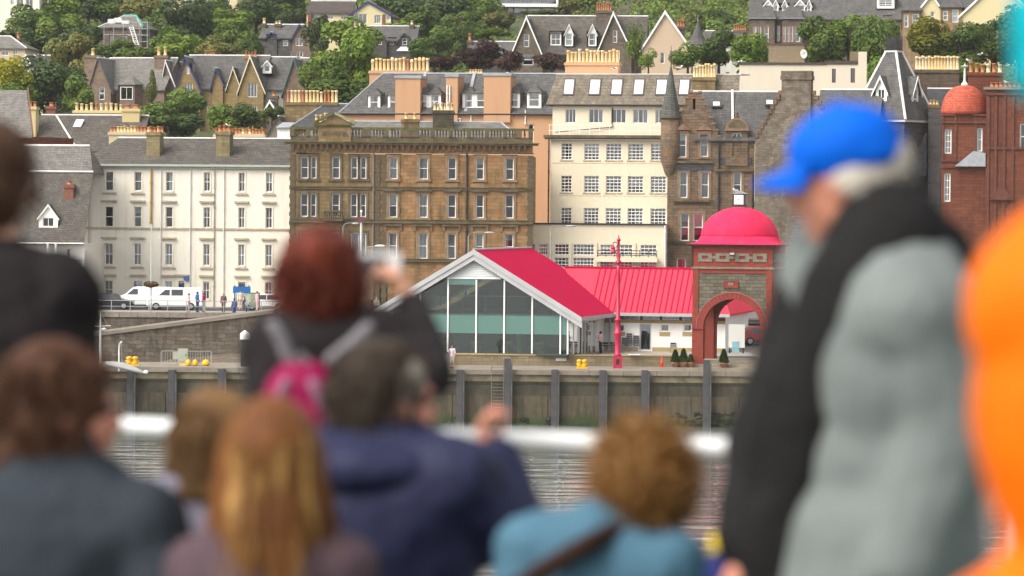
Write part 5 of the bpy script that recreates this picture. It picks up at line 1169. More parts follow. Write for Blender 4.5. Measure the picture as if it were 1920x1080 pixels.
link('worn_relief', MB().box(a + .35, a + .5, -.105, -.092, pz0 + .15, pz1 - .12).box(a + .6, a + .75, -.105, -.092, pz0 + .2, pz1 - .15).ell(((a + b_) / 2 + .05, -.092, (pz0 + pz1) / 2 + .05), (.12, .02, .1), 10, 6).mesh('worn_relief'), TSP, PQ)
MB().box(-.3, S + .3, -.3, S + .3, zev - .14, zev - .02).build('eaves_soffit', IRON, T.e)
for k, u in enumerate((-.05, S + .05)): MB().tube((u if k else u, -.06 if k else -.06, zst), (u, -.06, zev - .1), .05, .05, 6).build('downpipe', IRON, T.e)
LM = MB().box(cu - .12, cu + .2, -.5, -.13, f1 - .1, f1 + .05).build('floodlight', GREYM, T.e)
# skirt roof: square eaves sweeping up into the round drum of the dome
zd0 = T.uz(1385, 447)[1]; zd1 = T.uz(1385, 388, S / 2)[1]; rD = (T.u(1460, 420, S / 2) - T.u(1316, 420, S / 2)) / 2; half = S / 2 + .42
n = 64; vs = []; K = 7
for k in range(K + 1):
    f = k / K; z_ = zev + (zd0 - zev + .15) * (f ** 1.9)
    for i in range(n):
        t_ = 2 * math.pi * i / n; c_, s_ = math.cos(t_), math.sin(t_); rs = half / max(abs(c_), abs(s_)); r_ = rs * (1 - f) + rD * f
        vs.append((cu + r_ * c_, S / 2 + r_ * s_, z_))
mb = MB(); mb.v = vs; mb.f = [(k * n + i, k * n + (i + 1) % n, (k + 1) * n + (i + 1) % n, (k + 1) * n + i) for k in range(K) for i in range(n)]
mb.build('skirt_roof', DOMEM, T.e, smooth=True)
dp = [(rD * math.cos(t_), (zd1 - zd0 - .05) * math.sin(t_)) for t_ in [math.pi / 2 * i / 14 for i in range(14)]] + [(.3, zd1 - zd0 - .04)]
MB().lathe(dp, 48, (cu, S / 2, zd0 + .05)).build('dome', DOMEM, T.e, smooth=True)
mb = MB(); mb.box(-half - .03, S / 2 + half - cu + cu + .03, S / 2 - half - .03, S / 2 + half + .03, zev - .02, zev + .03)
mb = MB(); e0, e1 = cu - half - .02, cu + half + .02
mb.box(e0, e1, e0, e1, zev - .018, zev + .012); mb.build('eaves_edge', DOMEM, T.e)
# clock box
zc0 = zd1 - .02; hc = 1.02; cb = .5
CK = MB().box(cu - cb, cu + cb, S / 2 - cb, S / 2 + cb, zc0 + .12, zc0 + hc).build('clock_box', IRON, T.e)
link('clock_base', MB().box(cu - .4, cu + .4, S / 2 - .4, S / 2 + .4, zc0 - .2, zc0 + .118).mesh('clock_base'), plain('green_grey_base', (.2, .24, .2), .7, .2), CK)
link('clock_cap', MB().prism([(cu - cb - .06, S / 2 - cb - .06, zc0 + hc + .003), (cu + cb + .06, S / 2 - cb - .06, zc0 + hc + .003), (cu, S / 2 - cb - .06, zc0 + hc + .22)], (0, cb * 2 + .12, 0)).mesh('clock_cap'), LEAD, CK)
FACE = plain('clock_face_white', (.78, .78, .75), .4, .03)
for fl, nm in (((lambda x, d, z: (cu + x, S / 2 - cb - d, z)), 'f'), ((lambda x, d, z: (cu + cb + d, S / 2 + x, z)), 's')):
    zc = zc0 + .12 + (hc - .12) / 2; r_ = .36
    F_ = MB().prism([fl(-r_, .004, zc - r_), fl(r_, .004, zc - r_), fl(r_, .004, zc + r_), fl(-r_, .004, zc + r_)], tuple(Vector(fl(0, .012, 0)) - Vector(fl(0, 0, 0)))).build('clock_face', FACE if nm == 'f' else plain('pale_side_panel', (.45, .4, .42), .5, .1), CK)
    if nm == 's': continue
    for h_ in range(12):
        a_ = math.pi / 6 * h_; k_ = .28 / max(abs(math.sin(a_)), abs(math.cos(a_))); x, z_ = k_ * math.sin(a_), zc + k_ * math.cos(a_)
        F_.parent = T.e
        MB().box(cu + x - .022, cu + x + .022, S / 2 - cb - .03, S / 2 - cb - .017, z_ - .03, z_ + .03).build('hour_mark', IRON, F_)
    for ang, ln, wd in ((102, .27, .03), (275, .2, .04)):        # nearly a quarter past nine
        d_ = Vector((math.sin(R(ang)), 0, math.cos(R(ang)))); s_ = Vector((d_.z, 0, -d_.x)) * wd / 2; c_ = Vector((cu, S / 2 - cb - .033, zc))
        MB().prism([c_ - d_ * .05 + s_, c_ + d_ * ln + s_ * .4, c_ + d_ * ln - s_ * .4, c_ - d_ * .05 - s_], (0, -.01, 0)).build('clock_hand', IRON, F_)

# ---- low wall, steps and ramp on the quay
LW = masonry('buff_wall_stone', (.32, .25, .15), (.42, .34, .21), (.22, .18, .12), .8, .27, (.12, .1, .06), .7)
pL, pR = ground(846, 297.6, ZQ), ground(1262, 297.6, ZQ)
Wl = thing('terrace_wall', 'low buff stone wall below the glass hall', 'wall', (pL.x, 297.6, ZQ))
hT = ZT - ZQ
MB().box(0, pR.x - pL.x, 0, 1.2, -.1, hT - .03).build('face', LW, Wl)
x = 0
while x < pR.x - pL.x - .2:
    w_ = min(1.35, pR.x - pL.x - x); MB().box(x, x + w_ - .02, -.06, 1.25, hT - .027, hT + .07).build('coping_stone', SANDB, Wl); x += 1.37
a, b_ = at(1042, 674, 297.5), at(1062, 674, 297.5); MB().box(a.x - pL.x, b_.x - pL.x, -.035, -.002, .38, .66).build('name_plate', WHITE, Wl)
MB().box(at(1178, 660, 297.5).x - pL.x, at(1201, 660, 297.5).x - pL.x, -.3, .2, hT + .075, hT + .12).build('white_board', WHITE, Wl)
x0 = pR.x; Sx = thing('stone_steps', 'shallow stone steps in front of the clock tower', 'steps', (x0, 288, ZQ))
STM = plain('step_stone', (.36, .31, .23), .9, .2, 1.5)
for i in range(3): MB().box(0, 30, 2.0 + .9 * i, 18, .23 * i + .002, .23 * (i + 1)).build('step', STM, Sx)
mb = MB(); mb.prism([(x0 + 2, 306, ZT - .11), (x0 + 2, 334, ZP - .03), (x0 + 2, 334, 3), (x0 + 2, 306, 3)], (80, 0, 0)); tag(mb.build('car_park', plain('car_park_tarmac', (.28, .25, .21), .9, .15)), 'pale tarmac rising behind the archway', kind='structure')
# ladder
LD = thing('quay_ladder', 'grey steel ladder with hooped handrails fixed to the quay', 'ladder', at(933, 700, 288.6)); LD.location.z = 0
g0, g1 = -.45, .45
LADM = plain('ladder_steel', (.22, .21, .18), .7, .3)
for x in (g0, g1): MB().path([(x, 0, 1.2), (x, 0, 4.95), (x, .2, 5.15), (x, .6, 5.1), (x, .8, 4.9), (x, .8, 4.25)], .03, 7).build('rail', LADM if True else RAILM, LD)
for i in range(13): link('rung', shared(('rung', 1), lambda: MB().tube((g0, 0, 0), (g1, 0, 0), .022, .022, 6), LADM), None, LD, (0, 0, 1.4 + i * .25))
# yellow mooring bollards
YELM = plain('yellow_bollard_paint', (.8, .42, .01), .45, .1, 2)
def bollard(px, d, lb, sc_=1, z=ZQ):
    p = ground(px, d, z); b0 = thing('mooring_bollard', lb, 'bollard', p, 0, 'double-horned yellow mooring bollards')
    MB().box(-.42 * sc_, .42 * sc_, -.2, .2, .004, .09).build('base_plate', YELM, b0)
    for s in (-1, 1):
        mb = MB(); mb.lathe([(.19 * sc_, .09), (.17 * sc_, .25), (.14 * sc_, .45), (.2 * sc_, .52), (.2 * sc_, .62), (.1 * sc_, .68)], 12, (s * .2 * sc_, 0, 0)); mb.tube((s * .25 * sc_, 0, .33), (s * .46 * sc_, 0, .36), .06, .05, 8); mb.build('horn', YELM, b0, smooth=True)
    MB().box(-.16 * sc_, .16 * sc_, -.1, .1, .09, .3).build('web', YELM, b0)
bollard(1091, 293, 'yellow double-horned bollard between the ladder and the red lamp post', 1.0); bollard(248, 292, 'yellow double-horned bollard beside the hanging dinghy', 1.15)
# red lamp post
p = ground(1158, 294, ZQ); Lm = thing('red_lamp_post', 'tall crimson cast-iron lamp post with bracketed lantern', 'lamp post', p)
LR = plain('crimson_ironwork', (.58, .015, .07), .4, .06, spec=.5)
hh = at(1157, 440, 294).z - ZQ
MB().box(-.34, .34, -.34, .34, 0, .95).build('plinth', LR, Lm); MB().box(-.13, .13, -.355, -.342, .28, .7).build('access_panel', IRON, Lm)
MB().lathe([(.27, .95), (.3, 1.0), (.22, 1.1), (.26, 2.5), (.33, 2.6), (.33, 2.75), (.22, 2.85), (.2, 3.6), (.26, 3.65), (.26, 3.75), (.16, 3.85), (.12, hh * .72), (.12, hh * .78)], 14).build('lower_shaft', LR, Lm, smooth=True)
MB().lathe([(.12, hh * .78), (.22, hh * .785), (.22, hh * .8), (.11, hh * .81), (.17, hh * .84), (.1, hh * .86), (.09, hh * .95), (.15, hh * .955), (.15, hh * .965), (.06, hh * .975), (.02, hh)], 12).build('upper_shaft', LR, Lm, smooth=True)
MB().path([(0, 0, hh * .93), (-.22, 0, hh * .945), (-.42, 0, hh * .94), (-.42, 0, hh * .92)], .04, 7).build('bracket', LR, Lm)
LN = MB().lathe([(.05, .62), (.12, .5), (.2, .42), (.14, .36), (.24, .1), (.2, .04), (.05, 0)], 10, (-.42, 0, hh * .92 - .62)).build('lantern', LR, Lm, smooth=False)
# cone and potted conifers
p = ground(1241, 296.6, ZQ); C = thing('traffic_cone', 'orange traffic cone at the foot of the low wall', 'cone', p)
CNM = plain('cone_orange', (.75, .06, .03), .5, .08); MB().box(-.2, .2, -.2, .2, .002, .05).build('base', CNM, C); MB().lathe([(.15, .05), (.1, .4), (.07, .62), (.035, .85), (.02, .88)], 12).build('body', CNM, C, smooth=True); MB().lathe([(.112, .34), (.088, .5), (.07, .5), (.09, .34)], 12, cap=False).build('band', plain('cone_red_band', (.6, .1, .08), .4, .05), C)
TERR = plain('terracotta', (.55, .27, .17), .75, .15, 3); TOPI = leafm('conifer_leaf', (.035, .075, .012), (.06, .11, .02), (.09, .13, .03), .1)
def conifer_mb(r, h, n, seed):
    rr = random.Random(seed); mb = MB()
    for i in range(n):
        f = rr.random(); a = rr.random() * 6.283; q_ = r * (1 - f) ** .75 * (.8 + .3 * rr.random()) + .02; P = Vector((q_ * math.cos(a), q_ * math.sin(a), h * f)); d = Vector((math.cos(a), math.sin(a), .9)); s = .07
        e = d.cross(Vector((0, 0, 1))).normalized() * s; mb.poly([P - e, P + e, P + d * s * 1.2])
    mb.lathe([(r * .75, 0), (r * .8, h * .2), (r * .3, h * .7), (.01, h * .95)], 8); return mb
for px, sc_, lb, tall in ((1266, 1.0, 'potted clipped conifer, leftmost of the three beside the tower', 1), (1281.5, 1.08, 'potted clipped conifer, middle of the three beside the tower', 1), (1295, .85, 'potted looser shrub nearest the tower leg', 0), (1357, 1.08, 'single potted conifer in front of the archway', 1)):
    d_ = 291.0; p = ground(px, d_, ZQ + .46 if px > 1262 else ZQ); p = ground(px, 290.7, ZQ + .232); P = thing('potted_conifer', lb, 'potted plant', p, 0, 'terracotta pots of evergreens by the tower')
    MB().lathe([(.2 * sc_, .002), (.29 * sc_, .3), (.32 * sc_, .31), (.32 * sc_, .4), (.27 * sc_, .4), (.26 * sc_, .36)], 14).build('pot', TERR, P, smooth=True)
    o = link('foliage', conifer_mb((.34 if tall else .3) * sc_, (.95 if tall else .75) * sc_, 700 if tall else 260, int(px)).mesh('foliage'), TOPI, P, (0, 0, .36))
# cafe chairs in stacks and loose
ALU = plain('aluminium_tube', (.55, .55, .55), .3, .08, 3, .8); WOV = plain('dark_slat', (.05, .05, .055), .5, .2)
def cafe_chair(label, loc, rz, tilt=0, group='stacked cafe chairs on the terrace'):
    c = thing('cafe_chair', label, 'chair', loc, rz, group)
    def leg(): return MB().path([(.24, .22, 0), (.24, .2, .42)], .017, 6)
    for x in (-.24, .24):
        for y in (-.22, .22): link('leg', shared(('leg', 'cafe', y), lambda: MB().path([(0, 0, 0), (0, -y * .1, .65 if y > 0 else .82)], .017, 6), ALU), None, c, (x, y, 0))
        link('armrest', shared(('armrest', 1), lambda: MB().path([(0, -.22, .66), (0, .2, .66)], .02, 6), ALU), None, c, (x, 0, 0))
    link('seat', shared(('seat', 'cafe'), lambda: MB().box(-.23, .23, -.22, .2, .42, .45), WOV), None, c)
    link('backrest', shared(('backrest', 'cafe'), lambda: MB().box(-.23, .23, .2, .23, .5, .62).box(-.23, .23, .21, .24, .66, .82), WOV), None, c)
    return c
for s, (px, n, nm) in enumerate(((1181, 5, 'right-hand tall stack beside the glazed door'), (1194, 4, 'stack next to the glazed door'), (1172, 3, 'short stack behind the lamp post'))):
    p = ground(px, 305.6, ZT)
    for k in range(n): cafe_chair(f'aluminium cafe chair, {["lowest", "second from bottom", "third from bottom", "fourth from bottom", "topmost"][k] if k < n - 1 else "topmost"} in the {nm}', p + Vector((0, .05 * k, .17 * k + .003)), R(165))
for k, px in enumerate((1141, 1152)):
    p = ground(px, 305, ZT); T_ = thing('cafe_table', f'round cafe table folded against chairs, {["left", "right"][k]} of the pair behind the lamp post', 'table', p, 0, 'cafe tables behind the lamp post')
    MB().lathe([(.38, .72), (.4, .73), (.4, .75), (.38, .76)], 18).build('table_top', ALU, T_); MB().tube((0, 0, .02), (0, 0, .72), .03, .03, 8).build('stem', ALU, T_); MB().lathe([(.25, .002), (.25, .02), (.04, .05)], 14).build('foot', ALU, T_)
for k, px in enumerate((1137, 1146, 1157, 1163)): cafe_chair(f'loose aluminium cafe chair, {["first", "second", "third", "fourth"][k]} from the hall side behind the lamp post', ground(px, 304.4 + (k % 2) * .5, ZT) + Vector((0, 0, .003)), R(160 + 40 * k), group='loose cafe chairs on the terrace')
cafe_chair('single dark-backed cafe chair above the potted conifers', ground(1263, 304.6, ZT) + Vector((0, 0, .003)), R(170), group='loose cafe chairs on the terrace')
p = ground(1117, 303, ZT); T_ = thing('white_table', 'small white table beside the man in the pink shirt', 'table', p); MB().box(-.45, .45, -.3, .3, .7, .74).build('table_top', WHITE, T_)
for x in (-.4, .4):
    for y in (-.25, .25): MB().box(x - .02, x + .02, y - .02, y + .02, 0, .7).build('leg', WHITE, T_)

# ---- vehicles
TYRE = plain('tyre_rubber', (.02, .02, .02), .8, .2); RIM = plain('wheel_rim', (.5, .5, .5), .35, .1, 3, .7); CARG = plain('vehicle_glass', (.03, .035, .04), .08, .1, spec=.8); LAMPR = plain('tail_lamp', (.45, .01, .01), .2, .1)
def wheel_mb(): return MB().lathe([(.18, -.1), (.31, -.1), (.33, -.07), (.33, .07), (.31, .1), (.18, .1)], 20)
def vehicle(name, label, cat, loc, rz, prof, width, paint, wins, wheels, group=None, tail=None, bumper=None, wr=1.0, extra=None):
    """prof: side outline [(x,z)] from front low corner over the roof to the rear; x forward is negative"""
    V = thing(name, label, cat, loc, rz, group); hw = width / 2
    def half(z): return hw * (1 - .14 * max(0, (z - .9)) / 1.0)    # tumblehome
    mb = MB(); n = len(prof)
    for s in (-1, 1): mb.v += [(x, s * half(z), z) for x, z in prof]
    mb.f = [tuple(range(n)), tuple(range(2 * n - 1, n - 1, -1))] + [(i, n + i, n + (i + 1) % n, (i + 1) % n) for i in range(n)]
    o = mb.build('body', paint, V); bv = o.modifiers.new('b', 'BEVEL'); bv.width = .09; bv.segments = 3; bv.limit_method = 'ANGLE'; bv.angle_limit = R(25)
    for w_ in wins:
        kind, pts = w_
        if kind == 'side':
            for s in (-1, 1): MB().prism([(x, s * (half(z) + .006), z) for x, z in pts], (0, s * -.02, 0)).build('side_window', CARG, V)
        else:
            (x0, z0), (x1, z1) = pts; dx = -.012 if kind == 'front' else .012
            MB().poly([(x0 + dx, -half(z0) + .14, z0), (x0 + dx, half(z0) - .14, z0), (x1 + dx, half(z1) - .18, z1), (x1 + dx, -half(z1) + .18, z1)]).build('windscreen' if kind == 'front' else 'rear_window', CARG, V)
    for x in wheels:
        for s in (-1, 1):
            wl = link('wheel', shared(('wheel', 1), wheel_mb, TYRE, True), None, V, (x, s * (hw - .08), .33 * wr)); wl.rotation_euler = (R(90), 0, 0); wl.scale = (wr, wr, wr)
            link('rim', shared(('rim', 1), lambda: MB().lathe([(.02, -.115), (.2, -.105), (.2, .105), (.02, .115)], 14), RIM), None, wl)
    if tail:
        for s in (-1, 1): MB().box(tail[0], tail[0] + .05, s * (hw - .2) - .1, s * (hw - .2) + .1, tail[1], tail[2]).build('tail_light', LAMPR, V)
    fx = min(x for x, z in prof)
    for s in (-1, 1): MB().box(fx - .02, fx + .06, s * (hw - .28) - .14, s * (hw - .28) + .14, .68, .84).build('headlight', RIM, V)
    MB().box(fx - .03, max(x for x, z in prof) + .03, -hw + .05, hw - .05, .2, .42).build('bumper', plain('dark_plastic', (.04, .04, .045), .6, .1), V)
    return V
VANW = plain('van_white_paint', (.74, .74, .72), .3, .03, 1, spec=.5); SILV = plain('silver_paint', (.34, .36, .37), .3, .04, 1, .5); CRED = plain('car_red_paint', (.48, .012, .03), .25, .04, 1, spec=.6); DKC = plain('dark_car_paint', (.02, .02, .023), .25, .1, 1, spec=.6)
vanp = [(-2.45, .35), (-2.5, .8), (-2.3, 1.05), (-1.55, 1.3), (-.85, 1.92), (-.5, 1.98), (2.3, 1.95), (2.45, 1.75), (2.5, .6), (2.45, .35)]
vw = [('front', ((-1.52, 1.33), (-.88, 1.89))), ('side', [(-1.35, 1.3), (-.4, 1.3), (-.4, 1.78), (-.8, 1.78)]), ('side', [(-.25, 1.3), (.75, 1.3), (.75, 1.8), (-.25, 1.8)]), ('rear', ((2.5, 1.15), (2.42, 1.78)))]
zp_ = ZP - .01
vehicle('white_van', 'white panel van with side window nearest the pedestrians', 'van', ground(327, 338.4, zp_), R(4), vanp, 1.9, VANW, vw, (-1.6, 1.45), 'vans parked on the promenade', (2.49, .75, 1.2))
vehicle('white_van', 'white panel van half hidden behind the hanging-basket post', 'van', ground(268, 341, zp_), R(2), vanp, 1.9, VANW, vw[:2], (-1.6, 1.45), 'vans parked on the promenade', (2.49, .75, 1.2))
carp = [(-2.1, .35), (-2.15, .7), (-1.2, .92), (-.6, 1.4), (.9, 1.45), (1.7, 1.0), (2.1, .95), (2.12, .35)]
cw = [('front', ((-1.15, .95), (-.62, 1.38))), ('side', [(-1.0, .95), (.0, .95), (.0, 1.34), (-.55, 1.34)]), ('side', [(.08, .95), (1.35, .95), (.85, 1.36), (.08, 1.36)]), ('rear', ((1.68, 1.04), (.95, 1.42)))]
vehicle('dark_car', 'black car behind the railing left of the vans', 'car', ground(205, 338.4, zp_), R(180), carp, 1.75, DKC, cw, (-1.35, 1.35), 'cars by the promenade', (2.08, .7, .9))
vehicle('white_car', 'small pale hatchback right of the notice board', 'car', ground(497, 339, zp_), R(3), [(-1.8, .35), (-1.85, .7), (-1.1, .95), (-.55, 1.45), (1.2, 1.48), (1.75, 1.0), (1.8, .35)], 1.65, VANW, [('front', ((-1.06, .99), (-.58, 1.42))), ('side', [(-.9, .98), (.1, .98), (.1, 1.38), (-.5, 1.38)]), ('side', [(.18, .98), (1.3, .98), (1.1, 1.38), (.18, 1.38)])], (-1.15, 1.2), 'cars by the promenade', (1.76, .75, .95))
zr_ = lambda d: ZT - .11 + (d - 306) / 28 * (ZP - .03 - ZT + .11)
vehicle('red_car', 'red hatchback parked beyond the archway', 'car', ground(1432, 312.5, zr_(312.5)), R(188), [(-2.0, .35), (-2.05, .75), (-1.2, .98), (-.5, 1.5), (1.1, 1.53), (1.85, 1.05), (2.0, .35)], 1.75, CRED, [('front', ((-1.15, 1.02), (-.53, 1.47))), ('side', [(-1.0, 1.0), (.1, 1.0), (.1, 1.42), (-.45, 1.42)]), ('side', [(.18, 1.0), (1.45, 1.0), (1.05, 1.43), (.18, 1.43)])], (-1.3, 1.3), 'cars beyond the archway', (1.96, .8, 1.05))
V = vehicle('silver_pickup', 'silver pickup truck with white tailgate seen high through the archway', 'pickup', ground(1424, 327, zr_(327)), R(168), [(-2.55, .5), (-2.6, .95), (-1.5, 1.15), (-.9, 1.75), (.5, 1.8), (2.3, 1.78), (2.55, 1.15), (2.6, .5)], 1.85, SILV, [('side', [(-1.2, 1.2), (-.3, 1.2), (-.3, 1.65), (-.8, 1.65)]), ('side', [(-.2, 1.2), (.6, 1.2), (.6, 1.68), (-.2, 1.68)]), ('side', [(.9, 1.25), (2.1, 1.25), (2.05, 1.65), (.9, 1.65)])], (-1.6, 1.6), 'cars beyond the archway', (2.55, .85, 1.15), wr=1.15)
MB().box(2.58, 2.75, -.85, .85, .5, .62).build('step_bumper', RIM, V)

# ---- promenade furniture
def post(name, label, cat, px, d, z, ytop, r, mat, group=None):
    p = ground(px, d, z); h = at(px, ytop, d).z - z; P = thing(name, label, cat, p, 0, group); MB().lathe([(r * 1.8, 0), (r * 1.8, .6), (r, .7), (r * .8, h)], 9).build('post', mat, P, smooth=True); return P, h
P, h = post('basket_lamp_post', 'thin lamp post with a round hanging flower basket by the vans', 'lamp post', 283, 334.5, ZP, 420, .06, RAILM)
FLW = leafm('basket_flower', (.16, .03, .03), (.09, .08, .03), (.06, .07, .02), .1)
mb = MB(); rr = random.Random(5)
for i in range(420):
    a, f = rr.random() * 6.283, rr.random(); q_ = .62 * math.sqrt(1 - (2 * f - 1) ** 2); c = Vector((q_ * math.cos(a), q_ * math.sin(a), 2.05 + .5 * f)); e = Vector((rr.uniform(-1, 1), rr.uniform(-1, 1), rr.uniform(-1, 1))).normalized() * .09; g_ = e.cross(Vector((rr.uniform(-1, 1), .3, rr.uniform(-1, 1)))).normalized() * .08; mb.poly([c - e, c + g_, c + e])
mb.lathe([(.1, 2.0), (.45, 2.12), (.5, 2.3), (.2, 2.45)], 10); mb.build('flower_basket', FLW, P)
def arm_lamp(px, d, z, ytop, side, label, pxr, head=GREYM):
    P, h = post('street_lamp', label, 'street lamp', px, d, z, ytop + 6, .06, plain('lamp_grey', (.3, .3, .29), .5, .1), 'curved-arm street lamps'); L_ = abs(pxr - px) * d / FPX * side
    MB().path([(0, 0, h), (L_ * .12, 0, h + .28), (L_ * .4, 0, h + .36), (L_ * .8, 0, h + .36)], .04, 7).build('arm', plain('lamp_grey', (.3, .3, .29)), P); MB().ell((L_ * .92, 0, h + .33), (abs(L_) * .17 + .12, .14, .09), 12, 8).build('lamp_head', head, P, smooth=True)
arm_lamp(1031, 330, ZP, 425, 1, 'curved-arm street lamp in front of the cream wing', 1072); arm_lamp(877, 333, ZP, 437, 1, 'curved-arm street lamp in front of the sandstone hotel, right one', 920)
arm_lamp(642, 333, ZP, 420, 1, 'curved-arm street lamp behind the red-haired person', 668)
P, h = post('tall_mast_lamp', 'tall grey lamp mast with two heads in front of the sandstone hotel', 'street lamp', 676, 331, ZP - .6, 410, .13, GREYM)
MB().tube((0, 0, h * .72), (1.3, 0, h * .73), .03, .03, 6).build('arm', GREYM, P); MB().ell((1.65, 0, h * .735), (.45, .18, .1), 12, 8).build('lamp_head', WHITE, P, smooth=True); MB().box(-.3, .3, -.2, .2, h - .2, h + .15).build('top_box', plain('maroon_box', (.2, .06, .07), .5, .1), P); MB().lathe([(.03, h + .15), (.03, h + .5), (.1, h + .55), (.1, h + .7), (.02, h + .75)], 8).build('antenna', WHITE, P)
MB().box(-.32, .32, -.3, .3, 0, 3.4).build('base_cabinet', GREYM, P)
# cctv post
p = at(1042, 474, 326); 
# notice board
p = ground(453, 328.6, ZP); NB = thing('notice_board', 'tall blue notice board beside the railing', 'notice board', p); BLU = plain('board_blue', (.01, .17, .5), .5, .06)
for x in (-.6, .6): MB().box(x - .06, x + .06, 0, .1, 0, 2.4).build('post', BLU, NB)
MB().box(-.75, .75, -.03, .13, 1.75, 2.3).build('header', BLU, NB)
MAPM, t, b = _new('map_print'); cn = mixc(t, ramp(t, noise(t, coords(t), 3.2, 6, .7), .4, .62), (.5, .5, .38), (.18, .3, .2)); cn = mixc(t, ramp(t, noise(t, coords(t), 7, 4), .55, .66), cn, (.4, .2, .18)); t.links.new(cn, b.inputs['Base Color'])
MB().box(-.55, .75, -.06, -.032, .75, 1.72).build('map_panel', MAPM, NB)
p = ground(475, 329.6, ZP); NB2 = thing('map_board', 'dark framed map board right of the blue notice board', 'notice board', p); MB().box(-.75, .55, 0, .08, .5, 1.75).build('frame', IRON, NB2); MB().box(-.68, .48, -.03, -.003, .57, 1.68).build('map_panel', MAPM, NB2)
for x in (-.6, .4): MB().box(x - .05, x + .05, .02, .08, 0, .5).build('post', IRON, NB2)
# white-capped pile, barrier, cabinet, floats on the left quay
p = ground(459, 292, ZQ); WP = thing('capped_pile', 'black round pile with a white domed cap', 'pile', p); MB().tube((0, 0, -.5), (0, 0, 2.05), .33, .33, 18).build('shaft', IRON, WP, smooth=False); MB().lathe([(.38, 2.05), (.38, 2.45), (.3, 2.55), (.05, 2.75)], 18).build('cap', WHITE, WP)
p = ground(302, 293, ZQ); BF = thing('crowd_barrier', 'low galvanised crowd barrier on the left quay', 'barrier', p)
mb = MB()
for k in range(2):
    x = k * 1.95; mb.path([(x, 0, 0), (x, 0, 1.0), (x + .1, 0, 1.08), (x + 1.8, 0, 1.08), (x + 1.9, 0, 1.0), (x + 1.9, 0, 0)], .025, 6); mb.tube((x, 0, .15), (x + 1.9, 0, .15), .02, .02, 5)
mb.build('frame', RAILM, BF)
for i in range(20):
    if i != 10: link('bar', shared(('bar', 'bf'), lambda: MB().tube((0, 0, .15), (0, 0, 1.07), .012, .012, 5), RAILM), None, BF, (.12 + i * .192, 0, 0))
p = ground(343, 292.2, ZQ); EB = thing('control_cabinet', 'pale green electrical cabinet in front of the crowd barrier', 'cabinet', p); PG = plain('pale_green_paint', (.5, .53, .42), .5, .08)
MB().box(-.38, .38, -.18, .18, .28, 1.3).build('body', PG, EB); MB().box(-.3, .3, -.15, .15, 0, .28).build('plinth', POT, EB); MB().box(-.34, .34, -.2, -.182, .33, 1.25).build('door', PG, EB); MB().box(.2, .26, -.225, -.203, .75, .9).build('handle', IRON, EB); MB().box(-.75, -.4, -.1, .12, .5, 1.05).build('side_box', PG, EB)
for px, lb, w_ in ((353, 'small yellow float right behind the control cabinet', .2), (366, 'small yellow float between cabinet and pile, middle one', .2), (386, 'larger yellow float nearest the capped pile', .3)):
    p = ground(px, 292, ZQ); Fl = thing('yellow_float', lb, 'float', p, 0, 'yellow floats on the left quay'); mb = MB(); mb.lathe([(w_ * .6, .002), (w_, .12), (w_, .3), (w_ * .6, .42), (w_ * .3, .48)], 12); mb.build('body', YELM, Fl, smooth=True); MB().tube((0, -.06, .45), (0, .06, .45), .05, .05, 8).build('eye', YELM, Fl)
# dinghy hung on a davit at the left quay
p = ground(236, 287.2, ZQ); DG = thing('hanging_dinghy', 'upturned grey and white dinghy hanging over the quay edge', 'boat', p + Vector((0, 0, -.5)), 0)
HUL = plain('grey_white_hull', (.55, .56, .52), .4, .1, 1); n = 14; mb = MB(); rings = []
for i in range(n + 1):
    f = i / n; w_ = .62 * math.sin(math.pi * min(1, .12 + f * .88)) ** .55 + .02; x = -1.5 + 3.0 * f; dz = .75 - .5 * f - .2 * f * f
    for k in range(9):
        a_ = math.pi * k / 8; mb.v.append((x, -w_ * math.cos(a_), dz + .5 * w_ * math.sin(a_) * 1.2))
mb.f = [(i * 9 + k, i * 9 + k + 1, (i + 1) * 9 + k + 1, (i + 1) * 9 + k) for i in range(n) for k in range(8)] + [tuple(range(9)), tuple(n * 9 + k for k in range(8, -1, -1))]
mb.build('hull', HUL, DG, smooth=True)
mb = MB(); mb.path([(-1.5 + 3.0 * i / n, -(.62 * math.sin(math.pi * min(1, .12 + i / n * .88)) ** .55 + .05), .75 - .5 * i / n - .2 * (i / n) ** 2) for i in range(n + 1)], .07, 7); mb.build('gunwale', plain('dinghy_gunwale', (.3, .29, .3), .6, .1), DG); MB().ell((1.5, 0, .2), (.2, .2, .16), 10, 8).build('bow_fender', WHITE, DG, smooth=True)
p = ground(188, 287.5, ZQ); MS = thing('boat_mast', 'slim white mast with a crosstree at the left quay', 'mast', p + Vector((0, 0, -1.2)), 0); hh = at(188, 585, 287.5).z - ZQ + 1.2
MB().lathe([(.09, 0), (.08, hh * .7), (.03, hh)], 8).build('pole', WHITE, MS, smooth=True); MB().tube((-.45, 0, hh * .8), (.75, 0, hh * .81), .035, .03, 6).build('crosstree', WHITE, MS); MB().ell((.25, 0, hh * .76), (.2, .2, .12), 10, 8).build('radar', WHITE, MS, smooth=True)
MB().tube((0, 0, hh), (.55, 0, hh * .81), .012, .012, 4).build('stay', RAILM, MS)
p = ground(223, 288.3, ZQ); DV = thing('davit', 'curved white davit carrying the dinghy', 'davit', p); MB().path([(0, 0, -.3), (0, 0, 1.3), (.05, -.2, 1.75), (.25, -.7, 1.95)], .06, 8).build('arm', WHITE, DV); MB().lathe([(.14, 0), (.14, .3), (.07, .4)], 10).build('socket', WHITE, DV)
MB().tube((.25, -.7, 1.95), (.35, -1.1, .4), .012, .012, 4).build('fall_rope', RAILM, DV)
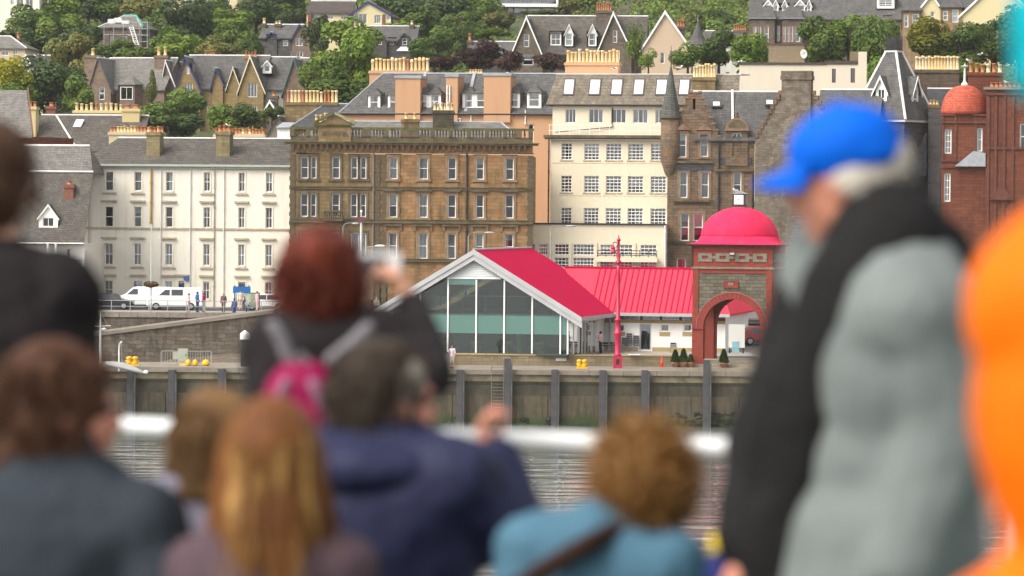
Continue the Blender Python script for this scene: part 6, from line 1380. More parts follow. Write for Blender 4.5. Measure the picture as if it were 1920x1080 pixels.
# ================================================================ houses up the hill
def hill(name, label, px, d, yaw, cat='house'):
    B = Bld(name, label, cat, px, d, yaw, 0); z = hz(B.O.x, d) - .6; B.O = ground(px, d, z); B.e.location = B.O; return B
def gable(B, x0, x1, ye, xp, yp, vf, vb, wallm, roofm, barge, rects=(), style='sash', z0=-5, bw=.3, over=.25, mat=None):
    u0, u1, up = B.u(x0, ye, vf), B.u(x1, ye, vf), B.u(xp, yp, vf); ze, zp = B.uz((x0 + x1) / 2, ye, vf)[1], B.uz(xp, yp, vf)[1]
    ops = [B.rect(*r, vf) for r in rects]; mb = MB(); wall_into(mb, [(u0, ze), (up, zp), (u1, ze)], z0, ops, vf, .12)
    for uu in (u0, u1): mb.poly([(uu, vf, z0), (uu, vb, z0), (uu, vb, ze), (uu, vf, ze)])
    mb.build('gable_wall', wallm, B.e, fix=False); roof_v(B, roofm, u0, u1, vf, vb, ze, zp, over, .2, up, barge=barge, bw=bw, name='gable_roof')
    for o in ops: win(B, o, style, vf, .08, mat=mat, t=.07, cur=.9 if rng.random() < .5 else None)
    return ze, zp
def block(B, x0, x1, ye, yr, depth, wallm, roofm, rects=(), v=0, style='sash', z0=-5, hl=0, hr=0, over=.25, name='wall', vr=None, mat=None):
    u0, u1 = B.u(x0, ye, v), B.u(x1, ye, v); ze = B.uz((x0 + x1) / 2, ye, v)[1]; vr = v + depth / 2 if vr is None else vr; zr = B.uz((x0 + x1) / 2, yr, vr)[1]
    ops = [B.rect(*r, v) for r in rects]; mb = MB(); wall_into(mb, [(u0, ze), (u1, ze)], z0, ops, v, .12)
    for uu in (u0, u1):
        mb.poly([(uu, v, z0), (uu, v + depth, z0), (uu, v + depth, ze)] + ([] if (hl if uu == u0 else hr) else [(uu, vr, zr)]) + [(uu, v, ze)])
    mb.poly([(u0, v + depth, z0), (u1, v + depth, z0), (u1, v + depth, ze), (u0, v + depth, ze)]); mb.build(name, wallm, B.e, fix=False)
    roof_u(B, roofm, u0, u1, v, v + depth, ze, zr, hl, hr, over, vr)
    for o in ops: win(B, o, style, v, .08, mat=mat, t=.07, cur=.9 if rng.random() < .5 else None)
    return ze, zr
def stack(B, x0, x1, yt, v, n, mat, ph=.7, pm=None, drop=3, w=.9):
    zt = B.uz((x0 + x1) / 2, yt, v)[1]; return chimney(B, B.u(x0, yt, v), B.u(x1, yt, v), v - w / 2, v + w / 2, zt - drop, zt, mat, n, ph, pm or POT)
PINKST = masonry('pinkish_rubble', (.26, .18, .135), (.36, .26, .19), (.25, .2, .16), .5, .25, (.12, .1, .08), .5, wob=.1)
YELST = masonry('ochre_rubble', (.36, .25, .11), (.47, .34, .16), (.3, .23, .13), .5, .25, (.16, .11, .05), .6, wob=.1)
DRKST = masonry('dark_rubble', (.09, .085, .08), (.16, .15, .14), (.2, .19, .18), .45, .24, None, wob=.1)
BRNST = masonry('brown_rubble', (.17, .13, .1), (.27, .21, .155), (.22, .18, .14), .45, .24, (.08, .07, .05), .5, wob=.12)
REDTR = plain('red_stone_trim', (.34, .15, .08), .85, .2); PINKH = plaster('pink_harling', (.54, .41, .29), (.5, .38, .28), .4); CRMH = plaster('cream_house_harl', (.62, .53, .31), (.5, .42, .26), .35)
BLUEB = plain('blue_bargeboard', (.03, .045, .2), .5, .1); CRMB = plain('cream_bargeboard', (.68, .6, .42), .55, .08); GRNB = plain('green_bargeboard', (.1, .2, .17), .55, .1)

B = hill('stone_villa', 'pinkish stone villa with bay window above the white terrace', 166, 440, -14)
block(B, 182, 308, 168, 109, 9, PINKST, SLATEL, v=1.2)
gable(B, 166, 208, 166, 184, 108, 0, 6, PINKST, SLATEL, None, [(185, 162, 196, 187)])
gable(B, 300, 334, 172, 311, 113, 3, 9, PINKST, SLATEL, LEADW)
block(B, 140, 172, 155, 108, 8, PINKST, SLATEL, v=2.5, hl=2.4)
u, z = B.uz(238, 158, -.2); mb = MB(); zt = z; pts = [(u - 1.4, 1.2), (u - .9, -.1), (u + .9, -.1), (u + 1.4, 1.2)]
for a, b_ in zip(pts[:-1], pts[1:]): mb.poly([(a[0], a[1], -4), (b_[0], b_[1], -4), (b_[0], b_[1], zt), (a[0], a[1], zt)])
mb.build('bay_wall', PINKST, B.e, fix=False); mb = MB(); ap = (u, 1.3, B.uz(238, 139, 1.2)[1]); pe = [(p[0] * 1.0 + (p[0] - u) * .15, p[1] - .2, zt) for p in pts]
for a, b_ in zip(pe[:-1], pe[1:]): slab(mb, [a, b_, ap], .08)
mb.build('bay_roof', SLATEL, B.e); o = B.rect(226, 163, 249, 187, -.1); win(B, o, 'two', -.14, .0)
stack(B, 160, 189, 104, 2.5, 1, PINKST, .9, drop=4); stack(B, 292, 316, 104, 4.5, 2, PINKST, .9, drop=3)

B = hill('gabled_terrace', 'ochre stone terrace with blue, cream and green gables', 328, 438, -4)
block(B, 345, 495, 166, 104, 9, YELST, SLATE, [(405, 157, 415, 181), (438, 157, 448, 182), (405, 199, 415, 216), (439, 199, 449, 214), (388, 199, 396, 212)], v=1, style='two')
gable(B, 329, 375, 165, 347, 105, .2, 7, YELST, SLATE, BLUEB, [(345, 157, 361, 183), (349, 124, 355, 139)], 'three')
gable(B, 398, 418, 154, 405, 127, .7, 4, YELST, SLATE, BLUEB, [], bw=.25); gable(B, 427, 449, 157, 437, 126, .7, 4, YELST, SLATE, CRMB, [], bw=.25)
gable(B, 448, 494, 164, 469, 104, 0, 7, YELST, SLATE, CRMB, [(464, 156, 482, 182), (468, 198, 482, 213)], 'three')
block(B, 494, 545, 168, 107, 9, plaster('grey_harl', (.33, .3, .26), (.2, .18, .15), .5), SLATE, v=1.2); gable(B, 531, 572, 169, 551, 108, 0, 7, PINKST, SLATE, GRNB)
o = B.rect(498, 124, 508, 135, 3.2); dormer(B, o, 2.2, 5, B.uz(503, 113, 2.2)[1], WHITE, SLATE, 'plain', WHITE, pad=.2)
block(B, 556, 592, 150, 109, 8, PINKST, SLATE, v=3)
stack(B, 384, 404, 105, 6, 4, YELST, .6, POTR); stack(B, 459, 482, 106, 5, 4, YELST, .6, POTR, 4); stack(B, 589, 607, 109, 7, 4, PINKST, .7, POTR, 5)
B = hill('small_outhouse', 'small white-trimmed slate outhouse below the terrace', 496, 420, -6); gable(B, 497, 517, 204, 506, 188, 0, 4, BRNST, SLATE, WHITE, bw=.3); stack(B, 507, 521, 180, 3, 1, BRNST, .5, POTR)

B = hill('scaffolded_house', 'hip-roofed house under repair with scaffolding and green sheeting', 190, 500, -8)
ze, zr = block(B, 188, 264, 51, 30, 9, BRNST, SLATEL, [(205, 65, 213, 80), (232, 66, 239, 80)], hl=2.2, hr=2.0, mat=DRESS)
GRS = plain('green_sheeting', (.05, .4, .3), .6, .1); ua, ub = B.u(186, 50), B.u(266, 50)
MB().tube((ub + .3, -.3, ze + .05), (ub - 1.9, 4.5, zr + .1), .14, .14, 6).build('green_ridge_sheet', GRS, B.e); MB().tube((ua + 2.2, 4.5, zr + .12), (ub - 2, 4.5, zr + .12), .12, .12, 6).build('green_ridge_sheet', GRS, B.e)
mb = MB()
for x in (B.u(262, 60, -1), B.u(277, 60, -1)):
    for y in (-1.2, -.2): mb.tube((x, y, -2), (x, y, B.uz(270, 40, -1)[1]), .05, .05, 5)
for k in range(5): z = B.uz(270, 42 + 12 * k, -1)[1]; mb.tube((B.u(240, 60, -1), -1.2, z), (B.u(278, 60, -1), -1.2, z), .05, .05, 5); mb.box(B.u(262, 60, -1), B.u(277, 60, -1), -1.2, -.2, z - .06, z)
for k in range(4): x = B.u(195 + 18 * k, 60, -1); mb.tube((x, -1.0, -2), (x, -1.0, ze + .3), .04, .04, 5)
mb.tube((B.u(190, 60, -1), -1.0, ze - 1), (B.u(262, 60, -1), -1.0, ze - 1), .04, .04, 5); mb.build('scaffolding', RAILM, B.e)
LDR = MB(); a, b_ = B.uz(246, 50, -1.6), B.uz(258, 85, -1.8)
for s in (-.25, .25): LDR.tube((a[0] + s, -1.6, a[1]), (b_[0] + s, -2.2, b_[1]), .05, .05, 5)
for k in range(10): f = (k + .5) / 10; LDR.tube((a[0] + (b_[0] - a[0]) * f - .25, -1.6 - .6 * f, a[1] + (b_[1] - a[1]) * f), (a[0] + (b_[0] - a[0]) * f + .25, -1.6 - .6 * f, a[1] + (b_[1] - a[1]) * f), .03, .03, 4)
LDR.build('ladder', WHITE, B.e)
for k, (px, py) in enumerate(((210, 40), (222, 38), (236, 43))): u, z = B.uz(px, py, 1.5); MB().box(u - .5, u + .5, 1.2, 1.5, z - .3, z + .3).build('roof_sheet', LEADW, B.e)

B = hill('grey_villa', 'dark grey stone villa with blue-edged gable high on the left', 487, 490, -5)
block(B, 487, 562, 71, 46, 8, DRKST, SLATE, [(503, 68, 513, 84), (530, 75, 540, 86), (504, 96, 515, 110), (545, 96, 552, 108)], v=.8)
gable(B, 548, 589, 70, 561, 46, 0, 6, PINKST, SLATE, BLUEB, [(554, 71, 567, 86), (556, 96, 568, 106)], 'two', bw=.2); gable(B, 500, 519, 70, 509, 60, .6, 4, DRKST, SLATE, BLUEB, bw=.15)
stack(B, 492, 499, 44, 4, 1, BRNST, .8, POTY); stack(B, 516, 527, 45, 4, 2, BRNST, .4, POTY)
B = hill('cream_villa', 'cream modern house with brown roof and red brick corners', 575, 540, -6)
block(B, 575, 658, 25, 2, 9, CRMH, slate('brown_tile', (.11, .085, .075), (.15, .115, .1), None, .35, .3), [(585, 26, 597, 36), (613, 26, 625, 36), (639, 26, 650, 36), (587, 49, 598, 60), (614, 49, 625, 58)], v=1, style='two')
gable(B, 656, 733, 27, 690, 2, 0, 8, CRMH, slate('brown_tile', (.11, .085, .075), (.15, .115, .1)), BLUEB, [(664, 26, 688, 44), (702, 28, 714, 44), (725, 30, 732, 38)], 'three', bw=.25, over=.5)
for x in (575, 655, 714): MB().box(B.u(x), B.u(x + 6), -.08, .9, -5, B.uz(x, 27)[1]).build('brick_pier', masonry('red_brick', (.35, .1, .06), (.42, .15, .09), (.3, .2, .15), .22, .075), B.e)
B = hill('dark_cottage', 'dark stone cottage with two pointed dormer gables', 688, 500, -4)
block(B, 689, 780, 76, 49, 7, DRKST, SLATE, [(731, 74, 738, 84)], v=.4)
gable(B, 700, 725, 77, 712, 61, 0, 4, DRKST, SLATE, SLATED, [(707, 72, 716, 84)], bw=.2); gable(B, 746, 772, 77, 758, 61, 0, 4, DRKST, SLATE, SLATED, [(754, 72, 763, 84)], bw=.2)
u, z = B.uz(758, 95, -.8); mb = MB(); slab(mb, [(u - 1, -1, z), (u + 1, -1, z), (u + .4, .3, z + .7), (u - .4, .3, z + .7)], .06); mb.build('bay_roof', LEADW, B.e); MB().box(u - .85, u + .85, -.85, -.05, -4, z - .03).build('bay_wall', DRKST, B.e)
stack(B, 769, 776, 46, 3.5, 1, BRNST, .6, POTY)
B = hill('pink_bungalow', 'small pink-gabled bungalow among the trees', 836, 540, -4); block(B, 836, 866, 48, 31, 6, PINKH, SLATE, v=1); gable(B, 848, 880, 47, 863, 32, 0, 6, PINKH, SLATE, BRNST, bw=.15)
B = hill('low_slate_house', 'low slate roofed house behind the copper beeches', 878, 485, -5); block(B, 879, 964, 105, 78, 7, DRKST, SLATE, [(890, 112, 897, 122)], v=.5); gable(B, 925, 948, 106, 937, 87, 0, 4, DRKST, SLATE, SLATE, [(931, 96, 942, 110)], 'two', bw=.12); stack(B, 877, 885, 76, 3.5, 1, BRNST, .9, POTR)
B = hill('modern_house', 'modern flat-roofed house with white frame and wide glazing at the skyline', 930, 590, -3); u0, u1 = B.u(931, 10), B.u(1046, 10); z0, z1, z2 = B.uz(985, 25)[1], B.uz(985, 10)[1], B.uz(985, -12)[1]
mb = MB(); mb.box(u0, u1, .6, 8, -6, z2); mb.build('wall', plain('grey_cladding', (.25, .25, .26), .7, .1), B.e)
for o in ((u0, u1, -.6, .55, z1 - .25, z1 + .25), (u0, u1, -.6, .55, z2, z2 + .4), (u0 - .1, u0 + .25, -.62, .58, z0, z2), (u1 - .25, u1 + .1, -.62, .58, z0, z2)): MB().box(*o).build('white_frame', WHITE, B.e)
for i in range(4):
    a = u0 + .4 + i * (u1 - u0 - .8) / 4; o = (a + .1, a + (u1 - u0 - .8) / 4 - .1, z0 + .1, z1 - .4); win(B, o, 'two', .45, .0, mat=GREYM, cur=.9); win(B, (o[0], o[1], z1 + .4, z2 - .2), 'two', .45, 0, mat=GREYM, cur=.9)
B = hill('gabled_villa', 'large stone villa with white bargeboards and a blank pink gable', 957, 455, -4)
block(B, 985, 1210, 102, 30, 11, BRNST, SLATEB, v=1.2); gable(B, 957, 1018, 104, 987, 30, 0, 8, BRNST, SLATEB, WHITE, [(982, 64, 992, 88), (980, 102, 1000, 122)], bw=.35)
gable(B, 1121, 1184, 93, 1150, 22, 0, 8, BRNST, SLATEB, WHITE, [(1149, 57, 1157, 80), (1152, 94, 1162, 112)], bw=.35); gable(B, 1203, 1296, 90, 1247, 20, -.5, 10, PINKH, SLATEB, WHITE, [(1238, 99, 1246, 119)], 'plain', bw=.35)
o = B.rect(1034, 63, 1051, 84, 2.6); dormer(B, o, 2.2, 6, o[3] + .35, WHITE, SLATEB, (2, 2), WHITE, pad=.1, hip=True)
for x in (1067, 1111): o = B.rect(x - 6, 63, x + 6, 85, 2); dormer(B, o, 1.8, 6, B.uz(x, 45, 2)[1], WHITE, SLATEB, 'sash', WHITE, pad=.1)
stack(B, 1118, 1147, 20, 6, 7, BRNST, 1.0, POTR, 4); stack(B, 1270, 1284, 50, 10, 3, BRNST, .9, POTR, 4)
B = hill('turret_house', 'house with conical slate turret right of the pink gable', 1288, 476, -4); block(B, 1322, 1390, 84, 58, 7, HAR2, SLATE, [(1345, 74, 1352, 84)], v=.5)
u, zc = B.uz(1308, 84, 0); r = B.u(1326, 84) - B.u(1290, 84); r /= 2; zt = B.uz(1308, 40)[1]
TW = MB().lathe([(r, -5), (r, zc)], 10, (u, .5, 0)).build('turret', CRMH, B.e); link('turret_roof', MB().lathe([(r + .2, zc + .003), (r * .75, zc + (zt - zc) * .25), (.04, zt)], 12, (u, .5, 0)).mesh('turret_roof'), SLATE, TW); link('finial', MB().tube((u, .5, zt - .1), (u, .5, zt + .9), .06, .02, 6).mesh('finial'), LEAD, TW)
for k in (-1, 0, 1): o = (u + k * 1.0 - .33, u + k * 1.0 + .33, zc - 2.0, zc - .4); win(B, o, 'sash', .5 - r + .3 * abs(k) - .06, 0)
stack(B, 1375, 1400, 57, 4, 6, BRNST, .7, POTR); stack(B, 1269, 1284, 52, 4, 3, BRNST, .9, POTR)
B = hill('bay_windowed_terrace', 'long stone terrace with canted bays and white dormers at upper right', 1405, 470, -8)
ze, zr = block(B, 1404, 1692, 36, -32, 11, BRNST, SLATE, [(1457, 48, 1463, 78), (1532, 42, 1541, 60), (1570, 40, 1578, 58), (1690 - 30, 33, 1668, 50)], v=1)
for x0, x1, ws in ((1408, 1452, ((1412, 1418), (1421, 1427), (1433, 1441))), (1466, 1504, ((1468, 1473), (1475, 1480), (1482, 1487), (1490, 1500)))):
    u0, u1 = B.u(x0, 60, -.2), B.u(x1, 60, -.2); mb = MB(); ops = [B.rect(a, 49, b_, 78, -.2) for a, b_ in ws]; wall_into(mb, [(u0, ze), (u1, ze)], -5, ops, -.2, .15); mb.poly([(u0, -.2, -5), (u0, 1, -5), (u0, 1, ze), (u0, -.2, ze)]); mb.poly([(u1, -.2, -5), (u1, 1, -5), (u1, 1, ze), (u1, -.2, ze)]); mb.build('bay_wall', BRNST, B.e, fix=False)
    for o in ops: win(B, o, 'sash', -.2, .08); MB().box(o[0] - .14, o[0] - .01, -.28, -.203, o[2] - .1, o[3] + .15).build('red_jamb', REDTR, B.e)
    MB().box(u0 - .2, u1 + .2, -.5, 1, ze + .0, ze + .18).build('bay_cornice', LEAD, B.e); mb = MB(); slab(mb, [(u0 - .2, -.5, ze + .2), (u1 + .2, -.5, ze + .2), (u1 - .8, 3, ze + 2.2), (u0 + .8, 3, ze + 2.2)], .1); mb.build('bay_roof', SLATE, B.e)
    MB().box(u0, u1, -.26, -.203, ops[0][2] - .35, ops[0][2] - .12).build('red_sill', REDTR, B.e)
for x0, x1 in ((1434, 1447), (1451, 1458), (1468, 1475), (1493, 1508), (1514, 1520)): o = B.rect(x0, 10, x1, 27, 2); dormer(B, o, 2, 6, o[3] + .7, WHITE, SLATE, 'sash', WHITE, pad=.1)
o = B.rect(1648, -4, 1673, 12, 2); dormer(B, o, 2, 7, o[3] + .5, WHITE, SLATE, (2, 4), WHITE, pad=.25, hip=True)
B = hill('cream_gabled_house', 'cream gabled house with stone bays at the upper right', 1692, 462, -10)
block(B, 1694, 1900, 22, -30, 10, CRMH, SLATE, v=1.3); gable(B, 1722, 1768, 18, 1746, -12, .4, 7, CRMH, SLATE, WHITE, [(1745, 22, 1752, 40)], bw=.3); gable(B, 1800, 1945, 28, 1868, -36, .2, 9, CRMH, SLATE, WHITE, bw=.3)
for x0, x1, y0, ws in ((1692, 1726, 19, ((1695, 1703, 27, 51), (1710, 1722, 26, 50))), (1764, 1803, 13, ((1768, 1777, 20, 38), (1785, 1797, 18, 42)))):
    u0, u1 = B.u(x0, 40, 0), B.u(x1, 40, 0); zt = B.uz(x0, y0)[1]; mb = MB(); ops = [B.rect(a, c, b_, d_, 0) for a, b_, c, d_ in ws]; wall_into(mb, [(u0, zt), (u1, zt)], -5, ops, 0, .12); mb.poly([(u0, 0, -5), (u0, 1.3, -5), (u0, 1.3, zt), (u0, 0, zt)]); mb.poly([(u1, 0, -5), (u1, 1.3, -5), (u1, 1.3, zt), (u1, 0, zt)]); mb.build('bay_wall', DRESS, B.e, fix=False)
    for o in ops: win(B, o, 'sash', 0, .08, t=.09)
    mb = MB(); um = (u0 + u1) / 2; slab(mb, [(u0 - .25, -.3, zt), (u1 + .25, -.3, zt), (um, 2, zt + 1.8)], .1); slab(mb, [(u0 - .25, -.3, zt), (um, 2, zt + 1.8), (u0 - .25, 2.5, zt)], .1); slab(mb, [(u1 + .25, -.3, zt), (u1 + .25, 2.5, zt), (um, 2, zt + 1.8)], .1); mb.build('bay_roof', SLATE, B.e)
B = hill('white_hill_house', 'white house at the top left corner', -20, 540, -3); block(B, -20, 74, -15, -40, 8, WHITEW, SLATE, [(20, -4, 26, 9), (31, -4, 44, 15), (48, -4, 62, 15)], style='two'); MB().box(B.u(34), B.u(56), -2.5, -.5, B.uz(45, 30)[1] - 1, B.uz(45, 22)[1]).build('white_shed', WHITE, B.e); MB().box(B.u(56), B.u(86), -2, -.1, -3, B.uz(70, 20)[1]).build('brick_terrace', PINKST, B.e)
B = hill('pink_house', 'hip-roofed pink and white house at the left edge', -15, 470, -6); block(B, -15, 47, 90, 68, 8, PINKH, SLATEL, [(3, 94, 16, 104), (25, 92, 33, 103)], hr=3.0, style='two'); stack(B, 30, 39, 72, 4, 1, BRNST, .8, POTR, 4)
B = hill('slate_cottage', 'slate cottage roof with white gable edge at the left', 20, 452, -6); block(B, 50, 100, 125, 104, 6, HAR2, SLATE, v=1); gable(B, 33, 62, 125, 49, 102, 0, 5, HAR2, SLATE, WHITE, bw=.3); stack(B, 99, 107, 100, 4, 1, BRNST, .9, POTY, 4)
B = hill('yellow_hill_house', 'pale yellow house at the top edge left of centre', 326, 572, -3); block(B, 326, 445, -15, -40, 8, CRMH, SLATE, [(348, -8, 366, 8), (384, -8, 402, 8), (415, -8, 432, 6)], style=(4, 1)); MB().box(B.u(330), B.u(446), -1.8, -.1, -4, B.uz(390, 20)[1]).build('rubble_base', PINKST, B.e)
# ================================================================ trees
BARK = plain('bark', (.09, .07, .05), .95, .3, 4)
LG = leafm('leaf_mid_green', (.055, .1, .02), (.1, .155, .032), (.13, .18, .035)); LB = leafm('leaf_bright_green', (.085, .15, .02), (.14, .22, .03), (.17, .23, .035)); LD_ = leafm('leaf_dark_green', (.035, .065, .022), (.065, .1, .032), (.085, .12, .035))
LO = leafm('leaf_olive', (.085, .1, .03), (.13, .14, .045), (.16, .15, .05)); LY = leafm('leaf_yellow', (.2, .2, .01), (.32, .28, .02), (.12, .15, .02)); LC = leafm('leaf_copper', (.03, .012, .012), (.06, .02, .02), (.07, .035, .025))
def crown_mb(seed, lobes=13, n=3600, leaf=.085, tall=1.0, spiky=False):
    """unit crown: leaf-sized faces on the outside of many lobes, radius about 1"""
    rr = random.Random(seed); L = []
    for i in range(lobes):
        a, h = rr.random() * 6.283, rr.uniform(-.75, .85); q_ = .62 * math.sqrt(max(0, 1 - h * h)) * (.55 + .6 * rr.random())
        if spiky: h = rr.uniform(-.9, .95); q_ = .32 * (1 - h) * .5 * rr.random()
        L.append((Vector((q_ * math.cos(a), q_ * math.sin(a), h * .62 * tall)), rr.uniform(.25, .46) if not spiky else .16 + .18 * (1 - h)))
    mb = MB()
    for i in range(n):
        c, r = L[i % lobes]; d = Vector((rr.gauss(0, 1), rr.gauss(0, 1), rr.gauss(0, 1) + .25)).normalized(); P = c + d * r * (1 - .45 * rr.random() ** 2.2)
        nrm = (d + Vector((rr.uniform(-.8, .8), rr.uniform(-.8, .8), rr.uniform(-.5, .9)))).normalized(); e = nrm.orthogonal().normalized(); e.rotate(Matrix.Rotation(rr.random() * 6.28, 3, nrm)); f = nrm.cross(e); s = leaf * rr.uniform(.55, 1.25)
        mb.poly([P - e * s, P - f * s * .55, P + e * s, P + f * s * .55])
    return mb
CRN = {}
def crown_mesh(k, mat, n=3600, leaf=.085):
    key = (k, mat.name, n, leaf)
    if key not in CRN:
        CRN[key] = crown_mb(100 + k, [11, 14, 9, 16, 12, 10][k % 6], n, leaf, [1, 1.15, .85, 1, 1.3, 1.0][k % 6], k == 6).mesh('crown', fix=False); CRN[key].materials.append(mat)
    return CRN[key]
def trunk_mb(seed):
    rr = random.Random(seed); mb = MB(); mb.tube((0, 0, -1.5), (0, 0, .1), .09, .07, 8)
    for i in range(5): a = i * 1.25 + rr.random(); p = (.35 * math.cos(a), .35 * math.sin(a), .55 + .3 * rr.random()); mb.tube((0, 0, -.1), p, .05, .02, 6); mb.tube(p, (p[0] * 1.7, p[1] * 1.7, p[2] + .25), .02, .008, 5)
    mb.tube((0, 0, .08), (.03, .02, .9), .07, .02, 7); return mb
TRK = [trunk_mb(i).mesh('trunk') for i in range(3)]
for m_ in TRK: m_.materials.append(BARK)
def tree(px, py, rx, ry, d, mat, label, k=None, name='tree', n=3600, leaf=.085, group=None):
    p = at(px, py, d); sx, sz = rx * d / FPX, ry * d / FPX; k = rng.randrange(6) if k is None else k; zg = hz(p.x, d)
    T = thing(name, label, 'tree' if name != 'shrub' else 'shrub', (p.x, d, zg), rng.random() * 6.28, group)
    c = link('crown', crown_mesh(k, mat, n, leaf), None, T, (0, 0, p.z - zg)); c.scale = (sx * 1.3, sx * 1.3, sz * 1.35)
    t_ = link('trunk', TRK[k % 3], None, T, (0, 0, p.z - zg - sz * .45)); t_.scale = (sx, sx, sz); return T
T = lambda *a, **k: tree(*a, **k)
T(652, 128, 58, 62, 412, LB, 'large bright green tree left of the peach hotel chimney', 0, n=7000, leaf=.06)
T(600, 150, 42, 40, 410, LB, 'bright green tree just above the wide brown chimney', 3, n=5000, leaf=.075); T(690, 155, 38, 45, 414, LG, 'green tree touching the peach chimney stack on its left', 1, n=4500, leaf=.075); T(645, 175, 60, 30, 408, LG, 'low dark foliage tree below the large bright green tree', 2)
T(655, 68, 48, 30, 470, LB, 'light green tree between the grey villa and the dark cottage', 3); T(597, 75, 24, 38, 478, LD_, 'narrow dark tree beside the grey villa gable', 4)
T(328, 215, 62, 40, 402, LG, 'large round bush-like tree below the gabled terrace', 0, n=7000, leaf=.06); T(318, 234, 55, 24, 399, LD_, 'dark low tree at the foot of the round tree below the terrace', 2)
T(420, 222, 32, 22, 412, LB, 'light green garden tree under the cream gable', 1); T(470, 220, 34, 22, 411, LG, 'flowering green shrub tree right of the garden under the terrace', 3); T(510, 213, 20, 16, 413, LG, 'small green shrub tree beside the small outhouse', 2)
T(95, 165, 66, 48, 424, LD_, 'big dark green tree left of the stone villa', 3, n=7000, leaf=.06); T(140, 180, 34, 32, 420, LG, 'green tree right against the stone villa side', 0); T(20, 140, 34, 30, 418, LY, 'yellow flowering tree at the left edge', 1, n=4500, leaf=.075); T(30, 178, 42, 26, 417, LB, 'light green tree below the yellow flowering tree', 2)
T(138, 105, 40, 36, 452, LO, 'olive tree behind the stone villa', 4); T(285, 160, 15, 30, 428, LO, 'slender conifer in front of the stone villa', 6, n=2500)
T(815, 90, 42, 34, 478, LG, 'green tree right of the dark cottage', 0, n=5000, leaf=.075); T(865, 72, 26, 28, 500, LG, 'green tree left of the low slate house chimney', 1); T(770, 20, 48, 30, 565, LD_, 'dark tree behind the cream villa', 3); T(835, 12, 50, 34, 575, LD_, 'tall dark tree above the pink bungalow', 0); T(900, 25, 34, 30, 575, LG, 'mid green tree left of the modern house', 1); T(930, 40, 30, 22, 555, LO, 'olive tree below the modern house', 2)
T(915, 62, 40, 12, 520, LB, 'bright clipped hedge behind the low slate house', 2, name='shrub'); T(1010, 26, 40, 8, 565, LB, 'strip of bright hedge under the modern house', 2, name='shrub')
T(900, 105, 38, 26, 446, LC, 'dark copper beech left of the gabled villa', 0, n=5000, leaf=.07); T(955, 115, 26, 17, 444, LC, 'small copper beech below the low slate house', 1); T(1035, 117, 34, 15, 444, LC, 'copper beech hedge under the gabled villa roof', 3); T(825, 118, 30, 15, 440, LC, 'dark purple shrub behind the peach chimney pots', 2)
T(1192, 82, 16, 34, 436, LB, 'young birch in front of the pink gable', 1, n=1500); T(1216, 112, 18, 18, 435, LB, 'small light sapling below the pink gable', 0, n=1200); T(1290, 108, 28, 22, 428, LG, 'round green shrub tree by the turret finial', 3); T(1348, 92, 36, 34, 430, LG, 'green tree left of the bay terrace, middle of three', 0, n=5000, leaf=.075); T(1403, 98, 38, 30, 428, LB, 'light green tree left of the brick lift house', 1, n=5000, leaf=.075)
T(1535, 82, 46, 42, 425, LG, 'green tree right of the satellite dish', 0, n=5500, leaf=.07); T(1592, 72, 46, 36, 428, LB, 'bright green tree behind the pale end stack', 3, n=5500, leaf=.07); T(1648, 92, 44, 52, 424, LG, 'tall green tree left of the iron cresting', 4, n=6000, leaf=.065); T(1650, 142, 26, 30, 418, LB, 'lower green tree beside the pyramid roof', 1)
T(1752, 72, 48, 34, 424, LY, 'yellow-green tree right of the iron cresting', 1, n=5500, leaf=.07); T(1800, 92, 54, 40, 422, LG, 'broad green tree above the red dome', 0, n=6000, leaf=.065); T(1862, 80, 50, 44, 424, LG, 'green tree at the right behind the orange hood', 3, n=5500, leaf=.07); T(1815, 135, 40, 22, 416, LB, 'low green tree between the chimneys above the red dome', 2); T(1912, 70, 40, 50, 428, LD_, 'dark tree at the right picture edge', 1)
wood = [(60, 45, 42, 30, 512, LG), (115, 55, 45, 34, 500, LG), (40, 85, 45, 26, 478, LD_), (100, 22, 46, 28, 545, LB), (165, 12, 48, 30, 560, LD_), (150, 72, 36, 28, 482, LD_), (215, 12, 44, 24, 560, LG), (265, 18, 40, 28, 555, LO), (300, 52, 38, 32, 515, LG), (255, 105, 42, 20, 470, LB), (215, 95, 40, 18, 474, LG), (350, 42, 52, 40, 510, LD_), (335, 90, 40, 24, 470, LB), (310, 78, 30, 26, 480, LG), (400, 15, 30, 18, 545, LG), (430, 42, 44, 22, 535, LB), (440, 72, 40, 24, 500, LG), (480, 20, 44, 34, 555, LD_), (535, 14, 40, 30, 565, LG), (560, 40, 30, 20, 545, LD_), (410, 92, 34, 20, 462, LO), (470, 92, 22, 22, 470, LG), (745, 60, 34, 22, 520, LB), (790, 50, 38, 24, 525, LG), (720, 8, 36, 26, 580, LG), (870, 45, 34, 20, 540, LG), (1085, 15, 40, 20, 590, LO), (1330, 40, 36, 20, 545, LG), (1360, 15, 40, 14, 600, LB), (615, 20, 20, 24, 575, LG)]
near = ['below the white house', 'left of the scaffolded house', 'above the slate cottage', 'right of the white house', 'behind the scaffolded house roof', 'below the scaffolded house eave', 'above the green sheeting', 'right above the scaffolding', 'right of the ladder', 'below the scaffolded house', 'in front of the scaffolded house wall', 'under the yellow house', 'left above the terrace chimney', 'right of the scaffolding foot', 'just under the yellow house windows', 'between yellow house and grey villa', 'left of the grey villa wall', 'left above the grey villa', 'behind the grey villa chimneys', 'between grey villa and cream villa', 'behind the terrace ridge', 'beside the grey villa base', 'under the cream villa gable', 'right of the dark cottage roof', 'right of the cream villa ridge', 'below the pink bungalow', 'above the villa chimney', 'behind the conical turret', 'at the top edge over the turret', 'behind the cream villa roof']
cn = {LG.name: 'mid green', LD_.name: 'dark green', LB.name: 'light green', LO.name: 'olive', LY.name: 'yellow'}
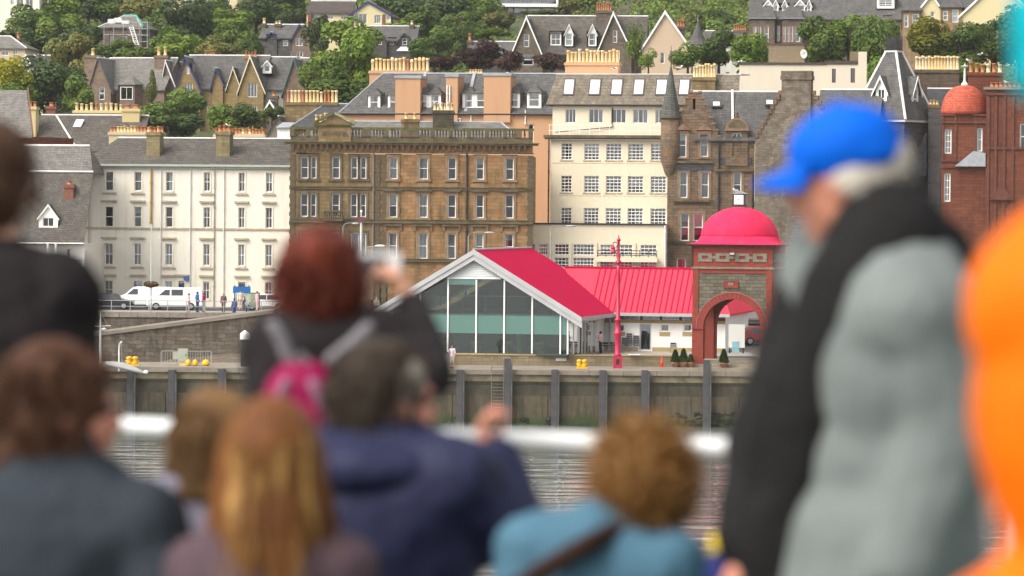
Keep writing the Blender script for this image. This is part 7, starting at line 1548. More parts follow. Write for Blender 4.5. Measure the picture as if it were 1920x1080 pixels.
for i, w_ in enumerate(wood): T(*w_[:5], w_[5], f'{cn[w_[5].name]} hillside tree {near[i]}', name='tree', group='trees of the hillside wood')
# undergrowth and bushes over the open hillside, kept off the house fronts
FRONTS = [(135, 340, 440), (325, 610, 438), (490, 525, 420), (155, 282, 500), (485, 592, 490), (572, 738, 540), (685, 782, 500), (832, 884, 540), (875, 966, 485), (928, 1048, 590), (952, 1300, 455), (1285, 1402, 476), (1400, 1696, 470), (1690, 1905, 462), (-30, 80, 540), (-20, 50, 470), (18, 102, 452), (322, 450, 572)]
def clear(px, d): return not any(a - 6 < px < b + 6 and dd - 26 < d < dd + 12 for a, b, dd in FRONTS)
rr = random.Random(11); mbs = [MB(), MB(), MB()]; cnt = 0
for i in range(5200):
    d = 372 + 300 * rr.random() ** 1.2; px = rr.uniform(-120, 2040); x = (px - 960) * d / FPX; z = hz(x, d); ok = clear(px, d); big = ok and rr.random() < .36; s0 = rr.uniform(1.3, 2.9) if big else rr.uniform(.4, 1.1 if ok else .6); mb = mbs[rr.randrange(3)]
    for k in range(95 if big else 8):
        if big: e0 = Vector((rr.gauss(0, 1), rr.gauss(0, 1), rr.gauss(0, 1) + .3)).normalized() * s0 * rr.uniform(.7, 1.05); c = Vector((x, d, z + s0 * .45)) + Vector((e0.x, e0.y, e0.z * .8))
        else: c = Vector((x + rr.gauss(0, .6) * s0, d + rr.gauss(0, .6) * s0, z + abs(rr.gauss(0, .55)) * s0))
        e = Vector((rr.gauss(0, 1), rr.gauss(0, 1), rr.gauss(0, 1))).normalized(); f = e.orthogonal().normalized(); s = .18 + .24 * rr.random(); mb.poly([c - e * s, c - f * s * .6, c + e * s, c + f * s * .6])
for mb, mt, nm, lb in zip(mbs, (LO, LG, LB), ('bracken', 'bramble', 'saplings'), ('olive bracken and scrub between the hillside houses', 'mid green bramble bushes covering the hillside', 'light green young growth scattered over the hillside')): tag(mb.build(nm, mt, fix=False), lb, 'undergrowth', kind='stuff')
# ================================================================ people
def fabric(name, c, rough=.85, scale=14, var=.1):
    if name in MATS: return MATS[name]
    c = tuple(x * .6 for x in c)
    M, t, b = _new(name); n1 = noise(t, coords(t), scale, 5, .6); n2 = noise(t, coords(t), 3, 3)
    cc = mixc(t, ramp(t, n2, .3, .7), tuple(x * (1 - var) for x in c), tuple(min(1, x * (1 + var)) for x in c))
    t.links.new(cc, b.inputs['Base Color']); b.inputs['Roughness'].default_value = rough; b.inputs['Specular IOR Level'].default_value = .12
    bump(t, b, mixc(t, .6, n1, noise(t, coords(t, (1, 1, .5)), 5, 2)), .5, .03); MATS[name] = M; return M
def hairm(name, c1, c2, stretch=(60, 60, 6)):
    if name in MATS: return MATS[name]
    c1, c2 = tuple(x * .7 for x in c1), tuple(x * .7 for x in c2)
    M, t, b = _new(name); n1 = noise(t, coords(t, stretch), 1, 3, .6); n2 = noise(t, coords(t), 7, 3)
    t.links.new(mixc(t, ramp(t, mixc(t, .5, n1, n2), .35, .65), c1, c2), b.inputs['Base Color']); b.inputs['Roughness'].default_value = .6; b.inputs['Specular IOR Level'].default_value = .18; bump(t, b, n1, .8, .012); MATS[name] = M; return M
def skinm(name, c):
    if name in MATS: return MATS[name]
    c = tuple(x * .9 for x in c)
    M, t, b = _new(name); t.links.new(mixc(t, noise(t, coords(t), 18, 3), tuple(x * .9 for x in c), (c[0] * 1.08, c[1] * .95, c[2] * .92)), b.inputs['Base Color']); b.inputs['Roughness'].default_value = .55; b.inputs['Subsurface Weight'].default_value = .08; b.inputs['Subsurface Radius'].default_value = (.01, .004, .002); MATS[name] = M; return M
SKIN = skinm('fair_skin', (.58, .31, .2)); SKIN2 = skinm('ruddy_skin', (.6, .26, .17)); EYE = plain('eye', (.04, .03, .03), .2, .1)
STAND = dict(an=(.09, -.02, .08), kn=(.1, .02, .49), hi=(.095, 0, .93), pe=(0, 0, .97), wa=(0, 0, 1.12), ch=(0, .0, 1.32), sh=(.18, -.01, 1.45), ne=(0, -.01, 1.5), hd=(0, .02, 1.64), el=(.25, -.03, 1.17), wr=(.25, .09, .94))
SEAT = dict(an=(.12, .46, .08), kn=(.12, .46, .5), hi=(.1, 0, .52), pe=(0, 0, .56), wa=(0, -.02, .7), ch=(0, -.01, .9), sh=(.18, -.02, 1.03), ne=(0, 0, 1.08), hd=(0, .03, 1.22), el=(.24, .03, .76), wr=(.16, .26, .66))
def remesh(o, vx, sm=2):
    r = o.modifiers.new('r', 'REMESH'); r.mode = 'VOXEL'; r.voxel_size = vx; r.use_smooth_shade = True
    if sm: s = o.modifiers.new('s', 'SMOOTH'); s.iterations = sm; s.factor = .5
    return o
CLD = bpy.data.textures.new('cloth_folds', 'CLOUDS'); CLD.noise_scale = .11; CLD.noise_depth = 2
def folds(o, s=.03):
    d = o.modifiers.new('d', 'DISPLACE'); d.texture = CLD; d.strength = s; d.mid_level = .5; d.texture_coords = 'LOCAL'; return o
def hand(mb, w, d, up, k=1.0, curl=.9, side=1):
    """palm, four fingers of unequal length bent at the knuckles, and a thumb off the side"""
    w = Vector(w); d = Vector(d).normalized(); up = (Vector(up) - d * Vector(up).dot(d)).normalized(); s = d.cross(up) * side
    for i in range(4):
        b0 = w + d * .025 * k + s * (i - 1.5) * .013 * k; b1 = w + d * .085 * k + s * (i - 1.5) * .019 * k; mb.cap(b0, b1, .017 * k, .012 * k, 8)
        L = (.038, .044, .042, .033)[i] * k; a1 = -curl * .8; d1 = d * math.cos(a1) + up * math.sin(a1); m1 = b1 + d1 * L; a2 = -curl * 1.9; d2 = d * math.cos(a2) + up * math.sin(a2); m2 = m1 + d2 * L * .75
        mb.cap(b1, m1, .0105 * k, .0095 * k, 8); mb.cap(m1, m2, .0095 * k, .008 * k, 8)
    t0 = w + d * .03 * k - s * .022 * k; t1 = t0 + (d * .6 - s * .7 - up * .3).normalized() * .042 * k; t2 = t1 + (d * .75 - s * .1 - up * .65).normalized() * .034 * k
    mb.cap(t0, t1, .015 * k, .012 * k, 8); mb.cap(t1, t2, .012 * k, .009 * k, 8)
def head_into(mb, c, rot, k):
    P = lambda x, y, z: Vector(c) + rot @ (Vector((x, y, z)) * k)
    mb.ell(P(0, -.008, .022), (.076 * k, .094 * k, .1 * k), 18, 12, rot); mb.ell(P(0, .028, -.045), (.058 * k, .062 * k, .062 * k), 14, 10, rot); mb.ell(P(0, .068, -.088), (.026 * k, .024 * k, .022 * k), 10, 8, rot)
    mb.cap(P(0, .086, .012), P(0, .108, -.022), .009 * k, .014 * k, 8); mb.ell(P(0, .086, -.052), (.025 * k, .014 * k, .012 * k), 10, 6, rot); mb.ell(P(0, .082, .03), (.05 * k, .016 * k, .012 * k), 12, 6, rot)
    for s in (-1, 1): mb.ell(P(s * .078, -.006, -.012), (.01 * k, .02 * k, .032 * k), 8, 8, rot); mb.ell(P(s * .042, .06, -.028), (.022 * k, .022 * k, .022 * k), 8, 6, rot)
def person(label, loc, rz, H=1.75, base=STAND, J=None, skin=None, vx=.012, top=None, legs=None, sleeve=1.0, shorts=False, hy=0, hp=0, hr=0, girth=1.0, group=None, coat=0, puff=.02, headk=None, curl=(.5, .5), eyes=True, jname='jacket', handup=((0, 0, 1), (0, 0, 1)), hdir=(None, None), collar=None, hands=True, lsleeve=None, fatx=1.0, bside=0, colk=1.0, armk=1.0):
    k = H / 1.75; j = dict(base); j = {a: Vector(b) * k for a, b in j.items()}; L = {a: Vector((-b.x, b.y, b.z)) for a, b in j.items()}; Rr = dict(j)
    for key, v in (J or {}).items():
        if key.startswith('l_'): L[key[2:]] = Vector(v)
        elif key.startswith('r_'): Rr[key[2:]] = Vector(v)
        else: j[key] = Vector(v); L[key] = Vector(v); Rr[key] = Vector(v)
    T = thing('person', label, 'person', loc, rz, group); g = girth * k; hk = headk or k
    rot = Matrix.Rotation(hy, 3, 'Z') @ Matrix.Rotation(hp, 3, 'X') @ Matrix.Rotation(hr, 3, 'Y')
    mb = MB(); head_into(mb, j['hd'], rot, hk); mb.cap(j['ne'] - Vector((0, 0, .05)), j['hd'] + rot @ Vector((0, -.015, -.05)) * hk, .062 * g, .055 * hk)
    def torso(m, e):
        m.ell(j['ch'], (.165 * g * fatx + e, .112 * g + e, .2 * k + e), 18, 12); m.ell(j['wa'], (.145 * g * fatx + e, .105 * g + e, .17 * k + e), 18, 12); m.ell(j['pe'], (.165 * g * fatx + e, .12 * g + e, .14 * k + e), 18, 12)
        for S_ in (L, Rr): m.cap(j['ne'] - Vector((0, 0, .04 * k)), S_['sh'], .06 * g + e, .065 * g + e); m.cap(j['ch'] + Vector((0, 0, .05 * k)), S_['sh'], .1 * g + e, .07 * g + e)
    torso(mb, 0)
    for i, S_ in enumerate((L, Rr)):
        mb.cap(S_['sh'], S_['el'], .056 * g, .043 * g); mb.cap(S_['el'], S_['wr'], .043 * g, .028 * g)
        if hands:
            d = Vector(hdir[i]) if hdir[i] else (S_['wr'] - S_['el']); hand(mb, S_['wr'], d, handup[i], k, curl[i], 1 if i else -1)
        mb.cap(S_['hi'], S_['kn'], .085 * g, .056 * g); mb.cap(S_['kn'], S_['an'], .056 * g, .036 * g); a = S_['an']; mb.cap(a + Vector((0, -.02, -.03)) * k, a + Vector((0, .15, -.045)) * k, .038 * k, .032 * k)
    remesh(mb.build('body', skin or SKIN, T), vx)
    if top is not None:
        mb = MB(); torso(mb, puff)
        for i, S_ in enumerate((L, Rr)):
            if i == bside and lsleeve is not None: continue
            mb.cap(S_['sh'], S_['el'], (.056 * g + puff * 1.1) * armk, (.046 * g + puff) * armk)
            if sleeve > .5: e_ = S_['el'].lerp(S_['wr'], sleeve); mb.cap(S_['el'], e_, (.046 * g + puff) * armk, (.034 * g + puff * .9) * armk)
        if coat: mb.ell(j['pe'] - Vector((0, 0, coat * .5)), (.175 * g + puff, .13 * g + puff, .15 * k + coat * .5), 16, 10)
        mb.cap(j['ne'] - Vector((0, 0, .03 * k)), j['ne'] + Vector((0, 0, .02 * k)), .07 * g + puff * .6, .066 * g + puff * .4)
        o = remesh(mb.build(jname, top, T), max(vx, .012) * (1.1 if vx < .02 else 1), 3)
        if vx < .02: folds(o, .03 if puff < .05 else .014)
        if lsleeve is not None:
            Q_ = (L, Rr)[bside]; mb = MB(); mb.cap(Q_['sh'], Q_['el'], .056 * g + puff, .046 * g + puff * .8); mb.cap(Q_['el'], Q_['el'].lerp(Q_['wr'], .95), .046 * g + puff * .8, .034 * g + puff * .6); folds(remesh(mb.build('sleeve', lsleeve, T), .014, 3))
        if collar is not None: remesh(MB().cap(j['ne'] - Vector((0, 0, .05 * k)), j['ne'] + Vector((0, .015, .055)) * k, (.078 * g + puff * .8) * colk, (.074 * g + puff * .5) * colk).build('collar', collar, T), .012)
    if legs is not None:
        mb = MB(); mb.ell(j['pe'] - Vector((0, 0, .03 * k)), (.168 * g * fatx + .012, .124 * g + .012, .13 * k), 16, 10)
        for S_ in (L, Rr):
            mb.cap(S_['hi'], S_['kn'], .09 * g + .01, .066 * g + .01)
            if not shorts: mb.cap(S_['kn'], S_['an'] + Vector((0, 0, .03 * k)), .064 * g + .01, .05 * g + .01)
        remesh(mb.build('trousers' if not shorts else 'shorts', legs, T), max(vx, .014))
    mb = MB()
    for S_ in (L, Rr): a = S_['an']; mb.cap(a + Vector((0, -.025, -.035)) * k, a + Vector((0, .16, -.045)) * k, .047 * k, .04 * k)
    remesh(mb.build('shoes', IRON, T), max(vx, .014))
    if eyes:
        for s in (-1, 1): MB().ell(j['hd'] + rot @ (Vector((s * .032, .079, .012)) * hk), (.011 * hk,) * 3, 8, 6).build('eye', EYE, T)
    T['_k'] = hk
    return T, j['hd'], rot, hk, (L, Rr, j)
def hair_cap(T, c, rot, k, mat, long=0, back=0, vx=.011, name='hair', thick=1.0, wave=0, seed=1, bob=0):
    """short hair hugging the skull; long > 0 lets locks fall that far below the head centre"""
    P = lambda x, y, z: Vector(c) + rot @ (Vector((x, y, z)) * k); mb = MB(); t = .012 * thick
    mb.ell(P(0, -.018, .035), ((.078 + t) * k, (.094 + t) * k, (.096 + t) * k), 18, 12, rot); mb.ell(P(0, -.05, -.015), ((.07 + t) * k, (.055 + t) * k, (.075 + t) * k), 14, 10, rot)
    rr = random.Random(seed)
    if long and not bob:
        for i in range(26):
            a = R(rr.uniform(165, 375)); x, y = .085 * math.cos(a), .09 * math.sin(a) - .012; p0 = P(x, y, .04); p1 = P(x * 1.12, y * 1.12 - .012, -.09); p2 = Vector((p1.x + rr.uniform(-.03, .03), p1.y - .015 + rr.uniform(-.02, .01), c[2] - long * rr.uniform(.8, 1.05)))
            mb.cap(p0, p1, .024 * k, .026 * k, 8); mb.cap(p1, p2, .026 * k, .014 * k, 8)
    if bob:
        for i in range(46):
            a = R(rr.uniform(170, 370)); f = rr.random(); x, y = .092 * math.cos(a), .1 * math.sin(a) - .01; z0 = .06 - .17 * f; p0 = P(x * (1 - .25 * abs(f - .4)), y, z0 + .03); mb.cap(p0, p0 + Vector((rr.uniform(-.012, .012), rr.uniform(-.012, .012), -.05 * bob)), .03 * k * bob, .02 * k, 8)
    if wave:
        for i in range(90):
            d = Vector((rr.gauss(0, 1), rr.gauss(0, 1) - .35, rr.gauss(0, 1) + .25)).normalized(); q_ = P(d.x * .09, d.y * .1 - .015, d.z * .105 + .02); r_ = rr.uniform(.016, .03) * wave; mb.ell(q_, (r_, r_, r_), 8, 6)
    return remesh(mb.build(name, mat, T), vx, 1)

def strands(T, c, rot, k, mat, n=900, L=.07, down=1.0, out=.35, curl=.25, seed=1, w=.0024, r=(.094, .112, .114), face=.3):
    """loose locks over the hair so that its outline is never smooth"""
    rr = random.Random(seed); mb = MB()
    while n > 0:
        d = Vector((rr.gauss(0, 1), rr.gauss(0, 1), rr.gauss(0, 1))).normalized()
        if (d.y > face and d.z < .5) or d.z < -.75: continue
        n -= 1; p = Vector(c) + rot @ (Vector((d.x * r[0], d.y * r[1] - .015, d.z * r[2] + .025)) * k) * 1.0; dv = rot @ d; v = (dv * out + Vector((0, 0, -down))).normalized(); s = v.cross(Vector((rr.gauss(0, 1), rr.gauss(0, 1), rr.gauss(0, 1)))).normalized() * w; l_ = L * rr.uniform(.5, 1.15) / 4; prev = (p - s, p + s)
        for q_ in range(4):
            v = (v + Vector((rr.gauss(0, 1), rr.gauss(0, 1), rr.gauss(0, 1))) * curl + Vector((0, 0, -.25 * down))).normalized(); p = p + v * l_; f = 1 - .2 * q_; nx_ = (p - s * f, p + s * f); mb.poly([prev[0], prev[1], nx_[1], nx_[0]]); prev = nx_
    o = mb.build('loose_hair', mat, T, fix=False); o['kind'] = 'stuff'; return o
# ---- small figures on the pier and the promenade
def small(label, px, d, z, rz, H, topc, legc, hairc=(.06, .04, .03), shorts=False, sleeve=1.0, J=None, group='people on the waterfront', skin=None, nm=None):
    topc, legc = tuple(min(1, x * 1.6) for x in topc), tuple(min(1, x * 1.5) for x in legc)
    T, c, rot, k, _ = person(label, ground(px, d, z), rz, H, STAND, J, skin or SKIN, .022, fabric('fabric_%.2f_%.2f_%.2f' % topc, topc), fabric('fabric_%.2f_%.2f_%.2f' % legc, legc), sleeve, shorts, group=group, eyes=False, hands=True, curl=(.6, .6), jname='shirt')
    hair_cap(T, c, rot, k, plain('hair_%.2f_%.2f' % hairc[:2], hairc, .7, .2), vx=.02); return T
small('man in a pink shirt and black trousers beside the hall doors', 1126, 302, ZT, R(60), 1.75, (.62, .36, .42), (.02, .02, .025), (.015, .012, .01), J=dict(r_el=(.22, .12, 1.18), r_wr=(.1, .3, 1.25)), skin=skinm('brown_skin', (.2, .1, .06)), sleeve=.6)
small('man in a white checked shirt and pale shorts at the quay edge', 848, 291.5, ZQ, R(150), 1.72, (.66, .56, .66), (.55, .5, .4), (.25, .14, .1), True, .1, J=dict(r_el=(.34, -.02, 1.25), r_wr=(.16, .05, 1.05)))
small('pedestrian in blue beside the open van', 370, 331, ZP, R(-60), 1.75, (.06, .1, .3), (.05, .06, .12)); small('pedestrian in a magenta jacket beside the van', 382, 331.5, ZP, R(70), 1.65, (.5, .03, .16), (.55, .5, .5))
small('pedestrian in a pink top half hidden behind the van rear', 354, 330.5, ZP, R(100), 1.62, (.6, .35, .38), (.4, .3, .3)); small('pedestrian in a dark red top with a white bag, alone by the railing', 419, 330, ZP, R(170), 1.65, (.16, .08, .08), (.1, .07, .05), (.4, .3, .2))
small('person in blue leaning by the notice board', 439, 327, ZP - .3, R(30), 1.6, (.15, .17, .35), (.08, .1, .25)); small('person in a cream coat standing in front of the notice board', 451, 325.3, 7.55, R(200), 1.7, (.6, .54, .45), (.62, .48, .4)); small('child in dark blue in front of the map board', 455.5, 326.2, 7.55, R(-20), 1.35, (.06, .07, .16), (.05, .05, .1)); small('person in pale pink walking right of the notice board', 482, 326, 7.5, R(-70), 1.65, (.62, .38, .4), (.65, .42, .42), (.1, .05, .04))
for px, tc, lb, lc in ((697, (.03, .03, .07), 'person in dark clothes sitting on the wall by the hotel', (.05, .05, .08)), (706, (.55, .55, .42), 'person in a pale top sitting beside the one in dark clothes', (.1, .1, .12))):
    p = ground(px, 336, ZP); T, c, rot, k, _ = person(lb, p, R(190), 1.7, SEAT, None, SKIN, .022, fabric('f_' + lb[-9:], tc), fabric('fl_' + lb[-9:], lc), eyes=False, group='people on the waterfront', jname='top'); hair_cap(T, c, rot, k, plain('hair_pale', (.4, .32, .25), .7, .2), vx=.02)
p = ground(701, 336.25, ZP); BW = thing('seat_bench', 'plain stone bench under the two seated people by the hotel', 'bench', p); MB().box(-1.2, 1.2, -.3, .3, .3, .43).build('seat', STM, BW)
for x in (-.9, .9): MB().box(x - .12, x + .12, -.25, .25, -.02, .3).build('leg', STM, BW)

# ---- gulls
GULLW = plain('gull_white', (.8, .8, .78), .7, .05); GULLG = plain('gull_grey', (.35, .36, .38), .7, .1)
def gull(label, px, py, d, rz):
    p = at(px, py, d); G = thing('gull', label, 'gull', p, rz, 'gulls on the roofs')
    mb = MB(); mb.ell((0, 0, .17), (.2, .09, .09), 12, 8, Matrix.Rotation(R(-12), 3, 'Y')); mb.ell((.2, 0, .28), (.065, .055, .06), 10, 8); mb.cap((.12, 0, .2), (.19, 0, .27), .06, .045, 8); mb.cap((-.15, 0, .16), (-.3, 0, .13), .05, .015, 8); remesh(mb.build('body', GULLW, G), .02, 1)
    for s in (-1, 1): MB().ell((-.05, s * .08, .2), (.2, .02, .06), 10, 6).build('wing', GULLG, G, smooth=True); MB().tube((0, s * .03, 0), (0, s * .03, .1), .012, .012, 5).build('leg', YELM, G)
    MB().tube((.25, 0, .275), (.33, 0, .265), .018, .006, 6).build('beak', YELM, G)
for a in (('white gull perched on the clock box', 1379, 361, 294, 2.4), ('gull on the finial of the red dome', 1817, 117, 347, 3.1), ('gull on the chimney stack above the red dome', 1838, 105, 349, .3), ('gull on the parapet of the pale flat block, left one', 1382, 120, 396, 0), ('gull on the parapet of the pale flat block, second', 1393, 119, 396, 3), ('gull on the mansard ridge behind the turret finial', 1275, 129, 361, 0), ('gull on the ridge left of the big pot stack', 1152, 132, 360, .5), ('gull on the terrace chimney', 428, 238, 358, 3), ('gull on the big grey chimney behind the tower', 1888, 158, 346, 3)): gull(*a)
# ================================================================ the ferry deck in front of us
ZD = 14.75
DECKM = plain('deck_paint', (.12, .2, .16), .7, .15, 2); HULLM = plain('ferry_white', (.75, .75, .74), .45, .05, .5)
tag(MB().box(-16, 16, -9, 9.9, ZD - .3, ZD).build('ferry_deck', DECKM), 'painted open deck of the ferry', kind='structure')
tag(MB().box(-16, 16, -9, 9.9, -1, ZD - .304).build('ferry_hull', HULLM), 'white hull of the ferry', kind='structure')
zr = CAM.z - .545; a, b_ = ground(-700, 10.1, zr), ground(2600, 8.15, zr)
RLG = thing('ferry_rail', 'white tubular handrail along the ferry deck edge', 'railing', (0, 0, ZD))
RW = plain('ferry_rail_white', (.68, .68, .67), .35, .03)
MB().tube((a.x, a.y, zr - ZD), (b_.x, b_.y, zr - ZD), .022, .022, 12).build('handrail', RW, RLG, smooth=False)
for px in (-300, 60, 560, 1560, 1900, 2300): d = 9.55 - .95 * px / 1920; p = ground(px, d, zr); MB().tube((p.x, p.y, 0), (p.x, p.y, zr - ZD), .02, .02, 10).build('stanchion', RW, RLG)
mb = MB(); mb.prism([(a.x, a.y, .0), (b_.x, b_.y, .0), (b_.x, b_.y, .66), (a.x, a.y, .66)], (0, .02, 0)); mb.build('bulwark', HULLM, RLG)
def bench(label, px0, px1, d, hs):
    p0, p1 = ground(px0, d, ZD), ground(px1, d, ZD); Bn = thing('deck_bench', label, 'bench', p0, 0, 'slatted deck benches'); w_ = p1.x - p0.x
    for k in range(4): MB().box(0, w_, -.22 + k * .11, -.13 + k * .11, hs - .03, hs).build('slat', plain('bench_slat', (.3, .2, .11), .6, .2), Bn)
    for x in (.1, w_ / 2, w_ - .1): MB().box(x - .03, x + .03, -.2, .2, 0, hs - .034).build('leg', RW, Bn)
bench('slatted deck bench in the nearer row', -260, 1500, 7.25, .42); bench('slatted deck bench in the row closer to the rail', 180, 1180, 8.1, .42)
DKJ = fabric('charcoal_jacket', (.03, .025, .026)); NAVY = fabric('navy_shell', (.034, .037, .088), .6); SLT = fabric('slate_jacket', (.045, .055, .068)); BLU = fabric('denim_blue_jacket', (.1, .22, .31)); GRY = fabric('grey_green_jacket', (.235, .26, .25), .6); BLK = fabric('black_shell', (.02, .019, .019)); ORG = fabric('orange_shell', (1.1, .2, .0), .6); MAU = fabric('mauve_knit', (.13, .085, .1)); LIL = fabric('lilac_top', (.85, .78, .95)); JEAN = fabric('dark_jeans', (.04, .05, .09)); BAGM = fabric('magenta_pack', (.36, .006, .085), .6); BAGP = fabric('pink_grey_pack', (.5, .25, .36)); STRAP = fabric('grey_strap', (.3, .28, .3)); BRS = fabric('brown_strap', (.05, .025, .02))
def at_deck(px, py, d): p = at(px, py, d); return p, p.z - ZD
FG = 'passengers on the ferry deck'
def seated(label, px, py, d, rz, **kw):
    p, h = at_deck(px, py, d); k = kw.get('H', 1.7) / 1.75; hs = h - 1.22 * k                      # the head lands on the pixel; the seat gives
    J = dict(kw.pop('J', {}) or {})
    T, c, rot, hk, jj = person(label, Vector((p.x, d, ZD)), rz, J=J, base={a: Vector((b[0], b[1], (b[2] + (hs / k if a not in ('an',) else 0) if a != 'kn' else b[2] + hs / k))) for a, b in SEAT.items()}, **kw)
    return T, c, rot, hk, jj
# red-haired woman taking a picture
p, h = at_deck(603, 528, 8.75); H = h / 1.64 * 1.75
def loc_of(px, py, d, root, rz=0):
    q_ = at(px, py, d) - root; return Matrix.Rotation(-rz, 3, 'Z') @ q_
root = Vector((p.x, 8.75, ZD))
J = dict(r_el=loc_of(812, 705, 8.62, root), r_wr=loc_of(768, 560, 8.9, root), l_el=loc_of(515, 730, 8.72, root), l_wr=loc_of(650, 560, 8.98, root), l_sh=loc_of(525, 655, 8.75, root), r_sh=loc_of(712, 640, 8.73, root), ne=loc_of(600, 612, 8.75, root), ch=loc_of(600, 720, 8.74, root))
T, c, rot, k, jj = person('red-haired person in a dark jacket raising a compact camera', root, 0, H, STAND, J, SKIN, .01, DKJ, JEAN, .86, group=FG, puff=.026, hy=R(-12), curl=(1.0, 1.05), hdir=(None, loc_of(735, 500, 8.95, root) - loc_of(768, 560, 8.9, root)), handup=((0, -1, 0), (1, -.2, .3)), coat=.1, armk=.8)
hair_cap(T, c, rot, k, hairm('auburn_hair', (.075, .012, .006), (.2, .035, .013)), bob=1.0, thick=1.5, seed=3); strands(T, c, rot, k, MATS['auburn_hair'], 1500, .075, .9, .3, .3, 3, r=(.102, .118, .116))
q_ = at(706, 500, 8.97); CM = thing('compact_camera', 'small silver compact camera held up in both hands', 'camera', q_ - Vector((0, 0, .03)), R(4)); o = MB().box(-.055, .055, -.013, .013, 0, .065).build('body', plain('camera_silver', (.72, .72, .72), .35, .04), CM); MB().tube((0, .013, .028), (0, .035, .028), .022, .02, 12).build('lens', IRON, CM); MB().box(-.043, .025, -.016, -.0135, .008, .052).build('screen', plain('camera_screen', (.1, .1, .11), .2, .05), CM); MB().tube((.03, 0, .06), (.03, 0, .066), .008, .008, 10).build('shutter_button', RIM, CM)
q_ = at(567, 758, 8.58); BP = thing('backpack', 'magenta and pink backpack on the red-haired person', 'backpack', q_ - Vector((0, 0, .11)), R(-6))
mb = MB(); mb.ell((0, 0, .1), (.095, .06, .115), 16, 12); mb.ell((0, 0, .03), (.098, .062, .07), 16, 10); mb.ell((0, .02, .15), (.08, .05, .06), 14, 10); remesh(mb.build('main_bag', BAGM, BP), .01)
mb = MB(); mb.ell((0, -.045, .06), (.07, .035, .065), 14, 10); remesh(mb.build('front_pocket', BAGM, BP), .009)
for s in (-1, 1): mb = MB(); mb.cap((s * .03, -.05, .16), (s * .085, -.04, .03), .014, .014, 8); remesh(mb.build('pink_trim', BAGP, BP), .007)
MB().path([(-.02, -.02, .2), (0, -.02, .225), (.02, -.02, .2)], .006, 6).build('grab_loop', STRAP, BP)
for pts in (((690, 615), (665, 640), (620, 675)), ((513, 612), (530, 640), (540, 672))):
    mb = MB(); Q = [at(x, y, 8.585) - BP.location for x, y in pts]; Q = [Matrix.Rotation(R(6), 3, 'Z') @ v for v in Q]
    for u_, v_ in zip(Q[:-1], Q[1:]): mb.cap(u_, v_, .017, .017, 8)
    remesh(mb.build('strap', STRAP, BP), .008)
# navy-jacketed man, fist raised
p, h = at_deck(722, 762, 8.0); root = Vector((p.x, 8.0, ZD))
T, c, rot, k, jj = seated('man with greying hair in a navy hooded jacket, right fist raised', 722, 762, 8.0, 0, H=1.74, J=dict(r_sh=loc_of(850, 905, 7.95, root), l_sh=loc_of(615, 890, 8.0, root), r_el=loc_of(968, 1010, 8.0, root), r_wr=loc_of(928, 872, 8.05, root), l_el=loc_of(585, 1075, 7.95, root), l_wr=loc_of(640, 1120, 8.2, root), ne=loc_of(728, 850, 8.0, root), ch=loc_of(735, 985, 8.0, root)), skin=SKIN2, vx=.009, top=NAVY, legs=JEAN, hy=R(-58), group=FG, puff=.03, curl=(.5, 1.15), handup=((0, 0, 1), (-1, .2, 0)), hdir=(None, loc_of(905, 800, 8.06, root) - loc_of(928, 872, 8.05, root)), headk=1.04, girth=1.1)
hair_cap(T, c, rot, k, hairm('brown_black_hair', (.04, .028, .02), (.085, .06, .042)), thick=.7); strands(T, c, rot, k, MATS['brown_black_hair'], 900, .035, .8, .6, .3, 4)
mb = MB()
for s in (1,): P = lambda x, y, z: c + rot @ (Vector((x, y, z)) * k); mb.ell(P(.071, -.008, .035), (.016, .04, .045), 12, 8, rot); mb.ell(P(.064, .03, .06), (.018, .028, .04), 12, 8, rot)
remesh(mb.build('grey_temple_hair', hairm('grey_hair', (.2, .175, .14), (.36, .32, .27)), T), .008)
mb = MB(); n_ = jj[2]['ne']; mb.ell(n_ + Vector((-.04, -.09, -.03)), (.15, .07, .06), 14, 10); mb.cap(n_ + Vector((-.12, -.03, .0)), n_ + Vector((.1, -.05, -.01)), .055, .05, 10); folds(remesh(mb.build('hood', NAVY, T), .013))
# curly-haired person in blue
p, h = at_deck(1203, 908, 7.55); root = Vector((p.x, 7.55, ZD))
T, c, rot, k, jj = seated('person with curly light brown hair in a blue jacket with a brown strap', 1203, 920, 7.55, 0, H=1.48, J=dict(l_sh=loc_of(1010, 1035, 7.55, root), r_sh=loc_of(1250, 1070, 7.5, root), ne=loc_of(1165, 985, 7.55, root), ch=loc_of(1130, 1120, 7.55, root), l_el=loc_of(975, 1200, 7.5, root), r_el=loc_of(1310, 1230, 7.5, root), l_wr=loc_of(1040, 1300, 7.75, root), r_wr=loc_of(1250, 1310, 7.75, root)), vx=.011, top=BLU, legs=JEAN, hy=R(15), group=FG, puff=.03, headk=.88)
hair_cap(T, c, rot, k, hairm('curly_brown_hair', (.14, .05, .01), (.34, .155, .04), (25, 25, 25)), wave=1.0, thick=.9, vx=.007, seed=5); strands(T, c, rot, k, MATS['curly_brown_hair'], 2200, .062, .1, .8, .9, 5, r=(.096, .112, .114), face=.4); strands(T, c, rot, k, hairm('gold_curl_hair', (.4, .2, .06), (.55, .32, .12), (25, 25, 25)), 900, .066, .1, .8, .9, 6, r=(.098, .114, .116), face=.4)
mb = MB(); rr = random.Random(4)
for i in range(16): q_ = c + Vector((rr.gauss(.005, .022), rr.gauss(0, .02), .1 + rr.uniform(-.01, .035))); mb.ell(q_, (.016,) * 3, 8, 6)
remesh(mb.build('blond_tuft', hairm('blond_hair', (.5, .33, .14), (.62, .45, .22), (25, 25, 25)), T), .008)
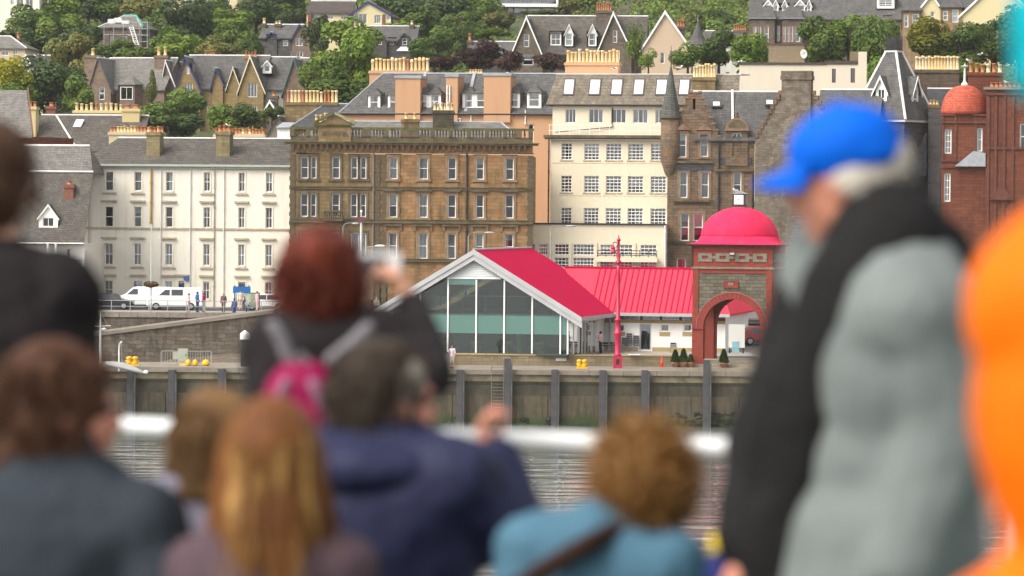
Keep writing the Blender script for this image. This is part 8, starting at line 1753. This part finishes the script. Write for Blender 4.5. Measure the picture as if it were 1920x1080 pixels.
mb = MB(); Q = [loc_of(x, y, d_, root) for x, y, d_ in ((1205, 1000, 7.62), (1165, 990, 7.5), (1100, 1022, 7.42), (1010, 1075, 7.41), (940, 1125, 7.45))]
for u_, v_ in zip(Q[:-1], Q[1:]): mb.cap(u_, v_, .023, .023, 8)
remesh(mb.build('bag_strap', BRS, T), .009)
# long ginger hair
p, h = at_deck(505, 885, 7.15); root = Vector((p.x, 7.15, ZD))
T, c, rot, k, jj = seated('person with long ginger-blond hair in a dull mauve top', 505, 885, 7.15, 0, H=1.6, vx=.011, top=MAU, legs=JEAN, hy=R(8), group=FG, puff=.025, headk=.96, J=dict(l_sh=loc_of(385, 1080, 7.15, root), r_sh=loc_of(625, 1080, 7.15, root), ne=loc_of(505, 990, 7.15, root), ch=loc_of(505, 1150, 7.15, root), l_el=loc_of(350, 1250, 7.1, root), r_el=loc_of(660, 1250, 7.1, root)))
GH = hairm('ginger_hair', (.1, .03, .008), (.26, .1, .026), (70, 70, 5)); hair_cap(T, c, rot, k, GH, long=.42, thick=1.7, seed=8); strands(T, c, rot, k, GH, 1300, .32, 1.0, .1, .09, 8, r=(.1, .115, .116)); strands(T, c, rot, k, hairm('gold_streak_hair', (.42, .22, .06), (.58, .34, .12), (70, 70, 5)), 420, .27, 1.0, .1, .08, 18, r=(.102, .118, .118))
mb = MB(); P = lambda x, y, z: c + rot @ (Vector((x, y, z)) * k)
for x, y, z, x2, z2 in ((-.06, -.08, .06, -.085, -.3), (.05, -.09, .07, .09, -.22), (-.02, -.1, .08, -.03, -.34), (.02, -.1, .06, .05, -.36)): mb.cap(P(x, y, z), P(x * 1.2, y - .02, -.06), .016, .02, 8); mb.cap(P(x * 1.2, y - .02, -.06), P(x2, y - .005, z2), .02, .012, 8)
remesh(mb.build('blond_streaks', hairm('gold_streak_hair', (.3, .14, .035), (.42, .23, .07), (70, 70, 5)), T), .009)
# brown-haired youngster in lilac
p, h = at_deck(396, 842, 8.35); root = Vector((p.x, 8.35, ZD))
T, c, rot, k, jj = seated('youngster with brown hair in a pale lilac and navy top', 396, 842, 8.35, 0, H=1.5, vx=.011, top=LIL, legs=JEAN, hy=R(30), group=FG, puff=.02, headk=.96, sleeve=.4, J=dict(l_sh=loc_of(315, 960, 8.3, root), r_sh=loc_of(455, 960, 8.3, root), ne=loc_of(390, 900, 8.35, root), l_el=loc_of(295, 1090, 8.25, root)))
hair_cap(T, c, rot, k, hairm('brown_bob_hair', (.17, .08, .03), (.34, .19, .075)), long=.1, thick=1.2, seed=9); strands(T, c, rot, k, MATS['brown_bob_hair'], 900, .1, 1.0, .4, .2, 9, r=(.1, .115, .115))
mb = MB(); mb.cap(jj[0]['sh'] + Vector((.06, -.05, -.17)), jj[2]['pe'] + Vector((0, -.07, .1)), .075, .1, 10); remesh(mb.build('navy_panel', JEAN, T), .012)
# man at lower left
p, h = at_deck(112, 778, 7.3); root = Vector((p.x, 7.3, ZD))
T, c, rot, k, jj = seated('brown-haired man in a slate grey jacket turning to the right', 112, 778, 7.3, 0, H=1.8, vx=.01, top=SLT, legs=JEAN, hy=R(-72), group=FG, puff=.03, headk=1.03, collar=SLT, colk=.85, J=dict(l_sh=loc_of(-60, 975, 7.3, root), r_sh=loc_of(262, 1000, 7.25, root), ne=loc_of(105, 900, 7.3, root), ch=loc_of(110, 1060, 7.3, root), r_el=loc_of(330, 1180, 7.2, root), l_el=loc_of(-110, 1180, 7.3, root)), girth=1.08, skin=SKIN2)
hair_cap(T, c, rot, k, hairm('chestnut_hair', (.05, .02, .01), (.12, .05, .024)), thick=1.2, bob=.8); strands(T, c, rot, k, MATS['chestnut_hair'], 1100, .06, .8, .5, .35, 10, r=(.105, .118, .116))
# tall man at the left edge
p, h = at_deck(-18, 350, 8.0); root = Vector((p.x, 8.0, ZD)); H = h / 1.64 * 1.75
T, c, rot, k, jj = person('standing man in a charcoal coat cut by the left picture edge', root, 0, H, STAND, dict(r_sh=loc_of(98, 560, 8.0, root), l_sh=loc_of(-160, 560, 8.0, root), r_el=loc_of(120, 770, 8.0, root), r_wr=loc_of(100, 950, 8.1, root), ne=loc_of(-15, 520, 8.0, root)), SKIN, .012, DKJ, JEAN, group=FG, puff=.035, hy=R(-5), girth=1.08, coat=.2)
hair_cap(T, c, rot, k, hairm('warm_brown_hair', (.06, .028, .015), (.11, .055, .03)), thick=.9); strands(T, c, rot, k, MATS['warm_brown_hair'], 700, .04, .8, .5, .3, 12)
# man in the blue cap
DC = 7.15; p, h = at_deck(1592, 335, DC); root = Vector((p.x + .06, DC, ZD)); rz = R(78); H = h / 1.64 * 1.75
lo = lambda x, y, d: loc_of(x, y, d, root, rz)
T, c, rot, k, jj = person('man in a bright blue baseball cap and grey jacket with black sleeve, facing left', root, rz, H, STAND, dict(hd=lo(1585, 338, DC), ne=lo(1665, 440, DC), ch=lo(1680, 690, DC), wa=lo(1665, 860, DC), pe=lo(1650, 1010, DC), l_sh=lo(1705, 600, DC - .14), r_sh=lo(1590, 520, DC + .16), r_el=lo(1475, 780, DC + .12), r_wr=lo(1408, 1020, DC + .0), l_el=lo(1770, 800, DC - .16), l_wr=lo(1690, 1060, DC - .2)), SKIN2, .01, GRY, JEAN, group=FG, puff=.06, hp=R(-12), girth=1.1, coat=.18, collar=BLK, colk=.82, lsleeve=BLK, bside=1, curl=(.5, 1.1), headk=.99, hdir=(None, lo(1385, 1060, DC) - lo(1408, 1020, DC)), handup=((0, 0, 1), (0, 1, 0)))
mb = MB(); mb.cap(lo(1610, 580, DC - .07), lo(1520, 790, DC - .03), .125, .125, 12); mb.cap(lo(1520, 790, DC - .03), lo(1474, 1080, DC + .0), .125, .11, 12); mb.cap(lo(1672, 450, DC - .07), lo(1610, 580, DC - .07), .11, .125, 12); mb.cap(lo(1640, 470, DC - .05), lo(1745, 490, DC - .03), .095, .085, 12); folds(remesh(mb.build('front_panel', BLK, T), .014, 3))
GHR = hairm('beige_grey_hair', (.5, .44, .36), (.68, .62, .54)); P = lambda x, y, z: c + rot @ (Vector((x, y, z)) * k)
mb = MB(); mb.ell(P(0, -.055, -.01), (.08, .05, .042), 14, 10, rot); mb.ell(P(0, -.105, .02), (.05, .03, .045), 12, 8, rot); mb.ell(P(-.075, -.02, -.005), (.014, .04, .035), 10, 8, rot); remesh(mb.build('hair', GHR, T), .009); mb = MB(); rr = random.Random(2)
for i in range(500): d = Vector((rr.gauss(0, 1), -abs(rr.gauss(0, 1)) - .2, rr.gauss(-.3, .5))).normalized(); q_ = P(d.x * .085, d.y * .1 - .01, d.z * .06 - .005); e_ = rot @ (d * .6 + Vector((rr.gauss(0, .4), rr.gauss(0, .4), -.7))).normalized() * .035; w_ = e_.orthogonal().normalized() * .002; mb.poly([q_ - w_, q_ + w_, q_ + e_])
mb.build('loose_hair', GHR, T, fix=False)['kind'] = 'stuff'
CAPM = fabric('cap_blue', (.0, .15, .85), .7)
CP = thing('baseball_cap', 'bright blue baseball cap on the man facing left', 'cap', root + Matrix.Rotation(rz, 3, 'Z') @ c, rz)
Pc = lambda x, y, z: rot @ (Vector((x, y, z)) * k)
mb = MB(); mb.ell(Pc(0, -.012, .058), (.094 * k, .112 * k, .085 * k), 20, 12, rot); mb.ell(Pc(0, -.03, .035), (.09 * k, .1 * k, .04 * k), 20, 10, rot); remesh(mb.build('crown', CAPM, CP), .009)
mb = MB(); vs = []; n = 14
for z_ in (.0, .008):
    for i in range(n + 1):
        a_ = math.pi * i / n; vs += [Pc(.086 * math.cos(a_), .05 + .033 * math.sin(a_), .04 + z_), Pc(.078 * math.cos(a_), .07 + .1 * math.sin(a_), .034 + z_ - .026 * math.cos(a_) ** 2 - .012)]
M_ = 2 * (n + 1); mb.v = vs; mb.f = [(2 * i, 2 * i + 1, 2 * i + 3, 2 * i + 2) for i in range(n)] + [(M_ + 2 * i, M_ + 2 * i + 2, M_ + 2 * i + 3, M_ + 2 * i + 1) for i in range(n)] + [(2 * i + 1, M_ + 2 * i + 1, M_ + 2 * i + 3, 2 * i + 3) for i in range(n)]
mb.build('peak', CAPM, CP, smooth=True); MB().ell(Pc(0, -.012, .145), (.009,) * 3, 8, 6).build('button', CAPM, CP)
q_ = at(1356, 1062, DC + .02); BT = thing('drink_bottle', 'navy bottle with a yellow cap in the hand of the man in the blue cap', 'bottle', q_ - Vector((0, 0, .13)), 0); MB().lathe([(.03, 0), (.034, .01), (.034, .13), (.02, .158)], 16).build('body', fabric('bottle_navy', (.02, .025, .16), .4), BT, smooth=True); MB().lathe([(.024, .158), (.026, .165), (.026, .185), (.02, .193)], 16).build('cap', plain('bottle_yellow', (.75, .55, .02), .4, .05), BT, smooth=True)
# orange jacket at the right edge
p, h = at_deck(2022, 135, 4.4); root = Vector((p.x + .03, 4.4, ZD)); H = h / 1.64 * 1.75; lo = lambda x, y, d: loc_of(x, y, d, root, 0)
T, c, rot, k, jj = person('person in an orange jacket cut by the right picture edge', root, 0, H, STAND, dict(ne=lo(2130, 490, 4.4), l_sh=lo(2018, 585, 4.4), r_sh=lo(2390, 600, 4.4), ch=lo(2215, 760, 4.4), l_el=lo(2055, 870, 4.42), l_wr=lo(2080, 1180, 4.5), wa=lo(2225, 900, 4.4)), SKIN, .012, ORG, JEAN, group=FG, puff=.05, coat=.15, girth=1.05)
HT = thing('knitted_hat', 'turquoise knitted hat of the person in orange', 'hat', root + c); TQ = fabric('turquoise_knit', (.0, .5, .6), .9)
mb = MB(); mb.ell((0, -.012, .05), (.1 * k, .116 * k, .1 * k), 18, 12); mb.ell((0, -.02, .0), (.098 * k, .11 * k, .06 * k), 18, 10); remesh(mb.build('crown', TQ, HT), .011); MB().ell((0, -.02, .165), (.035, .035, .03), 12, 8).build('bobble', TQ, HT, smooth=True)
# ================================================================ thin sea haze
HZM = bpy.data.materials.new('thin_haze'); HZM.use_nodes = True; t = HZM.node_tree; t.nodes.remove(t.nodes['Principled BSDF'])
pv = t.nodes.new('ShaderNodeVolumePrincipled'); pv.inputs['Color'].default_value = (.95, .96, .97, 1); pv.inputs['Density'].default_value = .00008; pv.inputs['Anisotropy'].default_value = .2
t.links.new(pv.outputs[0], t.nodes['Material Output'].inputs['Volume'])
tag(MB().box(-960, 960, -960, 1160, -5, 190).build('haze', HZM), 'thin pale haze over the harbour', kind='stuff')
